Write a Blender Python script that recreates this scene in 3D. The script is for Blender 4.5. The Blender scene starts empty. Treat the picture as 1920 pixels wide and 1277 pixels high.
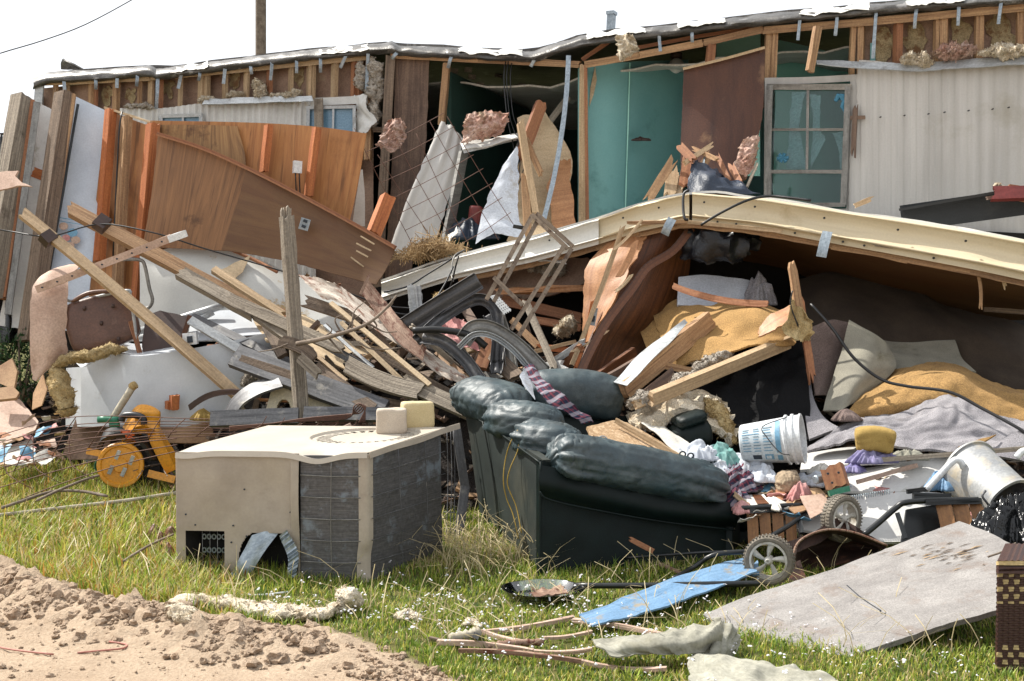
import bpy, bmesh, math, random
import numpy as np
from mathutils import Vector, Matrix
from mathutils import noise as mn
R = math.radians
random.seed(7)
SC = bpy.context.scene
COL = SC.collection
# ------------------------------------------------------------------ camera, sky, sun, exposure
CAMZ = 1.7
PITCH = math.atan(58.5 / 2400)
cam_d = bpy.data.cameras.new('camera'); cam_d.lens = 45; cam_d.sensor_width = 36
cam_d.clip_end = 2000; cam_d.clip_start = 0.05
cam = bpy.data.objects.new('camera', cam_d); COL.objects.link(cam)
cam.location = (0, 0, CAMZ); cam.rotation_euler = (math.pi / 2 - PITCH, 0, 0)
SC.camera = cam
w = bpy.data.worlds.new('World'); SC.world = w; w.use_nodes = True
nt = w.node_tree; bg = nt.nodes['Background']
sky = nt.nodes.new('ShaderNodeTexSky'); sky.sky_type = 'NISHITA'; sky.sun_disc = False
SUN = Vector((-0.72, 0.34, 1.02)).normalized()
sky.sun_elevation = math.asin(SUN.z); sky.sun_rotation = math.atan2(SUN.x, SUN.y)
sky.dust_density = 4.0; sky.air_density = 1.0; sky.ozone_density = 1.0
hs = nt.nodes.new('ShaderNodeHueSaturation'); hs.inputs['Saturation'].default_value = 0.30
hs.inputs['Value'].default_value = 1.0
nt.links.new(sky.outputs[0], hs.inputs['Color'])
wm = nt.nodes.new('ShaderNodeMix'); wm.data_type = 'RGBA'; wm.inputs[0].default_value = .55; wm.inputs[7].default_value = (9.6, 9.9, 10.4, 1)
nt.links.new(hs.outputs[0], wm.inputs[6]); nt.links.new(wm.outputs[2], bg.inputs['Color'])
bg.inputs['Strength'].default_value = 0.11
sd = bpy.data.lights.new('sun', 'SUN'); sd.energy = 4.9; sd.angle = R(0.55); sd.color = (1, .95, .87)
so = bpy.data.objects.new('sun', sd); COL.objects.link(so)
so.rotation_euler = SUN.to_track_quat('Z', 'Y').to_euler()
SC.view_settings.view_transform = 'Standard'; SC.view_settings.look = 'None'
SC.view_settings.exposure = 0.55; SC.view_settings.gamma = 1.0

# ------------------------------------------------------------------ geometry helpers
def P(px, py, d):
    xc = (px - 960) / 2400; yc = (638.5 - py) / 2400
    fy = math.cos(PITCH) + yc * math.sin(PITCH); fz = -math.sin(PITCH) + yc * math.cos(PITCH)
    t = d / fy
    return Vector((xc * t, d, CAMZ + fz * t))
CAM = Vector((0, 0, CAMZ))
def sst(a, b, x):
    t = min(1, max(0, (x - a) / (b - a))); return t * t * (3 - 2 * t)
def gz(x, y):
    z = 0.07 * max(0, min(y, 15) - 8) + 0.02 * mn.noise(Vector((x * .6, y * .6, 0)))
    # bulldozed dirt bank on the left
    e = y - dirt_edge(x)
    z += 0.12 * math.exp(-((e + .28) / .24) ** 2) * (1 - sst(-1.9, -.3, x))
    return z
def dirt_edge(x):
    # distance of the line between dirt (nearer) and grass
    T_ = ((-6, 9.6), (-3.4, 8.25), (-2.1, 7.05), (-.85, 6.55), (-.27, 5.9), (.4, 5.2), (2, 4.2), (9, 3))
    y = 9.6 if x < -6 else 3.0
    for (xa, ya), (xb, yb) in zip(T_, T_[1:]):
        if xa <= x < xb: y = ya + (yb - ya) * (x - xa) / (xb - xa)
    return y + 0.10 * mn.noise(Vector((x * 1.7, 3, 0))) + .06 * mn.noise(Vector((x * 6, 9, 0)))
def G(px, py, dz=0.0):
    lo, hi = 3.0, 40.0
    for _ in range(40):
        m = (lo + hi) / 2; p = P(px, py, m)
        if p.z > gz(p.x, p.y) + dz: lo = m
        else: hi = m
    return P(px, py, lo)
def WD(px): return 13.632 / (1 + .34 * (px - 960) / 2400)
def W(px, py, off=0): return P(px, py, WD(px) + off)

def lin(h):
    h = h.lstrip('#'); c = [int(h[i:i + 2], 16) / 255 for i in (0, 2, 4)]
    return tuple(x / 12.92 if x <= .04045 else ((x + .055) / 1.055) ** 2.4 for x in c)

def tag(o, label=None, cat=None, group=None, kind=None):
    if label: o['label'] = label
    if cat: o['category'] = cat
    if group: o['group'] = group
    if kind: o['kind'] = kind
    return o
def thing(name, label, cat, loc, group=None):
    o = bpy.data.objects.new(name, None); COL.objects.link(o); o.location = loc
    o.empty_display_size = .1
    return tag(o, label, cat, group)
def mk(name, verts, faces, mat, parent=None, uvs=None, smooth=False, mi=None):
    c = Vector((0, 0, 0))
    for v in verts: c += Vector(v)
    c /= max(1, len(verts))
    me = bpy.data.meshes.new(name)
    me.from_pydata([Vector(v) - c for v in verts], [], faces)
    if uvs:
        uvl = me.uv_layers.new(name='UVMap')
        if isinstance(uvs[0], (list,)):
            flat = [x for f in uvs for p in f for x in p]
        else:
            flat = [x for f in faces for i in f for x in uvs[i]]
        uvl.data.foreach_set('uv', flat)
    mats = mat if isinstance(mat, (list, tuple)) else [mat]
    for m in mats: me.materials.append(MT[m])
    if mi: me.polygons.foreach_set('material_index', mi)
    if smooth: me.polygons.foreach_set('use_smooth', [True] * len(me.polygons))
    me.update()
    o = bpy.data.objects.new(name, me); COL.objects.link(o)
    if parent is not None:
        pl = Vector((0, 0, 0)); q = parent
        while q is not None: pl += q.location; q = q.parent
        o.parent = parent; o.location = c - pl
    else: o.location = c
    return o
def fin(o, label, cat, group):
    if label: tag(o, label, cat, group)
    return o

class MB:
    """collects pieces of ONE part"""
    def __init__(s): s.v = []; s.f = []; s.u = []; s.m = []
    def add(s, v, f, u=None, m=0):
        n = len(s.v); s.v += [Vector(x) for x in v]
        for i, ff in enumerate(f):
            s.f.append([a + n for a in ff]); s.m.append(m)
            s.u.append([tuple(p) for p in u[i]] if u else [(s.v[a + n].x, s.v[a + n].z) for a in ff])
    def box(s, a, b, w, t, up=None, m=0):
        v, f, u = beam_geo(a, b, w, t, up=up, segs=1, nw=1); s.add(v, f, u, m)
    def tube(s, pts, r, n=6, m=0):
        v, f, u = tube_geo(pts, r, n); s.add(v, f, u, m)
    def build(s, name, mat, parent=None, smooth=False, label=None, cat=None, group=None):
        o = mk(name, s.v, s.f, mat, parent, s.u, smooth, s.m)
        return fin(o, label, cat, group)

def frame_for(e, mid, roll=0, up=None):
    if up is not None:
        side = e.cross(up).normalized()
        if side.length < .1: side = e.cross(Vector((0, 1, 0))).normalized()
        n = side.cross(e).normalized()
        if roll:
            q = Matrix.Rotation(R(roll), 3, e); side = q @ side; n = q @ n
        return side, n
    v = (mid - CAM).normalized()
    side = e.cross(v).normalized(); n = side.cross(e).normalized()
    if n.dot(CAM - mid) < 0: n = -n
    q = Matrix.Rotation(R(roll), 3, e)
    return q @ side, q @ n
def beam_geo(a, b, w, t, roll=0, bend=0, bend2=0, segs=6, rag0=0, rag1=0, nw=4, up=None, jit=0, taper=1.0, twist=0):
    a = Vector(a); b = Vector(b); e = (b - a); L = e.length; e = e / L
    side0, n0 = frame_for(e, (a + b) / 2, roll, up)
    v = []; f = []; u = []
    K = nw + 1
    r0 = [random.uniform(-1, .6) * rag0 * w for _ in range(K)]; r1 = [random.uniform(-1, .6) * rag1 * w for _ in range(K)]
    sd_ = random.random() * 50
    for i in range(segs + 1):
        s = i / segs
        q = Matrix.Rotation(R(twist) * (s - .5), 3, e); side = q @ side0; n = q @ n0
        c = a + e * (L * s) + side * (bend * 4 * s * (1 - s)) + n * (bend2 * 4 * s * (1 - s))
        ww = w * (1 + (taper - 1) * s)
        for fb in (1, -1):
            for k in range(K):
                x = (k / nw - .5) * ww
                ax = 0
                if i == 0: ax = -r0[k]
                if i == segs: ax = r1[k]
                jv = jit * mn.noise(Vector((s * L * 6, k * 3.3 + (fb * 7), sd_))) if jit else 0
                v.append(c + side * (x + jv * (1 if k in (0, nw) else 0)) + n * (fb * t / 2 + jv * .5) + e * ax)
    S = 2 * K
    def q4(i0, i1, i2, i3, uv): f.append((i0, i1, i2, i3)); u.append(uv)
    for i in range(segs):
        u0 = L * i / segs; u1 = L * (i + 1) / segs
        A = i * S; Bn = (i + 1) * S
        for k in range(nw):
            v0 = k / nw * w; v1 = (k + 1) / nw * w
            q4(A + k, A + k + 1, Bn + k + 1, Bn + k, [(u0, v0), (u0, v1), (u1, v1), (u1, v0)])
            q4(A + K + k, Bn + K + k, Bn + K + k + 1, A + K + k + 1, [(u0, v0 + .37), (u1, v0 + .37), (u1, v1 + .37), (u0, v1 + .37)])
        q4(A, Bn, Bn + K, A + K, [(u0, .8), (u1, .8), (u1, .8 + t), (u0, .8 + t)])
        q4(A + nw, A + K + nw, Bn + K + nw, Bn + nw, [(u0, 1.8), (u0, 1.8 + t), (u1, 1.8 + t), (u1, 1.8)])
    E = segs * S
    for k in range(nw):
        q4(k, K + k, K + k + 1, k + 1, [(k * .03, 5), (k * .03, 5.02), (k * .03 + .02, 5.02), (k * .03 + .02, 5)])
        q4(E + k, E + k + 1, E + K + k + 1, E + K + k, [(k * .03, 6), (k * .03 + .02, 6), (k * .03 + .02, 6.02), (k * .03, 6.02)])
    return v, f, u
def catm(pts, n):
    pts = [Vector(p) for p in pts]
    if len(pts) == 2: return [pts[0].lerp(pts[1], i / n) for i in range(n + 1)]
    out = []
    m = len(pts) - 1
    for j in range(n + 1):
        t = j / n * m; i = min(int(t), m - 1); t -= i
        p0 = pts[i - 1] if i > 0 else pts[0] * 2 - pts[1]
        p1 = pts[i]; p2 = pts[i + 1]
        p3 = pts[i + 2] if i + 2 <= m else pts[m] * 2 - pts[m - 1]
        out.append(.5 * ((2 * p1) + (p2 - p0) * t + (2 * p0 - 5 * p1 + 4 * p2 - p3) * t * t + (3 * p1 - p0 - 3 * p2 + p3) * t ** 3))
    return out
def tube_geo(pts, r, n=6, closed_ends=True):
    pts = [Vector(p) for p in pts]; v = []; f = []; u = []
    L = 0; prev = None; side = None
    m = len(pts)
    for i, p in enumerate(pts):
        e = (pts[min(i + 1, m - 1)] - pts[max(i - 1, 0)])
        if e.length < 1e-9: e = Vector((1, 0, 0))
        e.normalize()
        if side is None:
            side = e.cross(Vector((0, 0, 1)))
            if side.length < .05: side = e.cross(Vector((0, 1, 0)))
        side = (side - e * side.dot(e)).normalized(); n_ = e.cross(side)
        rr = r[i] if isinstance(r, (list, tuple)) else r
        if prev is not None: L += (p - prev).length
        prev = p
        for k in range(n):
            a = 2 * math.pi * k / n
            v.append(p + side * (math.cos(a) * rr) + n_ * (math.sin(a) * rr))
    r_ = r[0] if isinstance(r, (list, tuple)) else r
    for i in range(m - 1):
        for k in range(n):
            k2 = (k + 1) % n
            f.append((i * n + k, i * n + k2, (i + 1) * n + k2, (i + 1) * n + k))
            u.append([(i * .1, k / n * 6.3 * r_), (i * .1, (k + 1) / n * 6.3 * r_), (i * .1 + .1, (k + 1) / n * 6.3 * r_), (i * .1 + .1, k / n * 6.3 * r_)])
    if closed_ends:
        f.append(tuple(range(n - 1, -1, -1))); u.append([(0, 0)] * n)
        f.append(tuple((m - 1) * n + k for k in range(n))); u.append([(0, 0)] * n)
    return v, f, u

def B(name, label, cat, p0, p1, wpx, t, mat, parent=None, group=None, **k):
    """a straight piece of lumber between two (px,py,d); width in pixels"""
    a = P(*p0) if isinstance(p0, tuple) else p0; b = P(*p1) if isinstance(p1, tuple) else p1
    wm = wpx * (a.y + b.y) / 2 / 2400
    k.setdefault('roll', random.uniform(-14, 14)); k.setdefault('jit', .004); k.setdefault('segs', 8); k.setdefault('rag0', .14 if mat.startswith(('lumber', 'weath', 'wood')) else 0); k.setdefault('rag1', .14 if mat.startswith(('lumber', 'weath', 'wood')) else 0)
    v, f, u = beam_geo(a, b, wm, t, **k)
    return fin(mk(name, v, f, mat, parent, u), label, cat, group)
def T(name, label, cat, pts, r, mat, parent=None, group=None, n=6, sub=16):
    pts = [P(*p) if isinstance(p, tuple) else p for p in pts]
    pts = catm(pts, sub)
    v, f, u = tube_geo(pts, r, n)
    return fin(mk(name, v, f, mat, parent, u, True), label, cat, group)
def sheet_geo(rows, nu=24, nv=16, th=.012, noise=(0, 1), wave=None, rag=0, swap=False, seed=0, holes=None, ridged=False, fn=None):
    rows = [[P(*p) if isinstance(p, tuple) else Vector(p) for p in r] for r in rows]
    cr = [catm(r, nu) for r in rows]
    cols = [catm([cr[j][i] for j in range(len(cr))], nv) for i in range(nu + 1)]
    g = [[cols[i][j] for i in range(nu + 1)] for j in range(nv + 1)]
    # normals
    nrm = [[None] * (nu + 1) for _ in range(nv + 1)]
    for j in range(nv + 1):
        for i in range(nu + 1):
            du = g[j][min(i + 1, nu)] - g[j][max(i - 1, 0)]; dv = g[min(j + 1, nv)][i] - g[max(j - 1, 0)][i]
            n = du.cross(dv)
            n = n.normalized() if n.length > 1e-12 else Vector((0, -1, 0))
            nrm[j][i] = n
    c = g[nv // 2][nu // 2]
    if nrm[nv // 2][nu // 2].dot(CAM - c) < 0:
        for j in range(nv + 1):
            for i in range(nu + 1): nrm[j][i] = -nrm[j][i]
    U = [0]; V = [0]
    for i in range(nu): U.append(U[-1] + (g[nv // 2][i + 1] - g[nv // 2][i]).length)
    for j in range(nv): V.append(V[-1] + (g[j + 1][nu // 2] - g[j][nu // 2]).length)
    v = []; uvs = []
    g2 = [[None] * (nu + 1) for _ in range(nv + 1)]
    for j in range(nv + 1):
        for i in range(nu + 1):
            p = g[j][i]; n = nrm[j][i]; d = 0
            if noise[0]:
                q = Vector((U[i] * noise[1], V[j] * noise[1], seed * 7.7))
                if ridged: d += noise[0] * (1 - 2.2 * abs(mn.noise(q)) + .5 * mn.noise(q * 2.3))
                else: d += noise[0] * (mn.noise(q) + .4 * mn.noise(q * 2.7))
            if wave:
                s = U[i] if wave[2] == 'u' else V[j]
                ph = (s / wave[1]) % 1.0
                if len(wave) > 3 and wave[3] == 'box': d += wave[0] * max(-1, min(1, 3.0 * math.sin(2 * math.pi * ph)))
                else: d += wave[0] * math.sin(2 * math.pi * ph)
            if fn: d += fn(i / nu, j / nv, U[i], V[j])
            q = p + n * d
            if rag:
                if i in (0, nu) and 0 < j < nv: q = q + (g[j][1] - g[j][0]).normalized() * (rag * (mn.noise(Vector((V[j] * 9, seed, i))) + .8 * mn.noise(Vector((V[j] * 31, seed, i)))))
                if j in (0, nv) and 0 < i < nu: q = q + (g[1][i] - g[0][i]).normalized() * (rag * (mn.noise(Vector((U[i] * 9, seed, j + 20))) + .8 * mn.noise(Vector((U[i] * 31, seed, j + 20)))))
            g2[j][i] = q
    for s_ in (0, 1):
        for j in range(nv + 1):
            for i in range(nu + 1):
                v.append(g2[j][i] - nrm[j][i] * (th * s_))
                uvs.append((V[j], U[i]) if swap else (U[i], V[j]))
    N = (nu + 1) * (nv + 1); f = []
    ix = lambda i, j, s=0: s * N + j * (nu + 1) + i
    keep = [[not (holes and holes((i + .5) / nu, (j + .5) / nv)) for i in range(nu)] for j in range(nv)]
    for j in range(nv):
        for i in range(nu):
            if not keep[j][i]: continue
            f.append((ix(i, j), ix(i + 1, j), ix(i + 1, j + 1), ix(i, j + 1)))
            f.append((ix(i, j, 1), ix(i, j + 1, 1), ix(i + 1, j + 1, 1), ix(i + 1, j, 1)))
            for (di, dj, a, b) in ((-1, 0, (i, j), (i, j + 1)), (1, 0, (i + 1, j + 1), (i + 1, j)), (0, -1, (i + 1, j), (i, j)), (0, 1, (i, j + 1), (i + 1, j + 1))):
                ii, jj = i + di, j + dj
                if not (0 <= ii < nu and 0 <= jj < nv) or not keep[jj][ii]:
                    f.append((ix(*a), ix(*b), ix(*b, 1), ix(*a, 1)))
    return v, f, uvs
def S(name, label, cat, rows, mat, parent=None, group=None, smooth=True, **k):
    v, f, uvs = sheet_geo(rows, **k)
    o = mk(name, v, f, mat, parent, uvs, smooth)
    if smooth:
        try:
            o.data.set_sharp_from_angle(angle=R(38))
        except Exception: pass
    return fin(o, label, cat, group)
def PL(name, label, cat, pts, anchor, mat, th=.015, grain=0, rag=0, parent=None, group=None, seg=.06, bow=0):
    """flat panel: outline in the plane through three anchor points, real thickness behind"""
    a, b, c = [P(*q) if isinstance(q, tuple) else Vector(q) for q in anchor]
    n = (b - a).cross(c - a).normalized()
    if n.dot(CAM - a) < 0: n = -n
    W3 = []
    for q in pts:
        d = P(q[0], q[1], 10) - CAM
        t = (a - CAM).dot(n) / d.dot(n); W3.append(CAM + d * t)
    ex = Vector((1, 0, 0)) - n * n.x; ex.normalize(); ey = n.cross(ex)
    if rag:
        out = []
        for i, p in enumerate(W3):
            q = W3[(i + 1) % len(W3)]; L = (q - p).length; m = max(1, int(L / seg)); e = (q - p).normalized(); s = e.cross(n)
            out.append(p)
            for k in range(1, m):
                out.append(p.lerp(q, k / m) + s * (rag * random.uniform(-1, 1)) + e * (rag * .5 * random.uniform(-1, 1)))
        W3 = out
    g = R(grain); N = len(W3)
    uv = [((p - a).dot(ex) * math.cos(g) + (p - a).dot(ey) * math.sin(g), -(p - a).dot(ex) * math.sin(g) + (p - a).dot(ey) * math.cos(g)) for p in W3]
    v = W3 + [p - n * th for p in W3]
    f = [list(range(N)), list(range(2 * N - 1, N - 1, -1))] + [[i, i + N, (i + 1) % N + N, (i + 1) % N] for i in range(N)]
    o = mk(name, v, f, mat, parent, uv + [(x + .02, y + .02) for x, y in uv])
    return fin(o, label, cat, group)
def fluff(name, label, cat, pts, r, mat, parent=None, group=None, seed=0, flat=.7, amp=.55, freq=None, strands=60, n=26):
    """wad of glass wool: a lumpy core with torn flakes and fine fibres all over"""
    pts = [P(*p) if isinstance(p, tuple) else p for p in pts]
    L = sum((pts[i + 1] - pts[i]).length for i in range(len(pts) - 1))
    m = max(14, int((L + 2 * r) / (r * .13))); m = min(m, 110)
    pp = catm(pts, m); v = []; f = []
    freq = freq or 1.1 / r
    for i, p in enumerate(pp):
        s = i / m; e = (pp[min(i + 1, m)] - pp[max(i - 1, 0)]).normalized()
        side = e.cross(Vector((0, 0, 1)))
        if side.length < .2: side = e.cross(Vector((0, 1, 0)))
        side.normalize(); up = side.cross(e)
        prof = max(.02, 1 - abs(2 * s - 1) ** 3.5) ** .5 * (1 + .45 * mn.noise(Vector((s * L / r * .7, seed, 2))))
        for k in range(n):
            a = 2 * math.pi * k / n; d = side * math.cos(a) + up * (math.sin(a) * flat)
            q = p + d * r * prof
            z = .8 * mn.noise(q * freq + Vector((seed, 0, 0))) - .55 * abs(mn.noise(q * freq * 2.1 + Vector((0, seed, 0)))) + .3 * mn.noise(q * freq * 4.5) + .2 * mn.noise(q * freq * 9) + .12 * mn.noise(q * freq * 18)
            v.append(p + d * (r * prof * (.98 + amp * 1.25 * z)))
    for i in range(m):
        for k in range(n):
            k2 = (k + 1) % n; f.append((i * n + k, i * n + k2, (i + 1) * n + k2, (i + 1) * n + k))
    f.append(tuple(range(n - 1, -1, -1))); f.append(tuple(m * n + k for k in range(n)))
    rnd = random.Random(seed); NB = len(v)
    for _ in range(strands * 7):
        q = Vector(v[rnd.randrange((m + 1) * n)]); i0 = len(v)
        d = Vector((rnd.uniform(-1, 1), rnd.uniform(-1, 1), rnd.uniform(-.8, .8))).normalized(); s2 = d.cross(Vector((.3, .5, .8))).normalized()
        l = r * rnd.uniform(.15, .7); wv = r * (rnd.uniform(.008, .03) if rnd.random() < .75 else rnd.uniform(.04, .12)); b2 = s2.cross(d) * l * rnd.uniform(-.5, .5)
        v += [q - d * l * .5 - s2 * wv, q - d * l * .5 + s2 * wv, q + b2 * .5 + s2 * wv, q + b2 * .5 - s2 * wv, q + d * l * .6 + s2 * wv * .3, q + d * l * .6 - s2 * wv * .3]
        f.append((i0, i0 + 1, i0 + 2, i0 + 3)); f.append((i0 + 3, i0 + 2, i0 + 4, i0 + 5))
    o = mk(name, v, f, mat, parent, None, True)
    return fin(o, label, cat, group)
def puff(name, label, cat, pts, ra, rb, mat, parent=None, group=None, ex=2.6, wr=.012, seed=0, up=Vector((0, 0, 1)), m=60, n=48, endp=4, wrf=6, endw=1.0, end0=None):
    """stuffed cushion along a path: superellipse section, rounded ends, wrinkles gathered at the ends"""
    pts = [P(*p) if isinstance(p, tuple) else Vector(p) for p in pts]
    pp = catm(pts, m); v = []; f = []; uvs = []
    # resample parameter so that ends get more rings
    for i in range(m + 1):
        t = .5 - .5 * math.cos(math.pi * i / m); x = t * m; i0 = min(int(x), m - 1)
        p = pp[i0].lerp(pp[i0 + 1], x - i0)
        e = (pp[min(i0 + 1, m)] - pp[max(i0 - 1, 0)]).normalized()
        side = e.cross(up).normalized(); u2 = side.cross(e)
        s = abs(2 * t - 1); prof = max(.03, 1 - s ** endp) ** (1 / endp * 1.3)
        for k in range(n):
            a = 2 * math.pi * k / n; ca, sa = math.cos(a), math.sin(a)
            rr = (abs(ca) ** ex + abs(sa) ** ex) ** (-1 / ex)
            q = side * (ca * rr * ra * prof) + u2 * (sa * rr * rb * prof)
            pos = p + q
            ew = s ** 3 * endw + .12
            wz = math.sin(a * wrf + 3 * mn.noise(Vector((a * 2, seed, t * 2)))) * .6 + mn.noise(Vector((a * wrf * .8, t * 3 + seed, 4)))
            big = mn.noise(pos * 5 + Vector((seed, 0, 0))) * 1.2
            rid = -abs(mn.noise(pos * 11 + Vector((0, seed * 3, 0)))) * 1.6
            n_a = mn.noise(Vector((pos.x * 17 + seed, pos.y * 17, pos.z * 5))) ; n_b = mn.noise(Vector((t * 13 + .8 * n_a, math.cos(a) * 1.6, math.sin(a) * 1.6 + seed)))
            n_c = mn.noise(Vector((t * 5 + seed, math.cos(a) * 2.6, math.sin(a) * 2.6)))
            cr = -max(0, 1 - abs(n_b) * 7) ** 1.5 * .75 - max(0, 1 - abs(n_c) * 7) ** 1.5 * .7
            d = wr * (wz * ew * 1.7 + big * .35 + cr * (.55 + ew * .5)) * (prof if prof > .2 else .2)
            v.append(pos + q.normalized() * d); uvs.append((t * 1.0, a / 6.28))
    for i in range(m):
        for k in range(n):
            k2 = (k + 1) % n; f.append((i * n + k, i * n + k2, (i + 1) * n + k2, (i + 1) * n + k))
    f.append(tuple(range(n - 1, -1, -1))); f.append(tuple(m * n + k for k in range(n)))
    o = mk(name, v, f, mat, parent, uvs, True)
    return fin(o, label, cat, group)
def heap(name, label, cat, c, sx, sy, h, mat, parent=None, group=None, seed=0, freq=5, res=44, fold=.5, rot=0):
    """crumpled cloth / bag lying on something"""
    c = P(*c) if isinstance(c, tuple) else Vector(c)
    v = []; f = []; uv = []
    cr, sr = math.cos(R(rot)), math.sin(R(rot))
    for j in range(res + 1):
        for i in range(res + 1):
            # square to disc mapping
            a = 2 * i / res - 1; b = 2 * j / res - 1
            x = a * math.sqrt(1 - b * b / 2); y = b * math.sqrt(1 - a * a / 2)
            rr = math.hypot(x, y)
            q = Vector((x * sx, y * sy, 0))
            n1 = mn.noise(Vector((q.x * freq, q.y * freq, seed)))
            rid = 1 - abs(mn.noise(Vector((q.x * freq * 1.6 + n1, q.y * freq * 1.6, seed + 9)))) * 2.4
            rid2 = 1 - abs(mn.noise(Vector((q.x * freq * 3.7 + n1 * 2, q.y * freq * 3.7, seed + 19)))) * 2.4
            z = h * (max(0, 1 - rr ** 2.0)) ** .8 * (1 - fold + fold * (.95 * rid + .5 * rid2 + .8 * n1 + .1))
            ed = 1 + .55 * mn.noise(Vector((math.atan2(y, x) * 1.3, seed, 5))) + .25 * mn.noise(Vector((math.atan2(y, x) * 5, seed, 8)))
            X, Y = q.x * ed, q.y * ed
            v.append(c + Vector((X * cr - Y * sr, X * sr + Y * cr, z))); uv.append((q.x + .2 * n1 * sx, q.y + z))
    N = len(v)
    for j in range(res + 1):
        for i in range(res + 1):
            p = v[j * (res + 1) + i]; v.append(Vector((p.x, p.y, c.z - .012))); uv.append((0, 0))
    W_ = res + 1
    for j in range(res):
        for i in range(res):
            a = j * W_ + i; f.append((a, a + 1, a + W_ + 1, a + W_)); f.append((N + a, N + a + W_, N + a + W_ + 1, N + a + 1))
    for i in range(res):
        f.append((i, N + i, N + i + 1, i + 1)); a = res * W_ + i; f.append((a, a + 1, N + a + 1, N + a))
        a = i * W_; f.append((a, a + W_, N + a + W_, N + a)); a = i * W_ + res; f.append((a, N + a, N + a + W_, a + W_))
    return fin(mk(name, v, f, mat, parent, uv, True), label, cat, group)

# ------------------------------------------------------------------ materials
MT = {}
def nodes_mat(name):
    m = bpy.data.materials.new(name); m.use_nodes = True; t = m.node_tree
    b = t.nodes['Principled BSDF']; MT[name] = m
    return m, t, b
def M(name, c1, c2, stain=None, st=(.55, .7), sscale=2.0, sc=(6, 6), dist=0.0, fine=60, fineamt=.25, rough=.7, metal=0.0, bump=.15, bd=.01, rnd=.12, coord='UV', trans=0, spec=None, ramp=(.3, .7), st_amt=1.0, extra=None, streak=None):
    m, t, b = nodes_mat(name); N = t.nodes; Lk = t.links.new
    def des(c, k=.05):
        l = .3 * c[0] + .59 * c[1] + .11 * c[2]; return tuple(x + (l - x) * k for x in c)
    c1 = des(lin(c1)); c2 = des(lin(c2))
    tc = N.new('ShaderNodeTexCoord'); oi = N.new('ShaderNodeObjectInfo')
    co = tc.outputs['UV'] if coord == 'UV' else tc.outputs['Object']
    off = N.new('ShaderNodeVectorMath'); off.operation = 'SCALE'; off.inputs[0].default_value = (13.7, 7.3, 3.1)
    Lk(oi.outputs['Random'], off.inputs['Scale'])
    ad = N.new('ShaderNodeVectorMath'); ad.operation = 'ADD'; Lk(co, ad.inputs[0]); Lk(off.outputs[0], ad.inputs[1])
    mp = N.new('ShaderNodeMapping'); mp.inputs['Scale'].default_value = (sc[0], sc[1], sc[1] if coord != 'UV' else 1); Lk(ad.outputs[0], mp.inputs['Vector'])
    n1 = N.new('ShaderNodeTexNoise'); n1.inputs['Scale'].default_value = 1; n1.inputs['Detail'].default_value = 6; n1.inputs['Roughness'].default_value = .62; n1.inputs['Distortion'].default_value = dist
    Lk(mp.outputs[0], n1.inputs['Vector'])
    rp = N.new('ShaderNodeValToRGB'); rp.color_ramp.elements[0].position = ramp[0]; rp.color_ramp.elements[1].position = ramp[1]
    rp.color_ramp.elements[0].color = (*c1, 1); rp.color_ramp.elements[1].color = (*c2, 1); Lk(n1.outputs[0], rp.inputs[0])
    n2 = N.new('ShaderNodeTexNoise'); n2.inputs['Scale'].default_value = fine; n2.inputs['Detail'].default_value = 3; Lk(ad.outputs[0], n2.inputs['Vector'])
    mr = N.new('ShaderNodeMapRange'); mr.inputs[1].default_value = .25; mr.inputs[2].default_value = .75; mr.inputs[3].default_value = 1 - fineamt; mr.inputs[4].default_value = 1 + fineamt * .6; Lk(n2.outputs[0], mr.inputs[0])
    mu = N.new('ShaderNodeVectorMath'); mu.operation = 'SCALE'; Lk(rp.outputs[0], mu.inputs[0]); Lk(mr.outputs[0], mu.inputs['Scale'])
    last = mu.outputs[0]
    if stain:
        n3 = N.new('ShaderNodeTexNoise'); n3.inputs['Scale'].default_value = sscale; n3.inputs['Detail'].default_value = 7; n3.inputs['Roughness'].default_value = .68; Lk(ad.outputs[0], n3.inputs['Vector'])
        r3 = N.new('ShaderNodeMapRange'); r3.inputs[1].default_value = st[0]; r3.inputs[2].default_value = st[1]; r3.inputs[4].default_value = st_amt; Lk(n3.outputs[0], r3.inputs[0])
        mx = N.new('ShaderNodeMix'); mx.data_type = 'RGBA'; Lk(r3.outputs[0], mx.inputs[0]); Lk(last, mx.inputs[6]); mx.inputs[7].default_value = (*lin(stain), 1); last = mx.outputs[2]
    if streak:
        mp2 = N.new('ShaderNodeMapping'); mp2.inputs['Scale'].default_value = (sc[0] * 1.1, sc[1] * 1.9, 1); mp2.inputs['Location'].default_value = (3.3, 8.1, 0); Lk(ad.outputs[0], mp2.inputs['Vector'])
        n5 = N.new('ShaderNodeTexNoise'); n5.inputs['Scale'].default_value = 1; n5.inputs['Detail'].default_value = 5; n5.inputs['Distortion'].default_value = dist * .8; Lk(mp2.outputs[0], n5.inputs['Vector'])
        r5 = N.new('ShaderNodeMapRange'); r5.inputs[1].default_value = .54; r5.inputs[2].default_value = .70; r5.inputs[4].default_value = .75; Lk(n5.outputs[0], r5.inputs[0])
        mx5 = N.new('ShaderNodeMix'); mx5.data_type = 'RGBA'; Lk(r5.outputs[0], mx5.inputs[0]); Lk(last, mx5.inputs[6]); mx5.inputs[7].default_value = (*lin(streak), 1); last = mx5.outputs[2]
    if extra: last = extra(t, ad.outputs[0], last)
    mr2 = N.new('ShaderNodeMapRange'); mr2.inputs[3].default_value = 1 - rnd; mr2.inputs[4].default_value = 1 + rnd; Lk(oi.outputs['Random'], mr2.inputs[0])
    mu2 = N.new('ShaderNodeVectorMath'); mu2.operation = 'SCALE'; Lk(last, mu2.inputs[0]); Lk(mr2.outputs[0], mu2.inputs['Scale'])
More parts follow.
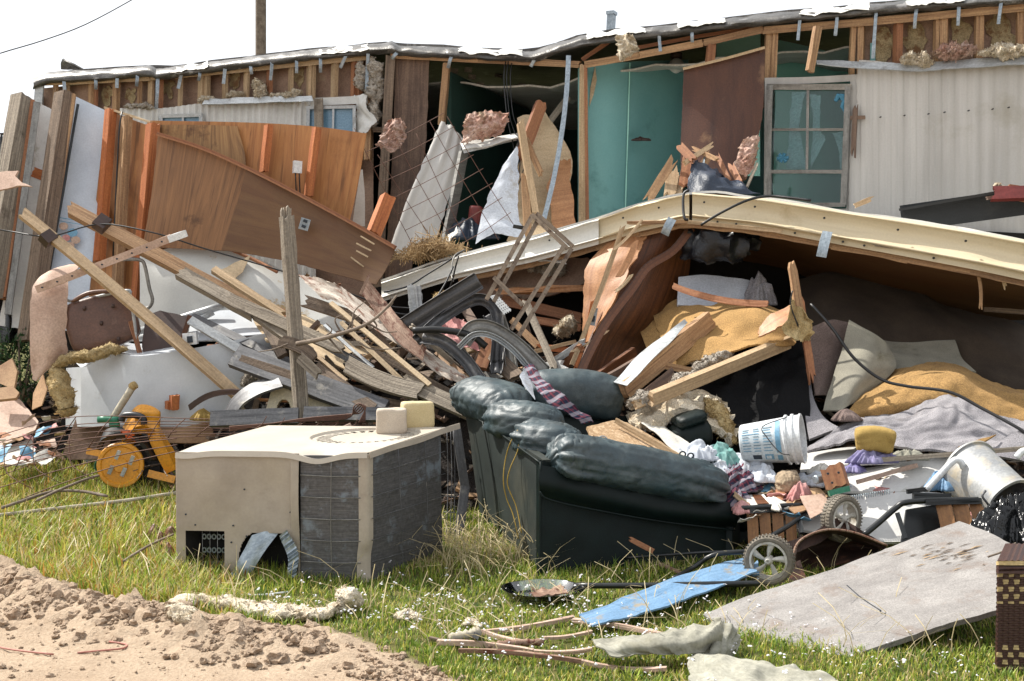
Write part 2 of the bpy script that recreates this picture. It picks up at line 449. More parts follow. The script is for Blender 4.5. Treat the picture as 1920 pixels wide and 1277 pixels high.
    Lk(mu2.outputs[0], b.inputs['Base Color'])
    b.inputs['Roughness'].default_value = rough; b.inputs['Metallic'].default_value = metal
    if spec is not None: b.inputs['Specular IOR Level'].default_value = spec
    if bump:
        sm = N.new('ShaderNodeMath'); sm.operation = 'ADD'; Lk(n1.outputs[0], sm.inputs[0]); Lk(n2.outputs[0], sm.inputs[1])
        bp = N.new('ShaderNodeBump'); bp.inputs['Strength'].default_value = bump; bp.inputs['Distance'].default_value = bd; Lk(sm.outputs[0], bp.inputs['Height']); Lk(bp.outputs[0], b.inputs['Normal'])
    if trans:
        tr = N.new('ShaderNodeBsdfTranslucent'); Lk(mu2.outputs[0], tr.inputs[0]); ms = N.new('ShaderNodeMixShader'); ms.inputs[0].default_value = trans
        out = N['Material Output']; Lk(b.outputs[0], ms.inputs[1]); Lk(tr.outputs[0], ms.inputs[2]); Lk(ms.outputs[0], out.inputs['Surface'])
    return m
GR = (1.6, 42)      # wood grain scale (along, across)
M('lumber', '#866243', '#b8946a', streak='#5d4430', sc=GR, dist=.6, rough=.75, stain='#5c4227', st=(.6, .8), sscale=3)
M('lumber_red', '#7d4b30', '#a9764f', sc=GR, dist=.6, rough=.75, stain='#5a3420', st=(.6, .8), sscale=3)
M('lumber_orange', '#9a5222', '#bb7038', streak='#7a3d1a', sc=GR, dist=.5, rough=.7, stain='#7a3a1c', st=(.62, .8), sscale=2, rnd=.08)
M('lumber_pale', '#947a58', '#c3a884', sc=GR, dist=.6, rough=.75, stain='#7a5c38', st=(.6, .8), sscale=3)
M('weathered', '#6a5f52', '#aa9e8c', streak='#3d342c', sc=(1.4, 60), dist=.5, rough=.85, stain='#463a2e', st=(.56, .75), sscale=4, bump=.4)
M('weathered_dark', '#4a3d33', '#8a7764', sc=(1.4, 60), dist=.5, rough=.85, stain='#332a22', st=(.56, .75), sscale=4, bump=.4)
M('wood_greybrown', '#4e3c33', '#7c6553', sc=(1.4, 30), dist=.8, rough=.8, stain='#3a2d28', st=(.5, .75), sscale=2)
M('plywood', '#925a29', '#b67f45', streak='#5f3d1e', sc=(1.1, 9), dist=1.6, rough=.6, stain='#6f4522', st=(.56, .74), sscale=1.6, fine=160, fineamt=.12, rnd=.05)
M('plywood_pale', '#80592f', '#aa824f', streak='#553820', sc=(.9, 12), dist=2.0, rough=.6, stain='#5d3c20', st=(.58, .68), sscale=2.6, fine=160, fineamt=.12, rnd=.05)
M('plywood_knotty', '#6f4b2a', '#94683e', streak='#4c321c', sc=(.7, 11), dist=2.6, rough=.6, stain='#5a3c22', st=(.60, .70), sscale=3.4, fine=160, fineamt=.12, rnd=.0)
M('plywood_dark', '#5c3c20', '#70502d', sc=(1.4, 12), dist=.8, rough=.6, stain='#5e381e', st=(.5, .8), sscale=1.2, fine=160, fineamt=.12, rnd=.05)
M('plywood_cream', '#b39a77', '#cdb794', sc=(1.1, 9), dist=1.2, rough=.7, stain='#8a7250', st=(.56, .74), sscale=2, rnd=.05)
M('grey_board', '#797572', '#95918d', sc=(4, 9), dist=.3, rough=.85, stain='#6f5d50', st=(.54, .72), sscale=5, fine=140, fineamt=.35, bump=.3, rnd=0, st_amt=.7)
M('veneer', '#48270f', '#744420', streak='#2e180b', sc=(1.0, 14), dist=1.5, rough=.45, stain='#33180d', st=(.55, .8), sscale=2, rnd=.08)
M('veneer_tan', '#94623a', '#ba8657', sc=(1.0, 14), dist=1.5, rough=.55, stain='#7a4c2a', st=(.55, .8), sscale=2, rnd=.08)
M('backing', '#7d6150', '#a08672', sc=(2, 3), dist=.6, rough=.85, stain='#9b8b72', st=(.58, .68), sscale=3.0, rnd=.1)
M('door_brown', '#3c1f12', '#54301d', sc=(1, 6), dist=1.0, rough=.55, stain='#8c6b4c', st=(.57, .72), sscale=2.4, rnd=0, st_amt=.8)
M('siding', '#a8a59f', '#bfbcb6', sc=(9, .5), rough=.5, stain='#8d8570', st=(.58, .85), sscale=1.2, bump=.03, rnd=.03, fineamt=.06)
M('siding_white', '#b9b8b2', '#d8d7d2', sc=(3, 3), rough=.5, stain='#8a8478', st=(.62, .8), sscale=2, bump=.04, rnd=.03, fineamt=.08)
M('fascia', '#bfb090', '#d0c3a4', sc=(.8, 14), rough=.42, stain='#97825a', st=(.6, .85), sscale=2.2, bump=.04, rnd=.02, fineamt=.06)
M('fascia_white', '#c9c7bd', '#dedcd3', sc=(.8, 14), rough=.45, stain='#9d947f', st=(.6, .8), sscale=3, bump=.04, rnd=.02, fineamt=.08)
M('white_panel', '#aeb3b9', '#c9ced2', sc=(2, 2), rough=.35, stain='#8e8878', st=(.62, .8), sscale=3, bump=.03, rnd=.03, fineamt=.06)
M('white_paint', '#bdbcb8', '#d9d8d4', sc=(3, 3), rough=.5, stain='#8f8873', st=(.6, .75), sscale=3, bump=.05, rnd=.03, fineamt=.08)
M('wallpaper_blue', '#b4bfcc', '#c9d3de', sc=(3, 3), rough=.7, stain='#9aa2aa', st=(.6, .8), sscale=1, bump=.02, rnd=0, fineamt=.1)
M('hardboard_white', '#b0b0aa', '#c6c6c0', sc=(1.5, 1.5), rough=.6, stain='#a2875a', st=(.62, .66), sscale=1.8, bump=.04, rnd=.03, fineamt=.08)
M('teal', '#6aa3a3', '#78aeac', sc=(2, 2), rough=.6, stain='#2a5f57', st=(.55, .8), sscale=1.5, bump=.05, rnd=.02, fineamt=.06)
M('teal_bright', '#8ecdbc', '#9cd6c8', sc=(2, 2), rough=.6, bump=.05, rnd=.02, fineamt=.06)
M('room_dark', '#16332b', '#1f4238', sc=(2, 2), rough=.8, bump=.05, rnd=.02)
M('ceiling', '#a8a69c', '#c4c2b8', sc=(3, 3), rough=.8, bump=.05, rnd=.02)
M('galv', '#7f8a92', '#a5b0b7', sc=(30, 30), rough=.4, metal=.6, stain='#6a6c6c', st=(.6, .8), sscale=6, bump=.03)
M('alu', '#6c6a66', '#93918b', sc=(5, 30), rough=.45, metal=.5, stain='#4f4a44', st=(.55, .75), sscale=6, bump=.08)
M('alu_white', '#9ea2a4', '#bfc3c4', sc=(5, 30), rough=.4, metal=.2, stain='#716e68', st=(.58, .75), sscale=6, bump=.05)
M('gutter_grey', '#3a3a3c', '#6b6b6d', sc=(3, 40), rough=.5, metal=.3, stain='#8c8880', st=(.56, .7), sscale=6, bump=.1)
M('roof_metal', '#484643', '#6c6a67', sc=(3, 12), dist=.5, rough=.45, metal=.45, stain='#8f8d8a', st=(.58, .65), sscale=5, bump=.3, fineamt=.35, rnd=0)
M('rusty', '#6b4430', '#a08874', sc=(2, 30), dist=.4, rough=.7, metal=.2, stain='#5a2f1c', st=(.52, .6), sscale=14, bump=.3)
M('rusty_sheet', '#a79a8c', '#cfc4b6', sc=(2, 24), dist=.4, rough=.6, metal=.15, stain='#6d4026', st=(.5, .64), sscale=9, bump=.2, rnd=.05)
M('rust_dark', '#2c1d17', '#4a2e22', sc=(6, 6), dist=.6, rough=.8, stain='#6d4530', st=(.55, .7), sscale=9, bump=.4)
M('tan_metal', '#6a5b4c', '#94836f', sc=(2, 30), dist=.4, rough=.55, metal=.3, stain='#4f3d30', st=(.54, .64), sscale=14, bump=.1)
M('wire_rust', '#4d342a', '#6f4b3a', sc=(20, 20), rough=.75, bump=0)
M('black_metal', '#0c0f10', '#1c2021', sc=(6, 6), rough=.35, stain='#4a4238', st=(.6, .75), sscale=9, bump=.05)
M('ibeam', '#15181a', '#26292b', sc=(3, 6), rough=.6, stain='#3a3733', st=(.55, .8), sscale=4, bump=.1)
M('dark_void', '#0c0a09', '#191513', sc=(4, 4), rough=.9, bump=.1)  # near-black that paints shade into hollows and gaps
M('rubble', '#191410', '#2e2620', sc=(7, 7), rough=.95, stain='#463a2e', st=(.58, .7), sscale=5, coord='Object', bump=.6, bd=.03)  # base kept very dark to paint the black gaps between debris
M('insul_yellow', '#a98b55', '#d3bd8c', sc=(9, 9), rough=.95, stain='#6b5230', st=(.56, .7), sscale=5, coord='Object', bump=.9, bd=.02, fine=90, fineamt=.4, trans=.15)
M('insul_cream', '#c4b294', '#eee3cd', sc=(9, 9), rough=.95, stain='#8a6f4a', st=(.58, .72), sscale=5, coord='Object', bump=.9, bd=.02, fine=90, fineamt=.4, trans=.15)
M('insul_pink', '#b98672', '#e3c8b8', sc=(7, 7), rough=.95, stain='#9a8a70', st=(.52, .66), sscale=6, coord='Object', bump=.9, bd=.02, fine=90, fineamt=.4, trans=.15)
M('insul_grey', '#978d80', '#c9c1b3', sc=(9, 9), rough=.95, stain='#5c4e40', st=(.55, .7), sscale=5, coord='Object', bump=.9, bd=.02, fine=90, fineamt=.4)
M('leather', '#07110f', '#0b1b1a', sc=(5, 5), rough=.5, stain='#2c3333', st=(.6, .85), sscale=2.6, coord='Object', bump=.12, bd=.006, fine=120, fineamt=.2, rnd=0, st_amt=.4, spec=.22)  # near-black copy of the sofa leather, shade of the outer sides painted in
M('leather_dusty_lit', '#18282c', '#294047', sc=(5, 5), rough=.54, stain='#6d7876', st=(.46, .80), sscale=4.4, coord='Object', bump=.25, bd=.006, fine=90, fineamt=.25, rnd=0, st_amt=.5, spec=.8)  # lighter bluish copy: dust plus painted sky reflection on the lit cushions
M('leather_back', '#161f1d', '#232d2a', sc=(3, 3), rough=.65, stain='#5d5a4c', st=(.5, .85), sscale=2.0, coord='Object', bump=.1, bd=.006, fine=120, fineamt=.2, rnd=0, st_amt=.6)
M('vinyl_brown', '#54382b', '#6b4a3a', sc=(4, 4), rough=.42, stain='#8a6d5c', st=(.58, .8), sscale=3, coord='Object', bump=.1)
M('ac_beige', '#968a7b', '#b0a493', sc=(3, 3), rough=.42, stain='#766a5c', st=(.58, .82), sscale=2.4, bump=.03, rnd=.02, fineamt=.06)
M('ac_top', '#b5ac9d', '#c4bbad', sc=(3, 3), rough=.38, stain='#b0a48f', st=(.6, .85), sscale=2.4, bump=.02, rnd=.02, fineamt=.05)
M('fin_coil', '#4c4a4a', '#6c6a6a', sc=(7, 160), rough=.55, metal=.3, stain='#7f8890', st=(.56, .66), sscale=6.5, bump=.25, bd=.006, fine=40, fineamt=.3, rnd=0, st_amt=.8)
M('foam_yellow', '#9c7f3c', '#b1934c', sc=(6, 6), rough=.9, stain='#8f7540', st=(.6, .8), sscale=4, coord='Object', bump=.2, fine=200)
M('foam_cream', '#c8b78a', '#d9caa2', sc=(5, 5), rough=.9, stain='#c98a4e', st=(.60, .78), sscale=5, coord='Object', bump=.35, bd=.004, fine=200, fineamt=.18, trans=.25)
M('foam_white', '#b9aa97', '#cfc3b2', sc=(5, 5), rough=.9, stain='#d08a62', st=(.62, .78), sscale=6, coord='Object', bump=.5, bd=.004, fine=200, fineamt=.22, trans=.2)
M('pad_yellow', '#8f6f3e', '#b48c52', sc=(3, 3), rough=.95, stain='#6d5230', st=(.56, .78), sscale=3, bump=.6, bd=.006, fine=110, fineamt=.5, rnd=.05)
M('carpet_grey', '#7f7c80', '#a19ea1', sc=(4, 4), rough=1, stain='#5c5552', st=(.58, .8), sscale=3, bump=.9, bd=.008, fine=130, fineamt=.55, rnd=.05)
M('carpet_mauve', '#6b5a54', '#84736c', sc=(4, 4), rough=1, stain='#4c403a', st=(.56, .8), sscale=3, bump=.7, bd=.008, fine=130, fineamt=.5, rnd=.05)
M('carpet_back', '#807c70', '#9f9b8a', sc=(4, 4), rough=1, stain='#5a5540', st=(.56, .8), sscale=3, bump=.4, bd=.004, fine=170, fineamt=.35, rnd=.05)
M('carpet_dark', '#3a3028', '#4f4337', sc=(3, 3), rough=1, stain='#2a221c', st=(.5, .8), sscale=2, bump=.4, bd=.004, fine=170, fineamt=.35, rnd=.05)
M('tarp', '#0a0c10', '#14181f', sc=(4, 4), rough=.35, bump=.3, bd=.02, coord='Object')
M('hole_shade', '#060607', '#0b0b0d', sc=(4, 4), rough=.8, bump=.3, bd=.02, coord='Object', spec=.2)  # dull near-black that paints the shade of an empty hole
M('tarp_blue', '#1a2433', '#29374b', sc=(4, 4), rough=.5, bump=.3, bd=.02, coord='Object')
M('bag_black', '#060708', '#0d0f11', sc=(4, 4), rough=.18, bump=.3, bd=.02, coord='Object')
M('plastic_yellow', '#d08a08', '#e0990c', sc=(3, 3), rough=.35, stain='#a8741c', st=(.6, .8), sscale=4, bump=0, coord='Object', rnd=0)
M('plastic_orange', '#c4500c', '#d65c10', sc=(3, 3), rough=.35, bump=0, coord='Object', rnd=0)
M('plastic_black', '#0b0d12', '#15181f', sc=(3, 3), rough=.4, bump=0, coord='Object', rnd=0)
M('plastic_green', '#1f6a4e', '#2b8060', sc=(3, 3), rough=.4, bump=0, coord='Object', rnd=0)
M('plastic_cream', '#bfb394', '#d3c8aa', sc=(3, 3), rough=.4, bump=0, coord='Object', rnd=0)
M('plastic_white', '#c8ccce', '#dfe2e3', sc=(3, 3), rough=.35, stain='#9a9488', st=(.6, .8), sscale=4, bump=0, coord='Object', rnd=0)
M('wheel_grey', '#a9a59b', '#c6c2b8', sc=(3, 3), rough=.5, stain='#77684f', st=(.5, .75), sscale=9, bump=0, coord='Object', rnd=0)
M('tyre', '#5c564c', '#857c6e', sc=(6, 6), rough=.8, stain='#8f8370', st=(.55, .75), sscale=9, bump=.2, coord='Object', rnd=.1)
M('blue_paint', '#4f7698', '#7395b4', sc=(1.5, 24), dist=.5, rough=.6, stain='#8a7f6a', st=(.55, .66), sscale=5, bump=.2, rnd=0)
M('red', '#6a2420', '#843430', sc=(3, 3), rough=.5, bump=0, coord='Object', rnd=0)
M('red_cord', '#9a6052', '#a86e5e', sc=(3, 3), rough=.6, bump=0, coord='Object', rnd=0)
M('yellow_cord', '#8f7420', '#a88a2c', sc=(3, 3), rough=.6, bump=0, coord='Object', rnd=0)
M('cloth_white', '#aab0ba', '#ccd2da', sc=(3, 3), rough=.9, stain='#90887c', st=(.58, .75), sscale=5, bump=.2)
M('cloth_purple', '#5f578a', '#a39fba', sc=(12, 12), rough=.9, bump=.2)
M('cloth_pink', '#a3625f', '#c79a95', sc=(9, 9), rough=.9, bump=.2)
M('cloth_teal', '#357f7a', '#8fb5b0', sc=(9, 9), rough=.9, bump=.2)
M('cloth_sage', '#7d7b6e', '#9b998b', sc=(6, 6), rough=.95, stain='#6f6a56', st=(.55, .75), sscale=3, bump=.3)
M('cardboard', '#8d6a4c', '#b5946e', sc=(3, 3), rough=.85, stain='#6a4c36', st=(.56, .75), sscale=4, bump=.1)
M('cardboard_pink', '#a98b78', '#c6ab98', sc=(3, 3), rough=.7, stain='#8b6c58', st=(.56, .75), sscale=4, bump=.05)
M('woodgrain_lam', '#6f5440', '#a0826a', sc=(1.4, 40), dist=.4, rough=.5, stain='#5c4434', st=(.6, .8), sscale=2, bump=.05)
M('brown_dark', '#33231d', '#4a332a', sc=(3, 3), rough=.5, bump=.1)
M('sand', '#937d67', '#b29c84', sc=(14, 14), rough=1, stain='#8a6f56', st=(.58, .72), sscale=9, coord='Object', bump=.8, bd=.015, fine=120, fineamt=.35)
M('particle', '#957654', '#b3946e', sc=(50, 50), rough=.95, stain='#c3a888', st=(.5, .62), sscale=30, bump=.6, bd=.006, fine=150, fineamt=.4)
M('twig', '#5a4c40', '#8d7f70', sc=(8, 8), rough=.9, coord='Object', bump=.2)
M('twig_pale', '#8f8674', '#b5ad9b', sc=(8, 8), rough=.9, coord='Object', bump=.2)
M('straw', '#7b6242', '#b09468', sc=(8, 8), rough=.95, coord='Object', bump=0)
M('cable', '#0d0d0e', '#1a1a1b', sc=(8, 8), rough=.45, coord='Object', bump=0)
M('wicker', '#2c1712', '#4e2c22', sc=(30, 90), rough=.5, coord='UV', bump=.3)
M('rattan', '#a88f5c', '#c9b280', sc=(30, 90), rough=.6, coord='UV', bump=.3)
M('leafgreen', '#1c3418', '#355a28', sc=(9, 9), rough=.6, coord='Object', bump=0, trans=.2)
M('paper', '#bcb8ae', '#d6d2c8', sc=(4, 4), rough=.8, stain='#8f7f66', st=(.6, .75), sscale=5, bump=.1)
M('print_blue', '#5f92b0', '#6f9fba', sc=(4, 4), rough=.5, bump=0, rnd=0)
M('ink', '#1c2834', '#222e3a', sc=(4, 4), rough=.5, bump=0, rnd=0)
M('sticker', '#2a6c88', '#3a7f9a', sc=(20, 20), rough=.5, bump=0, rnd=0)
M('brass', '#8a6a22', '#b08a34', sc=(4, 4), rough=.3, metal=.8, bump=0)
M('globe', '#b8b8ae', '#c9c9c0', sc=(4, 4), rough=.3, bump=0, rnd=0)
M('concrete', '#8a7a66', '#b39d80', sc=(8, 8), rough=.95, stain='#75624c', st=(.5, .7), sscale=12, coord='Object', bump=.8, bd=.01)
def plaid(t, co, last):
    N = t.nodes; Lk = t.links.new
    out = last
    for ax, per, col, amt in ((0, 40, (.20, .02, .03), .45), (1, 44, (.20, .02, .03), .4), (0, 90, (.005, .005, .02), .7), (1, 23, (.4, .4, .45), .45)):
        wv = N.new('ShaderNodeTexWave'); wv.bands_direction = 'XY'[ax]; wv.inputs['Scale'].default_value = per / 6.28; Lk(co, wv.inputs['Vector'])
        r = N.new('ShaderNodeMapRange'); r.inputs[1].default_value = .6; r.inputs[2].default_value = .75; r.inputs[4].default_value = amt; Lk(wv.outputs['Fac'], r.inputs[0])
        mx = N.new('ShaderNodeMix'); mx.data_type = 'RGBA'; Lk(r.outputs[0], mx.inputs[0]); Lk(out, mx.inputs[6]); mx.inputs[7].default_value = (*col, 1); out = mx.outputs[2]
    return out
M('plaid', '#141a30', '#202a48', sc=(6, 6), rough=.9, bump=.2, extra=plaid, rnd=0)
def glass(name, tint, alpha):
    m, t, b = nodes_mat(name); N = t.nodes; Lk = t.links.new
    tr = N.new('ShaderNodeBsdfTransparent'); tr.inputs[0].default_value = (*tint, 1)
    gl = N.new('ShaderNodeBsdfGlossy'); gl.inputs['Roughness'].default_value = .06
    fr = N.new('ShaderNodeFresnel'); fr.inputs[0].default_value = 1.5
    ad = N.new('ShaderNodeMath'); ad.operation = 'ADD'; ad.inputs[1].default_value = alpha; Lk(fr.outputs[0], ad.inputs[0])
    ms = N.new('ShaderNodeMixShader'); Lk(ad.outputs[0], ms.inputs[0]); Lk(tr.outputs[0], ms.inputs[1]); Lk(gl.outputs[0], ms.inputs[2])
    Lk(ms.outputs[0], N['Material Output'].inputs['Surface'])
glass('glass', (.85, .93, .93), .0)
glass('clear_plastic', (.85, .9, .9), .12)

# ------------------------------------------------------------------ ground sheet, dirt and grass
def ground():
    xs = list(np.concatenate([-np.geomspace(400, 9, 14), np.linspace(-8, 8, 321), np.geomspace(9, 400, 14)]))
    ys = list(np.concatenate([-np.geomspace(300, 4, 8), np.linspace(3, 5, 9), np.linspace(5.04, 10, 180), np.linspace(10.1, 18, 60), np.geomspace(19, 700, 14)]))
    v = []; col = []
    for y in ys:
        for x in xs:
            z = gz(x, y); g = y - dirt_edge(x)
            if g < .25 and -9 < x < 9 and 4 < y < 12:
                q = Vector((x * 9, y * 9, 0)); bank = math.exp(-((g + .28) / .34) ** 2)
                cl = max(0, mn.noise(q) + .4 * mn.noise(q * 2.3))
                z += (.012 + .085 * bank * (.25 + (1 - sst(-1.9, .2, x)))) * cl + .010 * mn.noise(q * 2.6) + .006 * mn.noise(q * 6)
                z += .02 * mn.noise(Vector((x * 1.2, y * 2.4, 8)))
            v.append((x, y, z)); col.append(1 - sst(-.06, .08, g + .06 * mn.noise(Vector((x * 14, y * 14, 3)))))
    nx = len(xs); f = []
    for j in range(len(ys) - 1):
        for i in range(nx - 1):
            a = j * nx + i; f.append((a, a + 1, a + nx + 1, a + nx))
    me = bpy.data.meshes.new('ground'); me.from_pydata(v, [], f)
    at = me.color_attributes.new('dirt', 'FLOAT_COLOR', 'POINT')
    at.data.foreach_set('color', [k for c in col for k in (c, c, c, 1)])
    me.polygons.foreach_set('use_smooth', [True] * len(f))
    m, t, b = nodes_mat('ground'); N = t.nodes; Lk = t.links.new
    tc = N.new('ShaderNodeTexCoord')
    def nz(sc, det=6, ro=.65):
        n = N.new('ShaderNodeTexNoise'); n.inputs['Scale'].default_value = sc; n.inputs['Detail'].default_value = det; n.inputs['Roughness'].default_value = ro; Lk(tc.outputs['Object'], n.inputs['Vector']); return n
    def rmp(src, p0, c0, p1, c1):
        r = N.new('ShaderNodeValToRGB'); r.color_ramp.elements[0].position = p0; r.color_ramp.elements[0].color = (*lin(c0), 1); r.color_ramp.elements[1].position = p1; r.color_ramp.elements[1].color = (*lin(c1), 1); Lk(src, r.inputs[0]); return r
    big = nz(1.6); med = nz(9); fi = nz(60, 4)
    d1 = rmp(big.outputs[0], .35, '#93806c', .65, '#ab9984'); d2 = rmp(fi.outputs[0], .3, '#85705c', .7, '#bdab95')
    mx = N.new('ShaderNodeMix'); mx.data_type = 'RGBA'; mx.inputs[0].default_value = .45; Lk(d1.outputs[0], mx.inputs[6]); Lk(d2.outputs[0], mx.inputs[7])
    g1 = rmp(med.outputs[0], .35, '#3a4220', .65, '#666238')
    ca = N.new('ShaderNodeVertexColor'); ca.layer_name = 'dirt'
    mg = N.new('ShaderNodeMix'); mg.data_type = 'RGBA'; Lk(ca.outputs[0], mg.inputs[0]); Lk(g1.outputs[0], mg.inputs[6]); Lk(mx.outputs[2], mg.inputs[7])
    Lk(mg.outputs[2], b.inputs['Base Color']); b.inputs['Roughness'].default_value = 1; b.inputs['Specular IOR Level'].default_value = .15
    ad = N.new('ShaderNodeMath'); Lk(med.outputs[0], ad.inputs[0]); Lk(fi.outputs[0], ad.inputs[1])
    bp = N.new('ShaderNodeBump'); bp.inputs['Strength'].default_value = .7; bp.inputs['Distance'].default_value = .02; Lk(ad.outputs[0], bp.inputs['Height']); Lk(bp.outputs[0], b.inputs['Normal'])
    me.materials.append(m); o = bpy.data.objects.new('ground', me); COL.objects.link(o); tag(o, kind='structure')
ground()

def clods():
    rnd = random.Random(3); bm = bmesh.new()
    mb = MB()
    ico = bmesh.new(); bmesh.ops.create_icosphere(ico, subdivisions=2, radius=1); iv = [x.co.copy() for x in ico.verts]; fc = [[q.index for q in p.verts] for p in ico.faces]; ico.free()
    for k in range(5200):
        x = rnd.uniform(-3.9, .9); e = rnd.gauss(-.30, .17) if rnd.random() < .6 else -rnd.uniform(.1, 2.6)
        y = dirt_edge(x) + e
        if y < 4.6: continue
        s = min(.045, .004 + rnd.expovariate(1 / .009)) * (1 if e > -.8 else .45) * (1 if x < -.9 else .6)
        c = Vector((x, y, gz(x, y) + s * .35)); sd = rnd.random() * 99
        vs = [c + Vector((p.x, p.y * .9, p.z * .75)) * s * (1 + .75 * mn.noise(p * 1.3 + Vector((sd, 0, 0))) + .45 * mn.noise(p * 3 + Vector((sd, 0, 0)))) for p in iv]
        mb.add(vs, fc)
    bm.free()
    o = mb.build('dirt_clods', 'sand', smooth=False); tag(o, kind='stuff')
clods()

def grass_density(x, y):
    g = y - dirt_edge(x)
    d = sst(-.02, .14, g + .14 * mn.noise(Vector((x * 5, y * 5, 0))))
    if x > -.2: d = max(d, sst(-.5, .1, g))
    d *= .30 + 1.0 * max(0, mn.noise(Vector((x * 2.2, y * 2.2, 5))) + .5) + .3 * mn.noise(Vector((x * 7, y * 7, 2)))
    return d
LV = [  # footprints where nothing grows (x0,x1,y0,y1)
    (-2.1, -.4, 8.25, 9.0)]
def grass():
    rng = np.random.default_rng(5); rnd = random.Random(5)
    V = []; F = []; C = []
    pal = {'green': (.13, .21, .03), 'lime': (.30, .37, .05), 'yellow': (.50, .44, .10), 'straw': (.50, .40, .20), 'orange': (.45, .24, .06), 'dark': (.035, .08, .015)}
    n = 0; tufts = 88000
    for k in range(tufts):
        y = 5.1 + 7.6 * rnd.random() ** 1.25
        x = rnd.uniform(-1, 1) * (.60 * y + .3)
        if y > 9.3 and 1.2 < x < 5.0: continue
        if y > 10.3 and -1.9 < x < 5.0: continue
        if rnd.random() > grass_density(x, y): continue
        left = 1 - sst(-2.2, -.9, x)
        long_ = .45 + .85 * left + .30 * math.exp(-((x + .28) ** 2 + (y - 8.7) ** 2) / .30) + .35 * math.exp(-((x - .3) ** 2 / 3 + (y - 8.1) ** 2 / .05))
        shadep = mn.noise(Vector((x * 1.3, y * 1.3, 11)))
        for _ in range(rnd.randint(3, 6)):
            h = rnd.uniform(.035, .13) * long_ * (1.5 if rnd.random() < .06 else 1)
            bx = x + rnd.gauss(0, .022); by = y + rnd.gauss(0, .022); bz = gz(bx, by) - .005
            a = rnd.uniform(0, 6.28); lean = rnd.uniform(.1, .9); wd = rnd.uniform(.0022, .0048) * (1 + .35 * left)
            r = rnd.random() + .18 * shadep
            if left > .5: key = 'lime' if r < .40 else 'green' if r < .52 else 'yellow' if r < .74 else 'straw' if r < .92 else 'orange'
            else: key = 'green' if r < .36 else 'lime' if r < .70 else 'yellow' if r < .84 else 'straw' if r < .97 else 'dark'
            if math.exp(-((x + .35) ** 2 + (y - 8.7) ** 2) / .3) > .4 and rnd.random() < .4: key = 'straw'
            c = pal[key]; j = rnd.uniform(.75, 1.25); c = (c[0] * j, c[1] * j, c[2] * j)
            dx, dy = math.cos(a), math.sin(a); sx, sy = -dy * wd, dx * wd
            i0 = len(V)
            for (s, ww) in ((0, 1), (.5, .85)):
                ox = dx * lean * h * s * s; oy = dy * lean * h * s * s; oz = h * s * (1 - .15 * lean * s)
                V.append((bx + ox - sx * ww, by + oy - sy * ww, bz + oz)); V.append((bx + ox + sx * ww, by + oy + sy * ww, bz + oz))
            V.append((bx + dx * lean * h, by + dy * lean * h, bz + h * (1 - .25 * lean)))
            F.append((i0, i0 + 1, i0 + 3, i0 + 2)); F.append((i0 + 2, i0 + 3, i0 + 4)); C.append((c, 5))
    # long pale dead stalks
    for k in range(800):
        y = rnd.uniform(6.0, 9.2); x = rnd.uniform(-.42, .42) * y
        if rnd.random() < .3: x = rnd.gauss(-.2, .3); y = rnd.gauss(8.5, .3)
        if grass_density(x, y) < .4: continue
        bz = gz(x, y); a = rnd.uniform(0, 6.28); h = rnd.uniform(.12, .34); ln = rnd.uniform(.3, 1.3); wd = .0022; c = (.55, .46, .27)
        i0 = len(V); dx, dy = math.cos(a), math.sin(a)
        for s in (0, .35, .7, 1):
            p = (x + dx * ln * h * s * s, y + dy * ln * h * s * s, bz + h * s * (1 - .35 * ln * s))
            V.append((p[0] - wd, p[1], p[2])); V.append((p[0] + wd, p[1], p[2] + wd * .5))
        for q in range(3): F.append((i0 + 2 * q, i0 + 2 * q + 1, i0 + 2 * q + 3, i0 + 2 * q + 2))
        C.append((c, 8))
    me = bpy.data.meshes.new('grass'); me.from_pydata(V, [], F)
    cols = []
    for c, m in C: cols += [c[0], c[1], c[2], 1] * m
    at = me.color_attributes.new('col', 'FLOAT_COLOR', 'POINT'); at.data.foreach_set('color', cols)
    m, t, b = nodes_mat('grass'); N = t.nodes; Lk = t.links.new
    ca = N.new('ShaderNodeVertexColor'); ca.layer_name = 'col'; Lk(ca.outputs[0], b.inputs['Base Color']); b.inputs['Roughness'].default_value = .5; b.inputs['Specular IOR Level'].default_value = .35
    tr = N.new('ShaderNodeBsdfTranslucent'); Lk(ca.outputs[0], tr.inputs[0]); ms = N.new('ShaderNodeMixShader'); ms.inputs[0].default_value = .38
    Lk(b.outputs[0], ms.inputs[1]); Lk(tr.outputs[0], ms.inputs[2]); Lk(ms.outputs[0], N['Material Output'].inputs['Surface'])
    me.materials.append(m); o = bpy.data.objects.new('grass', me); COL.objects.link(o); tag(o, kind='stuff')
grass()
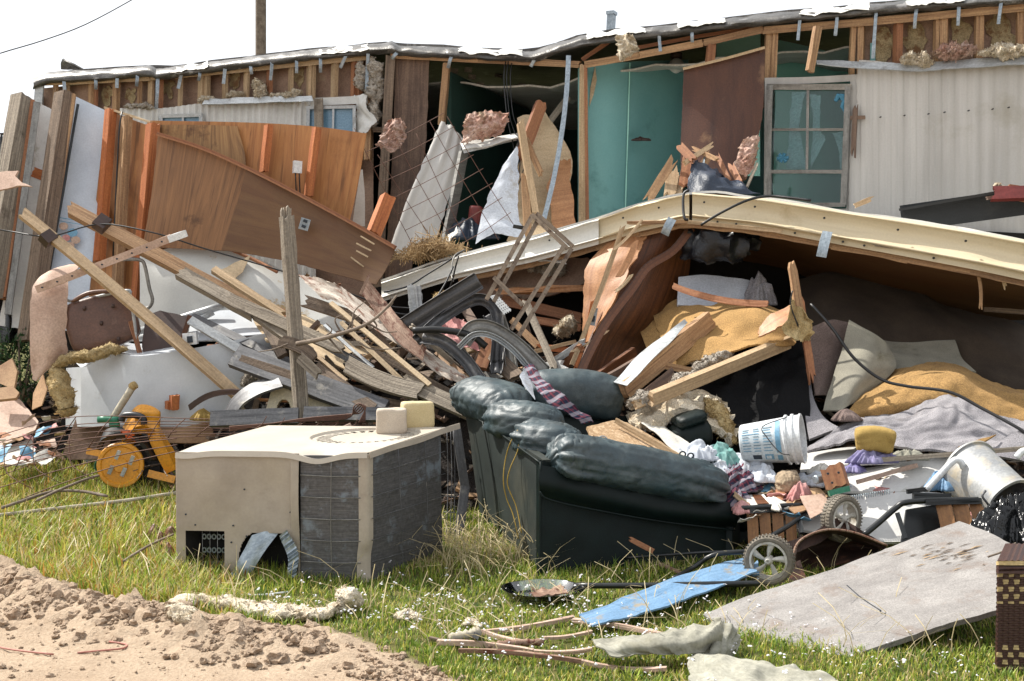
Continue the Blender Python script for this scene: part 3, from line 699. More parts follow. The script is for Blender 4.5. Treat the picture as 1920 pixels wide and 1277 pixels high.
def flowers():
    rnd = random.Random(11); mb = MB()
    for k in range(1900):
        y = 5.4 + 3.0 * rnd.random(); x = rnd.uniform(-1.6, 2.6)
        dens = math.exp(-((x + .45) ** 2 / .7 + (y - 6.95) ** 2 / .5)) + .45 * math.exp(-((x - .7) ** 2 / 1.6 + (y - 6.6) ** 2 / .8)) + .25 * math.exp(-((x - 1.5) ** 2 / 1.3 + (y - 5.8) ** 2 / .3))
        if rnd.random() > dens or grass_density(x, y) < .3: continue
        h = rnd.uniform(.045, .10); c = Vector((x, y, gz(x, y) + h)); r = rnd.uniform(.004, .0095)
        tl = Vector((rnd.uniform(-.5, .5), rnd.uniform(-.8, .3), 1)).normalized(); s = tl.cross(Vector((1, 0, .2))).normalized(); u = tl.cross(s)
        for q in range(rnd.randint(1, 3)):
            cc = c + s * rnd.uniform(-.014, .014) + u * rnd.uniform(-.014, .014) + tl * rnd.uniform(-.004, .004)
            pts = [cc + (s * math.cos(a * 1.0472) + u * math.sin(a * 1.0472)) * r * (.75 if a % 2 else 1) for a in range(6)]
            pts.append(cc + tl * r * .4); mb.add(pts, [(a, (a + 1) % 6, 6) for a in range(6)])
        mb.add([c - Vector((.0012, 0, h)), c - Vector((-.0012, 0, h)), c], [(0, 1, 2)], None, 1)
    o = mb.build('wildflowers', ['flower_white', 'leafgreen']); tag(o, kind='stuff')
M('flower_white', '#d8d6dc', '#efeef2', sc=(3, 3), rough=.8, bump=0, rnd=0, fineamt=0, coord='Object', trans=.3)
flowers()

# ------------------------------------------------------------------ mobile home (wrecked)
def AVG(pts): return sum(pts, Vector()) / len(pts)
home = thing('mobile_home', 'long wrecked mobile home with torn off siding, bare studs and a bent metal roof edge', 'mobile home', W(960, 560))
ROOF = [(62, 150), (90, 139), (180, 134), (285, 126), (290, 133), (400, 118), (480, 108), (620, 92), (735, 82), (748, 88), (850, 92), (940, 97), (1000, 99), (1045, 84), (1090, 70), (1160, 60), (1240, 52), (1310, 44), (1430, 30), (1560, 18), (1680, 6), (1800, -2), (1960, -12), (2260, -38)]
def roofy(x):
    for (a, ya), (b, yb) in zip(ROOF, ROOF[1:]):
        if a <= x <= b: return ya + (yb - ya) * (x - a) / (b - a)
    return ROOF[0][1] if x < 62 else ROOF[-1][1]
def build_home():
    # roof edge: crumpled metal trim
    xs = [62 + i * (2240 - 62) / 340 for i in range(341)]
    rows = []
    prof = [(.16, -4), (.02, -2), (-.10, 3), (-.13, 9), (-.11, 15), (-.05, 18)]
    for off, dy in prof:
        rows.append([W(x, roofy(x) + dy + 1.6 * mn.noise(Vector((x * .03, dy, 0))), off + .03 * mn.noise(Vector((x * .02, dy * .3, 4)))) for x in xs])
    S('roof_edge', None, None, rows, 'roof_metal', home, nu=340, nv=12, th=.01, noise=(.012, 9), seed=2, rag=.012)
    # peeling skin pieces over the edge
    for x, l, dy in ((330, 60, 2), (600, 90, 3), (860, 120, 0), (1100, 110, -1), (1270, 90, -2), (1500, 130, 0), (1700, 110, 0)):
        S('torn_roof_skin', None, None, [[W(x + i * l / 5, roofy(x + i * l / 5) + dy - 5 - 3 * math.sin(i * 2.1 + x), -.02) for i in range(6)], [W(x + i * l / 5, roofy(x + i * l / 5) + dy + 5 + 2.5 * math.sin(i * 3 + x), -.16) for i in range(6)]], 'siding_white', home, nu=24, nv=6, th=.004, noise=(.015, 12), seed=x, rag=.03)
    # roof deck behind the edge
    rows = []
    for off, rise in ((.1, 0), (1.4, .10), (2.4, .13), (3.4, .06), (4.6, -.15)):
        rows.append([W(x, roofy(x) - 1, 0) + Vector((.32 * off, off, rise)) for x in xs[::10]])
    S('roof_deck', None, None, rows, 'roof_metal', home, nu=60, nv=20, th=.05, noise=(.02, 2), seed=4)
    rows = [[p - Vector((0, 0, .30 + .05 * (i % 2))) + Vector((.1, .28, 0)) * (1 if k_ == 0 else 0) for i, p in enumerate(r)] for k_, r in enumerate(rows)]
    for a, b, nm in ((0, 11, 'ceiling'), (11, 30, 'ceiling')):
        S('ceiling', None, None, [r[a:b + 1] for r in rows], 'ceiling', home, nu=30, nv=12, th=.02, noise=(.01, 2))
    # back wall, floor, end walls
    def wallbox(name, x0, x1, o0, o1, y0, y1, mat, th=.05):
        S(name, None, None, [[W(x0, y0, o0), W(x1, y0, o1)], [W(x0, y1, o0), W(x1, y1, o1)]], mat, home, nu=12, nv=8, th=th, noise=(.01, 1), smooth=False)
    def span(name, a, b, ztop, zbot, mat, th=.05):
        a = Vector(a); b = Vector(b)
        S(name, None, None, [[Vector((a.x, a.y, ztop)), Vector((b.x, b.y, ztop))], [Vector((a.x, a.y, zbot)), Vector((b.x, b.y, zbot))]], mat, home, nu=10, nv=6, th=th, smooth=False)
    D = Vector((.32, 1, 0)).normalized() * 3.9
    L0 = W(70, 300); R0 = W(2236, 300)
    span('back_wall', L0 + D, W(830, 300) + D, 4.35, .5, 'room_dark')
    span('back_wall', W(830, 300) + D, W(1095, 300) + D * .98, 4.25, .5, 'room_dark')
    span('back_wall', W(1095, 300) + D, R0 + D, 4.4, .5, 'teal')
    span('end_wall', L0 + Vector((.02, .05, 0)), L0 + D, 4.3, .5, 'siding')
    span('end_wall', R0, R0 + D, 4.3, .5, 'siding')
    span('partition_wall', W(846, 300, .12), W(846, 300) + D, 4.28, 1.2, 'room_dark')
    span('partition_wall', W(1092, 300, .12), W(1092, 300) + D, 4.24, 1.2, 'teal')
    span('partition_wall', W(1640, 300, .12), W(1640, 300) + D, 4.3, 1.2, 'teal')
    fl = [W(70, 300), W(2236, 300)]
    S('floor', None, None, [[Vector((p.x, p.y, 1.2)) for p in fl], [Vector(((p + D).x, (p + D).y, 1.2)) for p in fl]], 'carpet_dark', home, nu=8, nv=4, th=.2, smooth=False)
    # top plates
    def plate(pts, w=11, off=0.02, mat='lumber_pale', name='top_plate'):
        for (a, b) in zip(pts, pts[1:]):
            B(name, None, None, W(*a, off), W(*b, off), w, .09, mat, home, roll=0)
    plate([(82, 156), (285, 146), (480, 128), (690, 107)], 10)
    plate([(735, 103), (900, 112), (1088, 121)], 12, .0, 'lumber')
    plate([(1098, 121), (1200, 103), (1320, 80), (1432, 55)], 13, .02, 'lumber')
    plate([(1432, 57), (1640, 40), (1920, 14), (1960, 10), (2236, -14)], 14, .0, 'lumber')
    plate([(1180, 92), (1300, 70), (1420, 50)], 7, .10, 'lumber_red')
    B('brace', None, None, W(1092, 112, .1), W(1150, 72, .1), 8, .05, 'lumber_red', home)
    # studs
    for i, x in enumerate([104, 124, 172, 179, 218, 262, 283, 302, 338, 378, 387, 422, 462, 505, 545, 579, 586, 627, 664, 674]):
        B('wall_stud', None, None, W(x + 1, 150 - (x - 104) * .06, .03), W(x - 4, 330, .05), random.choice([5, 6, 8]), .09, random.choice(['lumber_pale', 'lumber', 'lumber_red']), home, roll=random.uniform(-35, -10))
    for x, y0, y1, ww, tl, mt in ((1332, 82, 130, 15, 2, 'lumber_red'), (1440, 52, 150, 12, 2, 'lumber'), (1452, 54, 150, 10, 2, 'lumber'), (1598, 48, 150, 9, 2, 'lumber'), (1612, 47, 400, 11, 3, 'lumber'),
                                  (1680, 45, 420, 12, 4, 'lumber_red'), (1753, 38, 420, 7, 3, 'lumber'), (1768, 36, 420, 13, 3, 'lumber'), (1834, 30, 420, 14, 2, 'lumber'), (1912, 22, 420, 11, 0, 'lumber'), (1990, 14, 420, 12, 0, 'lumber'), (2070, 8, 420, 12, 0, 'lumber'), (2150, 0, 420, 12, 0, 'lumber'), (2228, -6, 640, 12, 0, 'lumber'),
                                  (1092, 122, 640, 14, 2, 'lumber_pale'), (1100, 122, 640, 6, -3, 'lumber_red')):
        B('wall_stud', None, None, W(x + tl, y0, .03), W(x - tl, y1, .05), ww, .09, mt, home, roll=random.uniform(-28, 8))
    # brown inner panelling seen between the studs
    S('inner_panelling', None, None, [[W(x, roofy(x) + 20, .14) for x in (72, 250, 480, 700)], [W(x, 620, .18) for x in (60, 250, 480, 700)]], 'backing', home, nu=30, nv=14, th=.01, noise=(.01, 2), seed=1)
    S('inner_panelling', None, None, [[W(x, roofy(x) + 20, .14) for x in (1605, 1760, 1960, 2236)], [W(x, 560, .16) for x in (1605, 1760, 1960, 2236)]], 'backing', home, nu=20, nv=12, th=.01, noise=(.01, 2), seed=3)
    for x, y, sx, sy in ((1655, 85, 22, 34), (1716, 75, 26, 34), (1800, 68, 26, 36), (1874, 62, 26, 38), (200, 178, 12, 20), (315, 165, 13, 18), (440, 150, 13, 20), (246, 176, 11, 16), (560, 140, 12, 20)):
        pts = []
        for a in range(18):
            r = .95 + .9 * mn.noise(Vector((math.cos(a / 18 * 6.28) * 1.4, math.sin(a / 18 * 6.28) * 1.4, x))); pts.append((x + sx * .95 * r * math.cos(a / 18 * 6.28), y + sy * r * math.sin(a / 18 * 6.28)))
        PL('insulation_residue', None, None, pts, (tuple_w(x, y, .125), tuple_w(x + 20, y, .125), tuple_w(x, y + 20, .125)), 'residue', th=.006, rag=.03, parent=home, seg=.04)
    # siding
    S('siding', None, None, [[W(225, 203, -.03), W(300, 203, -.04), W(385, 193, -.03), W(480, 190, -.05), W(570, 186, -.03), W(598, 190, -.03)], [W(x, 640, -.02) for x in (215, 290, 380, 470, 560, 590)]], 'siding_white', home, nu=150, nv=12, th=.006, wave=(.011, .085, 'u', 'box'), noise=(.004, 2), seed=6)
    rows = [[(1592, 112), (1640, 114), (1700, 122), (1745, 128), (1800, 126), (1960, 116), (2236, 96)], [(1590, 300), (1640, 300), (1700, 300), (1745, 300), (1800, 300), (1960, 300), (2236, 300)], [(1588, 600), (1640, 600), (1700, 600), (1745, 600), (1800, 600), (1960, 600), (2236, 600)]]
    ed = [(0, 1640), (112, 1638), (172, 1622), (180, 1627), (225, 1627), (262, 1612), (275, 1604), (300, 1602), (420, 1596), (700, 1590)]
    def cut(a, b):
        y = 114 + (600 - 114) * b; x = 1592 + (2236 - 1592) * a
        for (ya, xa), (yb, xb) in zip(ed, ed[1:]):
            if ya <= y < yb: return x < xa + (xb - xa) * (y - ya) / (yb - ya) + 1.5 * math.sin(y * .9)
        return False
    S('siding', None, None, [[W(x, y, -.05) for x, y in r] for r in rows], 'siding', home, nu=330, nv=90, th=.005, fn=lambda a, b, U, V: .0045 * max(-1, min(1, 2.2 * math.sin(U * 6.283 / .115))) + .012 * math.exp(-a * 15) * math.sin(U * 28), noise=(.008, 1.6), seed=8, holes=cut)
    for i in range(7):
        mbn = MB(); c = W(1650 + i * 40 + (i % 3) * 5, 220 - i * 3, -.075)
        mbn.tube([c, c + Vector((0, -.03, 0))], .007, 8); mbn.build('nail', 'cable', home)
    S('siding_flashing', None, None, [[W(1530, 112, -.10), W(1640, 116, -.1), W(1700, 118, -.1), W(1800, 112, -.08), W(1960, 100, -.08), W(2236, 80, -.08)], [W(1532, 121, -.18), W(1640, 128, -.16), W(1700, 132, -.14), W(1780, 130, -.14), W(1960, 118, -.14), W(2236, 98, -.14)]], 'alu_white', home, nu=60, nv=5, th=.008, noise=(.02, 4), seed=4)
    S('siding_flashing', None, None, [[W(385, 185, -.10), W(480, 182, -.1), W(585, 180, -.1)], [W(378, 195, -.15), W(480, 193, -.16), W(587, 190, -.15)]], 'alu_white', home, nu=40, nv=5, th=.008, noise=(.02, 4), seed=5)
    S('corner_trim', None, None, [[W(66, 155, -.06), W(82, 155, -.06)], [W(52, 330, -.06), W(66, 330, -.06)], [W(30, 640, -.06), W(46, 640, -.06)]], 'alu_white', home, nu=3, nv=12, th=.02)
    # insulation strip and brown boards beside the opening
    S('board_panel', None, None, [[W(742, 108, .02), W(805, 112, .04)], [W(735, 300, .02), W(795, 300, .04)], [W(715, 600, 0), W(760, 600, .02)]], 'wood_greybrown', home, nu=8, nv=20, th=.015, noise=(.01, 3), seed=12, rag=.01, swap=True)
    B('wall_stud', None, None, W(733, 105, -.02), W(705, 600, -.05), 17, .09, 'weathered_dark', home, roll=5)
    B('wall_stud', None, None, W(694, 108, -.02), W(690, 300, -.02), 12, .09, 'lumber', home, roll=15)
    B('wall_stud', None, None, W(838, 118, .02), W(828, 235, .05), 12, .08, 'lumber', home, roll=15)
    B('door_header', None, None, W(745, 245, -.05), W(700, 243, -.05), 9, .04, 'weathered_dark', home)
    # metal straps hanging from the roof edge
    st = [(120, 24, 2), (180, 22, 0), (220, 22, -1), (258, 22, -2), (296, 60, -3), (340, 28, -6), (375, 18, -3), (422, 30, -3), (470, 18, 2), (510, 34, -3), (556, 26, 0), (601, 30, 0), (650, 26, -12), (690, 75, -3), (745, 12, -10), (848, 24, -8), (1003, 15, -8), (1236, 32, 2), (1298, 22, 0), (1500, 40, -4), (1570, 38, -4), (1643, 88, -6), (1719, 38, -4), (1798, 38, -2), (1877, 40, -5)]
    for x, l, dx in st:
        y = roofy(x) + 12
        B('roof_strap', None, None, W(x, y, -.10), W(x + dx, y + l, -.10), 6, .004, 'galv', home, bend2=random.uniform(-.01, .03), roll=random.uniform(-20, 20))
    # window with trim on the right
    def rect(x0, y0, x1, y1, o0, o1=None):
        o1 = o0 if o1 is None else o1
        return [W(x0, y0, o0), W(x1, y0, o1), W(x1, y1, o1), W(x0, y1, o0)]
    S('window_surround', None, None, [[W(1434, 146, -.04), W(1520, 144, -.04), W(1610, 139, -.04)], [W(1430, 640, -.03), W(1515, 640, -.03), W(1592, 640, -.03)]], 'siding', home, nu=60, nv=40, th=.008, noise=(.004, 4), holes=lambda a, b: .09 < a < .91 and .03 < b < .49, seed=6)
    win = B('window', None, None, W(1444, 160, -.09), W(1438, 384, -.09), 10, .05, 'alu', home, roll=0, jit=0)
    def bar(a, b, wd, mat='alu', t=.03, off=-.085): return B('window_frame', None, None, W(*a, off), W(*b, off), wd, t, mat, win, roll=0, jit=0)
    bar((1590, 160), (1581, 384), 11); bar((1438, 163), (1597, 163), 11); bar((1440, 322), (1585, 322), 7); bar((1440, 384), (1585, 384), 8)
    for a, b in (((1515, 168), (1513, 318)), ((1446, 243), (1584, 243))): B('window_bar', None, None, W(*a, -.075), W(*b, -.075), 5, .02, 'alu', win, roll=0, jit=0)
    for y0, y1 in ((168, 319), (325, 381)):
        S('window_pane', None, None, [[W(1448, y0, -.06), W(1585, y0, -.06)], [W(1444, y1, -.06), W(1580, y1, -.06)]], 'glass', win, nu=2, nv=2, th=.004)
    # torn white curtain behind it
    for k, rr in enumerate(([[(1485, 172), (1512, 172)], [(1480, 235), (1500, 228)], [(1474, 316), (1512, 316)]], [[(1518, 175), (1538, 178)], [(1524, 225), (1538, 238)], [(1520, 316), (1548, 262)]], [[(1560, 250), (1580, 245)], [(1574, 285), (1582, 285)], [(1575, 318), (1582, 318)]])):
        S('torn_curtain', None, None, [[W(x, y, .02 + .04 * k) for x, y in r] for r in rr], 'curtain', win, nu=14, nv=16, th=.003, noise=(.02, 5), seed=k + 3, rag=.02)
    # blue window stickers
    mb = MB()
    mb.tube([W(x, y, -.066) for x, y in ((1566, 190), (1572, 180), (1580, 181), (1584, 190), (1580, 200), (1584, 210))], [.018, .03, .035, .03, .025, .012], 8)
    mb.build('window_sticker', 'sticker', win)
    mb = MB()
    for a in range(6): mb.tube([W(1468, 296, -.066), W(1468 + 11 * math.cos(a), 296 + 9 * math.sin(a), -.066)], [.01, .022], 6)
    mb.build('window_sticker', 'sticker', win)
    # sloping teal bathroom wall sheet with its seam
    S('inner_wall_sheet', None, None, [[W(1102, 124, .20), W(1180, 116, .5), W(1290, 112, 1.4)], [W(1100, 300, .15), W(1175, 300, .5), W(1280, 300, 1.3)], [W(1098, 560, .15), W(1170, 560, .5), W(1270, 560, 1.2)]], 'teal', home, nu=30, nv=20, th=.012, noise=(.012, 1.5), seed=9)
    B('wall_seam', None, None, W(1181, 118, .47), W(1172, 420, .47), 2.2, .004, 'teal_bright', home, roll=0)
    PL('torn_paper', None, None, [(1116, 124), (1119, 150), (1113, 178), (1105, 200), (1107, 165)], (tuple_w(1100, 120, .18), tuple_w(1140, 120, .32), tuple_w(1100, 200, .16)), 'plywood_cream', th=.004, parent=home)
    heap('toilet_roll_holder', None, None, W(1200, 262, .50), .09, .03, .03, 'brown_dark', home, seed=3)
    S('inner_wall_sheet', None, None, [[W(1343, 72, 1.2), W(1425, 62, 1.0)], [W(1343, 330, 1.2), W(1425, 330, 1.0)]], 'teal_bright', home, nu=10, nv=10, th=.01, noise=(.01, 2))
    S('inner_wall_sheet', None, None, [[W(1455, 74, 1.3), W(1520, 88, 1.7), W(1600, 108, 2.4)], [W(1450, 420, 1.3), W(1520, 420, 1.7), W(1600, 420, 2.4)]], 'teal_bright', home, nu=10, nv=10, th=.01, noise=(.01, 2))
    # windows at left
    def small_window(x0, y0, x1, y1, dark, off=-.06):
        w_ = B('window', None, None, W(x0, y0, off), W(x0 - 2, y1, off), 6, .04, 'alu_white', home, roll=0, jit=0)
        B('window_frame', None, None, W(x1, y0 - 2, off), W(x1, y1, off), 6, .04, 'alu_white', w_, roll=0, jit=0)
        B('window_frame', None, None, W(x0 - 3, y0, off), W(x1 + 3, y0 - 2, off), 6, .04, 'alu_white', w_, roll=0, jit=0)
        B('window_frame', None, None, W(x0 - 3, y1, off), W(x1 + 3, y1, off), 6, .04, 'alu_white', w_, roll=0, jit=0)
        B('window_bar', None, None, W((x0 + x1) / 2 + 4, y0, off), W((x0 + x1) / 2 + 2, y1, off), 4, .03, 'alu_white', w_, roll=0, jit=0)
        S('window_pane', None, None, [[W(x0, y0, off + .02), W(x1, y0, off + .02)], [W(x0, y1, off + .02), W(x1, y1, off + .02)]], 'pane_blue', w_, nu=2, nv=2, th=.004)
    small_window(578, 202, 664, 300, 1, -.10); small_window(302, 218, 376, 300, 1, -.08)
    S('siding', None, None, [[W(590, 184, -.03), W(660, 180, -.06), W(690, 176, -.10)], [W(592, 198, -.03), W(660, 195, -.06), W(688, 194, -.12)], [W(664, 215, -.06), W(676, 212, -.10), W(700, 216, -.16)], [W(664, 300, -.05), W(672, 300, -.10), W(690, 300, -.16)]][:2], 'siding_white', home, nu=24, nv=6, th=.006, noise=(.01, 4))
    S('torn_siding', None, None, [[W(666, 178, -.06), W(692, 176, -.13)], [W(668, 205, -.06), W(686, 205, -.2)], [W(668, 225, -.06), W(703, 228, -.22)], [W(666, 250, -.06), W(684, 247, -.2)]], 'siding_white', home, nu=14, nv=24, th=.006, noise=(.04, 5), seed=31, rag=.04)
    B('trim_board', None, None, W(597, 183, -.16), W(598, 240, -.16), 17, .02, 'weathered', home, roll=0)
def tuple_w(px, py, off): return (px, py, WD(px) + off)
M('residue', '#8a7a58', '#b8a67e', sc=(9, 9), rough=1, stain='#75583c', st=(.5, .6), sscale=7, bump=.6, bd=.01, fine=70, fineamt=.4, rnd=.1)
M('curtain', '#9cc6c8', '#bcd8da', sc=(3, 3), rough=.9, bump=.1, rnd=.05, trans=.4)
M('pane_blue', '#5d7f96', '#7396ad', sc=(2, 2), rough=.15, bump=0, rnd=.05)
build_home()

# ------------------------------------------------------------------ background things
def background():
    o = T('utility_pole', 'weathered wooden utility pole rising behind the mobile home roof', 'utility pole', [P(489, -60, 32), P(489, 100, 32), P(489, 560, 32)], .135, 'twig', n=12, sub=4)
    T('power_line', 'thin black power line crossing the white sky at upper left', 'power line', [(-60, 122, 28), (0, 100, 28), (80, 76, 29), (160, 46, 30), (250, -2, 31), (330, -50, 32)], .013, 'cable', sub=20)
    v = thing('roof_vent', 'short grey metal vent standing up from the roof', 'roof vent', W(1145, 60, 1.2))
    B('vent_pipe', None, None, W(1147, 26, 1.2), W(1144, 75, 1.2), 12, .1, 'galv', v, roll=20)
    B('vent_cap', None, None, W(1147, 22, 1.2), W(1147, 28, 1.2), 15, .12, 'galv', v, roll=20)
    S('roof_flap', 'curled grey shingle flap sticking up at the left end of the roof', 'roof flap', [[W(114, 130, .3), W(135, 131, .3), W(158, 133, .3)], [W(114, 118, .25), W(132, 124, .2), W(152, 131, .2)], [W(117, 110, .2), W(130, 118, .15), W(158, 131, .2)]], 'roof_metal', nu=12, nv=8, th=.02, noise=(.01, 6))
    # thin porch rail at the far left
    f = thing('metal_railing', 'thin dark railing showing at the left edge behind the fallen wall', 'railing', P(0, 320, 16))
    T('rail', None, None, [(-60, 252, 16), (16, 251, 16)], .015, 'black_metal', f, sub=2)
    T('rail', None, None, [(-60, 268, 16), (8, 268, 16)], .01, 'black_metal', f, sub=2)
    T('rail_post', None, None, [(2, 252, 16), (6, 560, 16)], .02, 'black_metal', f, sub=2)
background()

# ------------------------------------------------------------------ debris mound
def H(x, y):
    z = gz(x, y)
    c = 1.12 * sst(9.75, 11.3, y) * sst(-3.0, -2.0, x) * (1 - sst(.3, 1.2, x))
    r = (.20 * sst(8.9, 9.3, y) + .35 * sst(9.7, 11.0, y) + .3 * sst(11, 12, y)) * sst(.3, 1.0, x)
    l = .55 * sst(11.3, 12.3, y) * (1 - sst(-3.0, -2.2, x))
    m = max(c, r, l)
    return z - .03 + m * (1 + .18 * mn.noise(Vector((x * 2, y * 2, 1)))) + .05 * mn.noise(Vector((x * 5, y * 5, 3))) * (1 if m > .05 else 0)
def mound():
    v = []; f = []; nx = 150; ny = 70
    for j in range(ny + 1):
        for i in range(nx + 1):
            x = -6.2 + 11.6 * i / nx; y = 8.85 + 5.2 * j / ny; z = H(x, y)
            e = min(i, nx - i, ny - j) / 4
            v.append((x, y, z if e >= 1 else z * e + (gz(x, y) - .1) * (1 - e)))
    for j in range(ny):
        for i in range(nx):
            a = j * (nx + 1) + i; f.append((a, a + 1, a + nx + 2, a + nx + 1))
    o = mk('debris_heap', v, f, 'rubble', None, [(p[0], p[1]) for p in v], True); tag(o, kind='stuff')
    rnd = random.Random(21); mb = MB(); random.seed(21)
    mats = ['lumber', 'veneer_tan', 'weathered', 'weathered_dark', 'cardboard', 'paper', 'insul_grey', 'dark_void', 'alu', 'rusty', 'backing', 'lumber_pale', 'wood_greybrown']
    wts = [2, 2, 4, 7, 2, .6, 1, 16, 1, 2, 3, 1, 6]  # dark_void weighs most, painting shaded gaps among the pieces
    k = 0
    while k < 3600:
        x = rnd.uniform(-5.8, 5.0); y = rnd.uniform(8.95, 13.0)
        if H(x, y) - gz(x, y) < .03: continue
        k += 1
        L = rnd.uniform(.04, .34); wd = rnd.uniform(.008, .07); th = rnd.uniform(.004, .03)
        a = rnd.uniform(0, 3.14); el = rnd.gauss(0, .35)
        d = Vector((math.cos(a) * math.cos(el), math.sin(a) * math.cos(el), math.sin(el)))
        c = Vector((x, y, H(x, y) + rnd.uniform(0, .07)))
        up = Vector((rnd.gauss(0, .5), rnd.gauss(-.2, .5), 1)).normalized()
        v, f, u = beam_geo(c - d * L / 2, c + d * L / 2, wd, th, up=up, segs=1, nw=1, taper=rnd.uniform(.3, 1))
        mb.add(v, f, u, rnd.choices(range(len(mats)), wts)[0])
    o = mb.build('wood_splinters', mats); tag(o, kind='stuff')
mound()
def on_mound(px, py, dz=0):
    lo, hi = 5.0, 14.0; best = hi; st_ = .02; d = lo
    while d < hi:
        p = P(px, py, d)
        if p.z < H(p.x, p.y) + dz and p.y > 8.8 or p.z < gz(p.x, p.y) + dz: return p
        d += st_
    return P(px, py, hi)

# ------------------------------------------------------------------ fallen wall at the left
def left_wall():
    t = thing('fallen_wall_frame', 'fallen wall frame of grey and tan posts with white sheeting leaning at far left', 'fallen wall', P(80, 560, 12.4))
    B('wall_post', None, None, (44, 184, 12.6), (-22, 560, 12.0), 36, .16, 'weathered', t, roll=-38)
    B('wall_post', None, None, (60, 190, 12.62), (6, 560, 12.1), 14, .09, 'lumber_red', t, roll=20)
    B('metal_edge', None, None, (70, 192, 12.5), (15, 590, 12.0), 12, .03, 'alu', t, roll=10)
    S('white_sheet', None, None, [[(74, 193, 12.7), (104, 208, 12.75)], [(45, 380, 12.4), (96, 400, 12.4)], [(-4, 610, 12.1), (60, 620, 12.1)]], 'white_paint', t, nu=8, nv=14, th=.012, noise=(.01, 2), seed=1, rag=.01)
    B('wall_post', None, None, (122, 173, 12.5), (52, 640, 11.9), 27, .15, 'weathered_dark', t, roll=-35)
    B('wall_post', None, None, (137, 178, 12.52), (80, 560, 12.1), 11, .09, 'lumber', t, roll=5)
    B('blocking', None, None, (62, 322, 12.5), (92, 334, 12.5), 19, .04, 'lumber_orange', t, roll=0)
    S('wallpaper_sheet', None, None, [[(142, 181, 12.7), (196, 206, 12.75)], [(120, 340, 12.5), (188, 350, 12.5)], [(92, 505, 12.2), (172, 500, 12.2)], [(80, 620, 12.0), (160, 620, 12.0)]], 'wallpaper_blue', t, nu=8, nv=16, th=.012, noise=(.008, 2), seed=2)
    B('metal_edge', None, None, (146, 196, 12.6), (93, 506, 12.15), 5, .03, 'black_metal', t, roll=0)
    # faint printed border on the wallpaper: bands and shells
    for k, (y, h) in enumerate(((408, 1.6), (414, 1.2), (478, 1.6), (484, 1.2))):
        B('wallpaper_band', None, None, (112 - (y - 408) * .18, y, 12.3), (182 - (y - 408) * .12, y + 12, 12.3), h, .004, 'print_blue', t, roll=0, jit=0)
    for (x, y, r, m) in ((119, 424, 9, 'cardboard_pink'), (136, 436, 10, 'print_blue'), (124, 446, 8, 'cloth_pink'), (142, 450, 9, 'cardboard_pink'), (132, 460, 8, 'cardboard_pink')):
        heap_p = [(x + r * math.cos(a), y + r * .8 * math.sin(a)) for a in [i * .7 for i in range(9)]]
        PL('wallpaper_shell', None, None, heap_p, ((100, 400, 12.29), (180, 400, 12.29), (100, 480, 12.20)), m, th=.003, parent=t)
    # second frame: orange studs and tan panel
    t2 = thing('plywood_wall_section', 'upright wall section of tan plywood between orange studs and the wallpapered sheet', 'wall section', P(230, 540, 12.2))
    S('plywood_sheet', None, None, [[(198, 206, 12.6), (285, 238, 12.4)], [(180, 380, 12.45), (272, 400, 12.25)], [(165, 560, 12.3), (258, 570, 12.1)]], 'plywood', t2, nu=10, nv=16, th=.015, noise=(.01, 1.5), swap=True)
    B('stud', None, None, (208, 206, 12.45), (186, 490, 12.2), 16, .09, 'lumber_orange', t2, roll=-30)
    B('stud', None, None, (238, 218, 12.38), (220, 540, 12.1), 15, .09, 'lumber', t2, roll=-25)
    B('stud', None, None, (287, 232, 12.25), (258, 565, 12.0), 19, .10, 'lumber_orange', t2, roll=-30)
    T('electric_cable', None, None, [(229, 210, 12.35), (224, 240, 12.3), (219, 330, 12.3), (212, 480, 12.15)], .009, 'cable', t2, sub=8)
    B('top_plate', None, None, (200, 203, 12.5), (286, 230, 12.3), 4, .08, 'plywood_cream', t2, roll=0)
    # panel A : large upright plywood sheet with studs and a junction box
    t3 = thing('fallen_partition', 'large upright plywood panel with two bright orange studs and a white switch box', 'plywood panel', P(520, 440, 12.2))
    S('plywood_sheet', None, None, [[(276, 226, 12.45), (400, 228, 12.35), (500, 231, 12.25), (600, 238, 12.15), (686, 250, 12.0)], [(276, 330, 12.4), (390, 330, 12.3), (490, 330, 12.2), (590, 340, 12.1), (670, 345, 12.0)], [(270, 470, 12.3), (380, 470, 12.2), (480, 450, 12.15), (580, 450, 12.1), (648, 440, 12.0)]], 'plywood', t3, nu=30, nv=16, th=.016, noise=(.012, 1.2), seed=4, swap=True)
    S('plywood_sheet', None, None, [[(293, 234, 12.32), (380, 234, 12.28), (445, 236, 12.25)], [(285, 330, 12.3), (370, 330, 12.22), (460, 320, 12.18)], [(268, 460, 12.2), (340, 462, 12.15), (425, 465, 12.1)]], 'plywood_pale', t3, nu=20, nv=16, th=.014, noise=(.012, 1.2), seed=5, swap=True)
    for (a, b, w_) in (((504, 234, 12.12), (495, 322, 12.1), 12), ((594, 240, 12.0), (578, 368, 12.0), 12)):
        B('stud', None, None, a, b, w_, .08, 'lumber_orange', t3, roll=-25)
    bx = B('switch_box', None, None, (558, 302, 12.0), (557, 325, 12.0), 15, .06, 'plastic_white', t3, roll=-15, jit=0)
    for dx in (-3, 4): T('box_wire', None, None, [(557 + dx, 325, 11.98), (558 + dx, 350, 12.0), (559 + dx, 372, 12.0)], .006, 'cable', bx, sub=4)
    # white shard right of it
    S('siding_sheet', 'narrow white metal siding strip between the plywood panel and the house corner', 'siding strip', [[(676, 318, 12.6), (680, 318, 12.6)], [(668, 370, 12.6), (684, 370, 12.6)], [(660, 424, 12.6), (684, 424, 12.6)]], 'siding_white', nu=5, nv=10, th=.006, noise=(.01, 4))
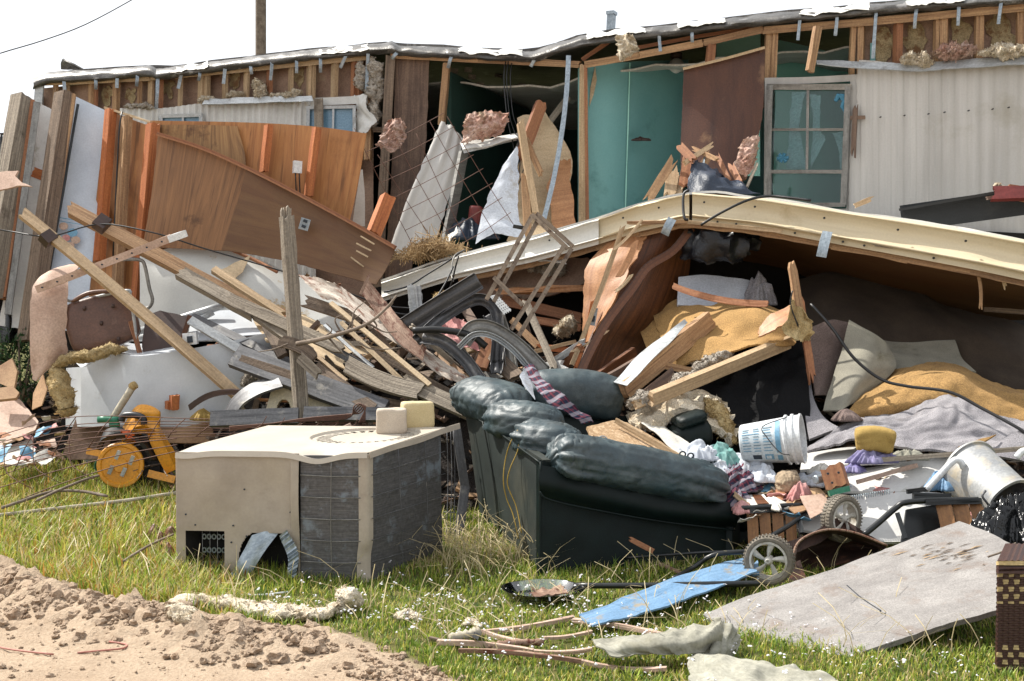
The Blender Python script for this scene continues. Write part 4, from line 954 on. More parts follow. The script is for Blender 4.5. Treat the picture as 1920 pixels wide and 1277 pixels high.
    # panel B : dark diagonal sheet
    t4 = thing('fallen_partition', 'dark brown plywood panel sliding down diagonally with a blue grey outlet', 'plywood panel', P(560, 480, 11.7))
    S('plywood_sheet', None, None, [[(296, 250, 12.1), (380, 278, 12.0), (470, 318, 11.9)], [(284, 360, 12.0), (362, 366, 11.92), (448, 388, 11.86)], [(268, 462, 11.9), (342, 466, 11.86), (424, 470, 11.8)]], 'plywood_knotty', t4, nu=24, nv=24, th=.014, noise=(.008, 1.2), seed=17, swap=True, rag=.004)
    S('plywood_sheet', None, None, [[(462, 314, 11.86), (560, 364, 11.8), (660, 418, 11.7), (741, 464, 11.6)],
                                    [(442, 390, 11.82), (540, 420, 11.75), (640, 458, 11.66), (726, 500, 11.55)],
                                    [(416, 468, 11.78), (530, 488, 11.7), (625, 513, 11.6), (706, 534, 11.5)]], 'plywood_dark', t4, nu=34, nv=16, th=.016, noise=(.012, 1.5), seed=7, rag=.006)
    pts = [(296, 251, 12.05), (380, 278, 11.95), (465, 316, 11.85), (560, 364, 11.75), (660, 418, 11.65), (741, 464, 11.55)]
    cp = catm([P(*p) for p in pts], 24); mb = MB()
    for a, b in zip(cp, cp[1:]): mb.box(a, b + (b - a) * .02, .035, .05)
    mb.build('edge_strip', 'lumber_red', t4)
    ob = B('outlet_box', None, None, (574, 410, 11.64), (568, 431, 11.64), 18, .05, 'galv', t4, roll=0, jit=0)
    for dy in (-5, 5): B('outlet_socket', None, None, (572 - dy * .3, 417 + dy, 11.6), (570 - dy * .3, 422 + dy, 11.6), 8, .01, 'ink', ob, roll=0, jit=0)
    for (a, b) in (((676, 443), (702, 458)), ((668, 456), (696, 470)), ((668, 470), (690, 482)), ((658, 482), (682, 500))):
        B('saw_cut', None, None, (*a, 11.56), (*b, 11.54), 2.6, .004, 'plywood_cream', t4, roll=0)
    # orange beam end behind
    B('orange_beam', 'bright orange sawn beam end poking up behind the dark plywood panel', 'beam', (728, 368, 12.2), (700, 440, 12.0), 24, .10, 'lumber_orange', roll=-20)
left_wall()

def left_pile():
    # lumber crossing
    B('lumber', 'long tan two by four leaning down to the right in front of the brown chair', 'board', (42, 400, 11.0), (448, 744, 10.6), 21, .045, 'lumber_pale', rag0=.5, roll=-30, bend=.02)
    B('lumber', 'longest thick grey and tan beam, its broken end before the wallpapered sheet', 'beam', (130, 392, 11.4), (505, 592, 11.2), 26, .07, 'lumber', rag0=.6, roll=-30)
    o = B('lumber', 'thin tan batten with nail holes crossing the two by four, white tipped', 'batten', (68, 543, 10.9), (322, 446, 11.0), 14, .02, 'cardboard_pink', roll=0)
    B('white_tip', None, None, P(316, 449, 10.98), P(350, 437, 10.98), 13, .024, 'plastic_white', None, roll=0).name = 'white_tip'
    q = bpy.data.objects['white_tip']; mw = q.location.copy(); q.parent = o; q.location = mw - o.location
    for i in range(9):
        c = P(80 + i * 28, 539 - i * 10.7, 10.86); mb = MB(); mb.tube([c, c + Vector((0, -.02, 0))], .008, 6); mb.build('nail_hole', 'ink', o)
    T('cable', 'black cable strung across the leaning boards and wallpaper sheet', 'cable', [(-20, 428, 11), (20, 434, 11), (75, 443, 10.9), (110, 440, 10.95), (190, 420, 11.2), (290, 437, 11.1), (380, 465, 11.2), (480, 494, 11.3), (600, 530, 11.3), (740, 576, 11.3), (830, 560, 11.2), (860, 480, 11.0)], .007, 'cable', sub=50)
    for (x, y, d, dx, dy) in ((90, 447, 10.93, -8, -10), (191, 419, 11.25, -10, -8)):
        B('cable_wrap', 'dark tape wrapped round the ' + ('two by four' if x < 100 else 'thick beam'), 'tape', (x + dx, y + dy * .8, d), (x - dx, y - dy * .8, d), 24 if x < 100 else 28, .09, 'brown_dark', roll=-30)
    # white curved panel
    S('curved_wallboard', 'large curved white hardboard panel, stained and creased, behind the chair', 'wall panel', [[(262, 480, 11.9), (330, 462, 12.0), (400, 462, 12.0), (480, 484, 11.9), (560, 520, 11.8), (660, 560, 11.6)], [(262, 520, 11.8), (330, 515, 11.8), (400, 515, 11.8), (480, 530, 11.7), (560, 555, 11.7), (650, 590, 11.5)], [(262, 620, 11.6), (330, 620, 11.6), (400, 615, 11.6), (480, 620, 11.5), (560, 630, 11.5), (640, 640, 11.4)]], 'hardboard_white', nu=36, nv=16, th=.01, noise=(.02, 1.5), seed=3)
    T('curved_trim', 'thin brown bent trim along the upper edge of the curved white panel', 'trim', [(270, 462, 11.9), (340, 458, 11.9), (410, 462, 11.9), (470, 484, 11.8), (520, 510, 11.7)], .018, 'lumber_red', sub=20)
    PL('torn_paper', 'yellowed torn paper corner on the curved white panel', 'paper', [(408, 508), (440, 492), (470, 478), (455, 510), (425, 538)], ((400, 500, 11.72), (480, 500, 11.72), (400, 560, 11.6)), 'plywood_cream', th=.006, rag=.008)
    # tan curled veneer sheet
    S('veneer_sheet', 'curled pinkish tan laminate sheet standing at the left of the chair', 'laminate sheet', [[(128, 497, 11.6), (140, 496, 11.6), (152, 498, 11.6)], [(86, 512, 11.2), (100, 510, 11.2), (130, 520, 11.2)], [(60, 545, 11.0), (92, 545, 11.0), (128, 552, 11.05)], [(56, 620, 10.9), (92, 620, 10.9), (124, 622, 11.0)], [(58, 690, 10.9), (90, 680, 10.9), (124, 668, 11.0)], [(62, 712, 10.9), (70, 714, 10.9), (80, 700, 11.0)]], 'cardboard_pink', nu=16, nv=30, th=.012, noise=(.012, 2), seed=12, rag=.012)
    # chair
    c = thing('office_chair', 'overturned brown vinyl chair with tufted back and bent metal tube frame', 'chair', P(190, 650, 11.1))
    puff('backrest', None, None, [(178, 556, 11.15), (190, 600, 11.12), (205, 652, 11.1)], .30, .07, 'vinyl_brown', c, ex=5, wr=.006, seed=3, endp=6, up=Vector((0.1, -1, .25)))
    puff('backrest_piping', None, None, [(134, 566, 11.05), (170, 549, 11.05), (225, 546, 11.05)], .02, .02, 'vinyl_brown', c, ex=2, wr=.001, m=20, n=10)
    for (x, y) in ((158, 578), (212, 574), (190, 606), (165, 640), (222, 636)):
        puff('button', None, None, [P(x - 3, y, 11.04), P(x + 3, y, 11.04)], .012, .02, 'brown_dark', c, ex=2, wr=0, m=8, n=10)
    T('tube_frame', None, None, [(208, 488, 11.3), (240, 486, 11.3), (264, 488, 11.3), (272, 500, 11.3), (280, 540, 11.3), (286, 562, 11.3), (280, 576, 11.3), (268, 580, 11.3)], .016, 'alu', c, n=8, sub=24)
    T('tube_frame', None, None, [(126, 545, 11.2), (122, 555, 11.2), (140, 565, 11.2), (235, 545, 11.0), (243, 556, 11.0), (250, 590, 11.0), (256, 640, 11.0)], .014, 'alu_white', c, n=8, sub=24)
    S('armrest', None, None, [[(236, 548, 10.95), (246, 552, 10.95)], [(250, 582, 10.95), (256, 594, 10.95)]], 'plastic_cream', c, nu=4, nv=8, th=.02)
    B('chair_leg', None, None, (245, 602, 11.0), (262, 662, 11.0), 9, .03, 'lumber_red', c)
    PL('cushion_board', 'dark brown flat board leaning behind the two by four', 'board', [(272, 592), (300, 582), (356, 594), (348, 612), (334, 660), (270, 664), (266, 650)], ((270, 590, 11.2), (350, 600, 11.2), (270, 660, 11.0)), 'brown_dark', th=.04, rag=.004)
    B('cushion_edge', 'thin rusty brown board edge beside the flat dark board', 'board', (356, 592, 11.15), (338, 650, 11.05), 9, .03, 'veneer')
    # big white cabinet
    t = thing('white_cabinet', 'crumpled white sheet metal appliance lying on its side below the chair', 'appliance', P(300, 760, 10.9))
    S('front_panel', None, None, [[(152, 690, 11.1), (215, 664, 10.9), (262, 668, 10.8), (345, 656, 10.85), (430, 640, 10.9), (520, 620, 11.0)], [(152, 730, 11.05), (215, 710, 10.85), (262, 712, 10.78), (345, 700, 10.83), (430, 690, 10.88), (500, 690, 11.0)], [(152, 800, 11.0), (215, 800, 10.8), (262, 800, 10.75), (345, 800, 10.8), (430, 800, 10.85), (480, 800, 10.9)]], 'white_panel', t, nu=40, nv=14, th=.01, noise=(.012, 2), seed=2)
    S('side_panel', None, None, [[(124, 690, 11.4), (152, 688, 11.1)], [(124, 800, 11.4), (152, 800, 11.05)]], 'white_panel', t, nu=4, nv=6, th=.01, noise=(.01, 3))
    S('top_panel', None, None, [[(360, 594, 11.5), (430, 582, 11.6), (500, 590, 11.6)], [(350, 640, 11.05), (430, 632, 11.0), (510, 624, 11.05)]], 'white_panel', t, nu=16, nv=8, th=.01, noise=(.012, 2), seed=7)
    S('top_panel', None, None, [[(130, 668, 11.4), (215, 640, 11.5), (262, 645, 11.5), (345, 630, 11.5)], [(152, 690, 11.1), (215, 664, 10.9), (262, 668, 10.8), (345, 656, 10.85)]], 'white_panel', t, nu=16, nv=6, th=.008, noise=(.01, 2), seed=8)
    fr = B('control_box', None, None, (344, 636, 10.82), (370, 634, 10.82), 22, .06, 'plastic_white', t, roll=0)
    B('box_hole', None, None, (351, 637, 10.78), (361, 636, 10.78), 12, .01, 'ink', fr, roll=0)
    B('metal_channel', 'long pale grey metal channel lying down over the white appliance top', 'metal channel', (356, 600, 10.9), (505, 690, 10.8), 17, .03, 'alu_white', roll=-25)
    T('white_pipe', 'white plastic pipe lying behind the dark flat board', 'pipe', [(262, 622, 11.4), (330, 600, 11.4), (420, 572, 11.4)], .035, 'alu_white', n=12, sub=6)
    T('white_pipe', 'second white pipe just above the white appliance', 'pipe', [(262, 634, 11.35), (330, 618, 11.35), (400, 585, 11.4)], .03, 'alu_white', n=12, sub=6)
    # insulation
    fluff('insulation_roll', 'dirty yellow roll of insulation hanging down beside the white appliance', 'insulation', [(108, 688, 10.9), (112, 720, 10.85), (122, 755, 10.8), (128, 782, 10.8)], .10, 'insul_yellow', seed=4, amp=.35)
    fluff('insulation_roll', 'yellow insulation lying along the top of the white appliance', 'insulation', [(92, 700, 10.9), (130, 672, 10.9), (170, 668, 10.8), (205, 656, 10.8), (240, 655, 10.9)], .075, 'insul_yellow', seed=5, amp=.5)
    # cardboard and scraps at the far left
    PL('cardboard_sheet', 'large pale cardboard sheet on the scrap pile at far left', 'cardboard', [(-10, 752), (36, 748), (72, 790), (66, 806), (0, 836), (-10, 838)], ((0, 750, 11.4), (72, 790, 11.2), (0, 836, 10.9)), 'cardboard_pink', th=.02, rag=.004)
    PL('cardboard_sheet', 'crumpled cardboard flap sticking up below the veneer sheet', 'cardboard', [(62, 738), (80, 700), (88, 730), (78, 760), (60, 768)], ((62, 738, 11.2), (85, 738, 11.1), (70, 765, 11.1)), 'cardboard', th=.01)
    PL('cardboard_sheet', 'brown cardboard piece on the left edge above the large sheet', 'cardboard', [(-8, 728), (24, 724), (36, 736), (30, 746), (-8, 750)], ((0, 728, 11.3), (30, 728, 11.3), (0, 748, 11.2)), 'cardboard', th=.03)
    PL('cardboard_sheet', 'folded brown box flap beside the green bush', 'cardboard', [(-8, 690), (22, 672), (32, 696), (26, 730), (2, 720), (-8, 716)], ((0, 690, 11.6), (30, 690, 11.5), (0, 720, 11.5)), 'cardboard', th=.02)
    PL('paper_scrap', 'pale paper scrap under the large cardboard sheet', 'paper', [(0, 840), (60, 824), (72, 862), (40, 872), (0, 868)], ((0, 840, 11.0), (70, 840, 11.0), (0, 868, 10.7)), 'paper', th=.01, rag=.01)
    PL('laminate_board', 'wood grain laminate board with a pointed top left of the toy tractor', 'laminate board', [(160, 736), (215, 790), (200, 860), (130, 862), (118, 850)], ((160, 736, 11.3), (210, 800, 11.2), (130, 860, 11.0)), 'woodgrain_lam', th=.012, grain=70)
    PL('laminate_board', 'low tan board behind the toy tractor', 'laminate board', [(190, 748), (282, 756), (360, 766), (366, 800), (280, 820), (200, 820)], ((190, 750, 11.5), (360, 770, 11.3), (200, 820, 11.2)), 'veneer_tan', th=.012, rag=.003)
    PL('laminate_board', 'plain brown board lying low in front of the white appliance', 'laminate board', [(300, 770), (400, 768), (405, 830), (300, 830)], ((300, 770, 10.9), (400, 770, 10.9), (300, 830, 10.7)), 'cardboard', th=.012, rag=.004)
    B('wood_block', 'small orange wooden block standing before the white appliance', 'wood block', (327, 740, 10.7), (326, 768, 10.7), 15, .08, 'lumber_orange', roll=-20)
    B('wood_block', 'smaller orange block half hidden beside the taller one', 'wood block', (316, 752, 10.72), (315, 768, 10.72), 8, .08, 'lumber_orange', roll=-20)
    # trash bag and bush on the left edge
    heap('trash_bag', 'black trash bag slumped at the left edge behind the bush', 'trash bag', P(18, 640, 12.4), .42, .3, .75, 'bag_black', seed=5)
    def bush(cx, cy, d, r, seed, lab):
        rnd = random.Random(seed); mb = MB(); c = P(cx, cy, d); bt = thing('bush', lab, 'bush', c)
        for k in range(900):
            q = Vector((rnd.gauss(0, 1), rnd.gauss(0, 1), rnd.gauss(0, 1))).normalized() * (rnd.random() ** .4) * r
            q.z *= 1.2; a = c + q; dd = (q.normalized() + Vector((rnd.gauss(0, .5), rnd.gauss(0, .5), rnd.gauss(0, .5)))).normalized(); s = dd.cross(Vector((rnd.random(), .3, rnd.random()))).normalized() * .013
            mb.add([a - dd * .01, a + s + dd * .03, a + dd * .075, a - s + dd * .03], [(0, 1, 2, 3)])
        mb.build('foliage', 'leafgreen', bt); m2 = MB()
        for k in range(6): m2.tube([c - Vector((0, 0, r)), c + Vector((rnd.gauss(0, .5), rnd.gauss(0, .3), rnd.uniform(.2, 1))) * r], .01, 5)
        m2.build('stem', 'twig', bt)
    bush(38, 690, 12.0, .34, 3, 'dark green bush at the left edge by the tan veneer sheet')
    bush(4, 640, 12.5, .30, 4, 'darker bush at the left edge beneath the trash bag')
left_pile()

# ------------------------------------------------------------------ toy tractor, wire fence, sticks
def toy():
    t = thing('toy_tractor', 'yellow and black plastic ride on toy tractor with a green handle', 'toy tractor', P(240, 900, 10.5))
    d = 10.42
    def disc(name, px, py, dd, r, th, mat, n=28, yaw=12, hole=None, parent=t):
        c = P(px, py, dd); a = Vector((math.sin(R(yaw)), -math.cos(R(yaw)), .05)).normalized()
        mb = MB(); prof = [(0, th), (r * .3, th), (r * .34, th * .55), (r * .78, th * .5), (r * .84, th), (r * .97, th), (r, th * .7), (r, -th), (0, -th)]
        s = a.cross(Vector((0, 0, 1))).normalized(); u = s.cross(a); v = []; f = []
        for k in range(n):
            an = 6.2832 * k / n
            for (rr, h) in prof: v.append(c + (s * math.cos(an) + u * math.sin(an)) * rr + a * h)
        m = len(prof)
        for k in range(n):
            for q in range(m - 1): f.append((k * m + q, ((k + 1) % n) * m + q, ((k + 1) % n) * m + q + 1, k * m + q + 1))
        return mk(name, v, f, mat, parent, None, False)
    wh = disc('wheel', 226, 872, d - .08, .185, .03, 'plastic_yellow')
    disc('wheel', 265, 878, d + .35, .20, .05, 'plastic_black')
    disc('small_wheel', 190, 873, d + .02, .055, .05, 'plastic_green')
    for (x, y) in ((221, 852), (247, 862), (232, 884), (208, 880)):
        B('wheel_slot', None, None, (x + 3, y - 7, d - .13), (x - 4, y + 9, d - .13), 7, .01, 'alu_white', wh, roll=0)
    S('fender', None, None, [[(188, 834, d + .12), (198, 806, d + .12), (240, 800, d + .12), (285, 822, d + .12), (312, 860, d + .12)], [(178, 846, d - .05), (194, 822, d - .05), (236, 815, d - .05), (268, 830, d - .05), (286, 862, d - .05)]], 'plastic_black', t, nu=24, nv=6, th=.03)
    S('body', None, None, [[(230, 800, d + .1), (258, 760, d + .1), (296, 768, d + .1), (300, 800, d + .1), (330, 850, d + .1)], [(228, 830, d), (256, 800, d - .02), (290, 806, d - .02), (306, 830, d), (330, 880, d)]], 'plastic_yellow', t, nu=20, nv=8, th=.10)
    puff('seat', None, None, [(278, 768, d + .05), (276, 812, d + .08)], .10, .05, 'plastic_yellow', t, ex=5, wr=0, up=Vector((.2, -1, .2)), endp=7, m=24, n=28)
    S('seat_front', None, None, [[(224, 806, d - .02), (240, 806, d - .02), (250, 812, d)], [(238, 818, d - .06), (252, 822, d - .05), (262, 826, d - .02)]], 'plastic_orange', t, nu=12, nv=6, th=.03)
    T('handlebar', None, None, [(228, 790, d - .02), (232, 780, d - .02), (250, 778, d - .04), (268, 784, d - .05), (270, 796, d - .05)], .028, 'plastic_black', t, n=10, sub=16)
    T('handle_grip', None, None, [(184, 786, d), (222, 788, d)], .03, 'plastic_green', t, n=10, sub=3)
    T('handle_grip', None, None, [(206, 797, d), (224, 796, d)], .022, 'plastic_green', t, n=10, sub=3)
    B('step', None, None, (164, 846, d - .1), (196, 852, d - .1), 12, .06, 'plastic_yellow', t, roll=0, jit=0)
    B('axle_block', None, None, (280, 888, d), (330, 900, d), 14, .1, 'plastic_yellow', t, roll=0, jit=0)
    stk = T('stick', 'pale thick stick with a yellow knobbed end behind the toy tractor', 'stick', [(212, 783, 10.55), (230, 755, 10.55), (246, 730, 10.55), (251, 722, 10.55)], [.03] * 4 + [.03] * 13, 'twig_pale', n=8)
    puff('knob', None, None, [(244, 728, 10.55), (256, 719, 10.55)], .035, .035, 'insul_yellow', stk, wr=.005, m=14, n=16)
    heap('yellow_bag', 'crumpled yellow plastic bag on the pile right of the toy', 'plastic bag', P(382, 785, 10.7), .11, .08, .07, 'foam_yellow', seed=8)
toy()
def fence():
    t = thing('wire_fence', 'rusty rolled wire fence lying bent across the grass behind the cooling unit', 'wire fence', P(300, 860, 10.4))
    rnd = random.Random(4)
    top = []
    for k in range(7):
        y0 = 868 - k * 14 if k < 5 else 800 - (k - 5) * 12
        pts = [(-20, 900 - k * 16 + 3 * k, 10.3), (120, 850 - k * 11 + (k % 3) * 2, 10.3), (250, 826 - k * 7.5 + (k % 2) * 3, 10.2), (330, 820 - k * 6, 10.15), (450, 815 - k * 4.6 + (k % 2) * 2, 10.1), (560, 808 - k * 3.4, 10.1), (690, 800 - k * 2.4, 10.1)]
        T('line_wire', None, None, pts, .0034, 'wire_rust', t, n=4, sub=36)
        top.append(catm([P(*p) for p in pts], 36))
    for k in range(4):
        pts = [(-20, 935 - k * 22, 10.0), (70, 880 - k * 20, 10.0), (160, 858 - k * 10, 9.9), (260, 905 - k * 30, 9.9), (330, 850 - k * 10, 10)]
        pts = [(-20, 960 - k * 40, 10.0), (120, 905 - k * 26, 10.0), (240, 868 - k * 18, 10.0), (332, 846 - k * 12, 10.0)]
        T('line_wire', None, None, pts, .004, 'wire_rust', t, n=4, sub=30)
    for i in range(0, 37, 3):
        T('cross_wire', None, None, [top[6][min(36, i + 1)], top[3][i] + Vector((0, -.03, 0)), top[0][max(0, i - 1)]], .004, 'wire_rust', t, n=4, sub=8)
    for (x, y) in ((8, 830), (62, 820), (130, 815)):
        T('cross_wire', None, None, [(x, y, 10.1), (x + 2, y + 50, 10.0), (x + 22, y + 70, 9.9), (x + 52, y + 86, 9.9)], .004, 'wire_rust', t, n=4, sub=14)
    # curled end over the cooling unit
    t2 = thing('wire_bundle', 'curled rusty wire ends lying on top of the cooling unit', 'wire', P(660, 790, 9.1))
    for k in range(5):
        T('wire', None, None, [(430, 800 + k * 2, 9.3), (560, 790 - k, 9.2), (650, 785 - k * 2, 9.1), (664 + k * 3, 762 + k * 3, 9.05), (676 + k * 2, 757 + k, 9.0), (684, 770, 9.0), (684 - k * 3, 794, 9.0)], .005, 'wire_rust', t2, n=5, sub=24)
    for k in range(6):
        T('wire', None, None, [(480 + k * 35, 803, 9.25), (492 + k * 35, 795, 9.2), (500 + k * 34, 780 + (k % 3) * 3, 9.2)], .004, 'wire_rust', t2, n=4, sub=6)
    # sticks on the grass
    def ground_stick(name, lab, pts, r, mat, h=.06):
        q = [G(x, y, h) for x, y in pts]; return T(name, lab, 'stick', q, r, mat, n=6, sub=20)
    ground_stick('stick', 'long pale straight stick lying in the grass at left', [(-20, 968), (120, 952), (240, 938), (332, 924)], .015, 'twig_pale', .1)
    b = ground_stick('branch', 'grey crooked branch in the grass above the pale stick', [(4, 952), (40, 940), (96, 922), (150, 921), (200, 930)], .012, 'twig', .16)
    ground_stick('branch', 'dark twiggy branch reaching from the toy down into the grass', [(330, 865), (250, 880), (180, 893), (120, 915), (70, 938)], .011, 'twig', .2)
    ground_stick('stick', 'thin forked twig in the grass beside the cooling unit', [(325, 1002), (285, 1020), (250, 1040), (232, 1052)], .008, 'twig', .12)
    for k in range(26):
        x = rnd.uniform(240, 335); y = rnd.uniform(845, 885)
        ground_stick('twig', 'dry brown twig heaped between the toy and the cooling unit', [(x, y), (x + rnd.uniform(-40, 10), y + rnd.uniform(-4, 18))], .004, 'twig', rnd.uniform(.05, .25))['group'] = 'dry twigs by the toy'
    for (x, y, w_) in ((300, 1020, 'middle'), (322, 1010, 'rightmost'), (315, 1040, 'lowest'), (290, 1005, 'topmost')):
        heap('dead_leaf', w_ + ' curled brown dead leaf in the grass left of the cooling unit', 'leaf', G(x, y, .04), .06, .04, .07, 'veneer', seed=x, res=14)['group'] = 'dead leaves by the unit'
fence()

# ------------------------------------------------------------------ opening of the house: door frame, siding sheet, mesh, boards
def opening():
    S('siding_sheet', 'bent ribbed grey siding sheet leaning into the broken doorway', 'siding sheet', [[(828, 226, 13.6), (848, 238, 13.6), (868, 258, 13.6)], [(800, 290, 13.4), (830, 300, 13.4), (860, 312, 13.4)], [(765, 370, 13.2), (795, 385, 13.2), (835, 392, 13.2)], [(728, 470, 13.0), (770, 480, 13.0), (812, 480, 13.0)]], 'siding', nu=40, nv=24, th=.006, wave=(.01, .13, 'u'), noise=(.02, 2), seed=4, rag=.02)
    t = thing('door_frame', 'tilted grey metal door frame standing askew in the dark opening', 'door frame', P(860, 470, 13.3))
    S('frame_side', None, None, [[(866, 282, 13.3), (880, 280, 13.4)], [(830, 460, 13.0), (846, 460, 13.1)]], 'alu', t, nu=3, nv=10, th=.04, noise=(.005, 3))
    B('frame_top', None, None, (868, 282, 13.3), (972, 256, 13.4), 12, .06, 'alu_white', t, roll=0, jit=.008)
    B('frame_side', None, None, (976, 264, 13.4), (940, 345, 13.2), 8, .05, 'alu', t, roll=0)
    S('door_top_trim', None, None, [[(862, 268, 13.35), (900, 262, 13.35), (966, 250, 13.35)], [(868, 280, 13.25), (905, 274, 13.25), (972, 258, 13.25)]], 'siding_white', t, nu=16, nv=4, th=.01, noise=(.02, 5), rag=.01)
    S('insulation_sheet', 'pink insulation batt hanging over the tilted door frame', 'insulation', [[(876, 214, 13.3), (915, 208, 13.3), (955, 212, 13.3)], [(868, 240, 13.3), (912, 238, 13.3), (950, 236, 13.3)], [(866, 268, 13.3), (900, 262, 13.3), (938, 254, 13.3)]], 'insul_pink', nu=44, nv=34, th=.03, noise=(.05, 9), ridged=True, seed=9, rag=.05, fn=lambda a, b, U, V: .03 * mn.noise(Vector((U * 34, V * 34, 9))) + .05 * math.sin(a * 3.1) * math.sin(b * 3.1))
    S('insulation_sheet', 'pinkish grey torn insulation hanging on the brown boards left of the mesh', 'insulation', [[(728, 226, 13.5), (745, 222, 13.5), (758, 230, 13.5)], [(716, 252, 13.5), (738, 250, 13.5), (760, 256, 13.5)], [(706, 274, 13.5), (728, 282, 13.5), (752, 280, 13.5)]], 'insul_pink', nu=44, nv=34, th=.03, noise=(.05, 9), ridged=True, seed=10, rag=.05, fn=lambda a, b, U, V: .03 * mn.noise(Vector((U * 34, V * 34, 10))) + .05 * math.sin(a * 3.1) * math.sin(b * 3.1))
    for k, (pts, r, m, lab) in enumerate((
        ([(698, 108), (704, 150), (702, 190), (700, 240)], .09, 'insul_grey', 'grey brown insulation strip hanging beside the corner stud'),
        ([(676, 115), (676, 150), (680, 170)], .06, 'insul_grey', 'thin grey insulation between studs left of the corner'),
        ([(480, 150), (488, 170), (492, 185)], .10, 'insul_cream', 'cream insulation wad stuffed between studs above the left window strip'),
        ([(505, 182), (530, 180), (552, 178), (565, 170)], .06, 'insul_cream', 'loose insulation lying on the flashing left of the corner'),
        ([(372, 190), (388, 186), (402, 188)], .06, 'insul_cream', 'small insulation tuft at the left tip of the flashing'),
        ([(232, 200), (262, 198), (290, 202)], .045, 'insul_grey', 'low grey insulation peeking above the left siding'),
        ([(424, 180), (440, 176), (456, 178)], .05, 'insul_cream', 'cream insulation tuft at the base of the studs left of the wad'))):
        fluff('insulation_clump', lab, 'insulation', [(x, y, WD(x) - .06) for x, y in pts], r, m, seed=20 + k, flat=.7, amp=.95, strands=90)
    S('insulation_sheet', 'cream insulation wad hanging from the roof edge above the teal wall', 'insulation', [[(1156, 68, 12.9), (1175, 64, 12.9), (1190, 72, 12.9)], [(1158, 88, 12.9), (1176, 90, 12.9), (1196, 92, 12.9)], [(1160, 112, 12.9), (1172, 110, 12.9), (1186, 102, 12.9)]], 'insul_cream', nu=44, nv=34, th=.03, noise=(.05, 9), ridged=True, seed=30, rag=.05, fn=lambda a, b, U, V: .03 * mn.noise(Vector((U * 34, V * 34, 30))) + .05 * math.sin(a * 3.1) * math.sin(b * 3.1))
    for k, pts in enumerate(([(1690, 112), (1720, 112), (1748, 118)], [(1745, 102), (1790, 96), (1830, 90)], [(1835, 100), (1870, 98), (1900, 96), (1935, 92)])):
        fluff('insulation_clump', ('pinkish insulation at the left end of the right flashing', 'long pink and cream insulation roll lying on the flashing under the studs', 'rightmost insulation piece lying on the flashing at the frame edge')[k], 'insulation', [(x, y, WD(x) - .12) for x, y in pts], (.08, .09, .085)[k], ('insul_cream', 'insul_pink', 'insul_cream')[k], seed=40 + k, flat=.7, amp=.9, strands=120)
    S('insulation_sheet', 'pink insulation bulging out below the hanging brown door', 'insulation', [[(1392, 262, 12.1), (1410, 256, 12.1), (1424, 258, 12.1)], [(1382, 292, 12.1), (1402, 290, 12.1), (1418, 290, 12.1)], [(1380, 322, 12.1), (1396, 330, 12.1), (1412, 318, 12.1)]], 'insul_pink', nu=44, nv=34, th=.03, noise=(.05, 9), ridged=True, seed=50, rag=.05, fn=lambda a, b, U, V: .03 * mn.noise(Vector((U * 34, V * 34, 50))) + .05 * math.sin(a * 3.1) * math.sin(b * 3.1))
    # rusty wire mesh
    m = thing('wire_mesh', 'rusty welded wire mesh hanging tilted in front of the broken doorway', 'wire mesh', P(820, 340, 12.6))
    def bil(u, v):
        a = (690 + (830 - 690) * v, 292 + (215 - 292) * v); b = (800 + (960 - 800) * v, 460 + (395 - 460) * v)
        return None
    for (a, b) in (((684, 286), (832, 212)), ((702, 314), (852, 237)), ((716, 342), (872, 264)), ((740, 370), (888, 290)), ((745, 402), (906, 316)), ((760, 432), (924, 343)), ((800, 452), (942, 370)), ((856, 462), (958, 398))):
        T('wire', None, None, [(*a, 12.6), ((a[0] + b[0]) / 2, (a[1] + b[1]) / 2 + 3, 12.65), (*b, 12.6)],   .0034, 'wire_rust', m, n=5, sub=8)
    for (a, b) in (((664, 240), (790, 490)), ((708, 290), (820, 462)), ((745, 268), (850, 452)), ((780, 250), (880, 462)), ((806, 228), (935, 450)), ((838, 218), (962, 420))):
        T('wire', None, None, [(*a, 12.58), ((a[0] + b[0]) / 2 - 2, (a[1] + b[1]) / 2, 12.62), (*b, 12.58)],   .0034, 'wire_rust', m, n=5, sub=8)
    # timber scraps in the opening
    S('cloth_sheet', 'pale blue cloth draped from the right side of the tilted door frame', 'cloth', [[(958, 288, 13.0), (968, 276, 13.0), (972, 284, 13.0)], [(930, 340, 12.9), (950, 330, 12.9), (972, 340, 12.9)], [(905, 395, 12.8), (935, 390, 12.8), (972, 400, 12.8)], [(892, 458, 12.7), (925, 440, 12.7), (985, 445, 12.7)]], 'cloth_white', nu=20, nv=26, th=.006, noise=(.04, 3.5), seed=4, rag=.02)
    puff('red_can', 'red plastic fuel can inside the doorway behind the wire mesh', 'fuel can', [(893, 386, 13.2), (888, 432, 13.2)], .10, .07, 'red', ex=4, wr=.002, endp=8, m=20, n=24)
    heap('dark_bundle', 'dark blue bundle beneath the red can in the doorway', 'bundle', P(885, 445, 13.1), .28, .2, .16, 'tarp_blue', seed=2)
    S('plywood_scrap', 'tan plywood sheet bent upright behind the broken boards in the opening', 'plywood', [[(970, 222, 13.6), (1010, 210, 13.6), (1020, 205, 13.6)], [(975, 300, 13.4), (1020, 290, 13.4), (1070, 290, 13.5)], [(960, 400, 13.2), (1010, 400, 13.2), (1060, 400, 13.3)], [(950, 450, 13.0), (1010, 450, 13.0), (1050, 450, 13.0)]], 'plywood_cream', nu=16, nv=16, th=.014, noise=(.05, 1.5), seed=7, rag=.03)
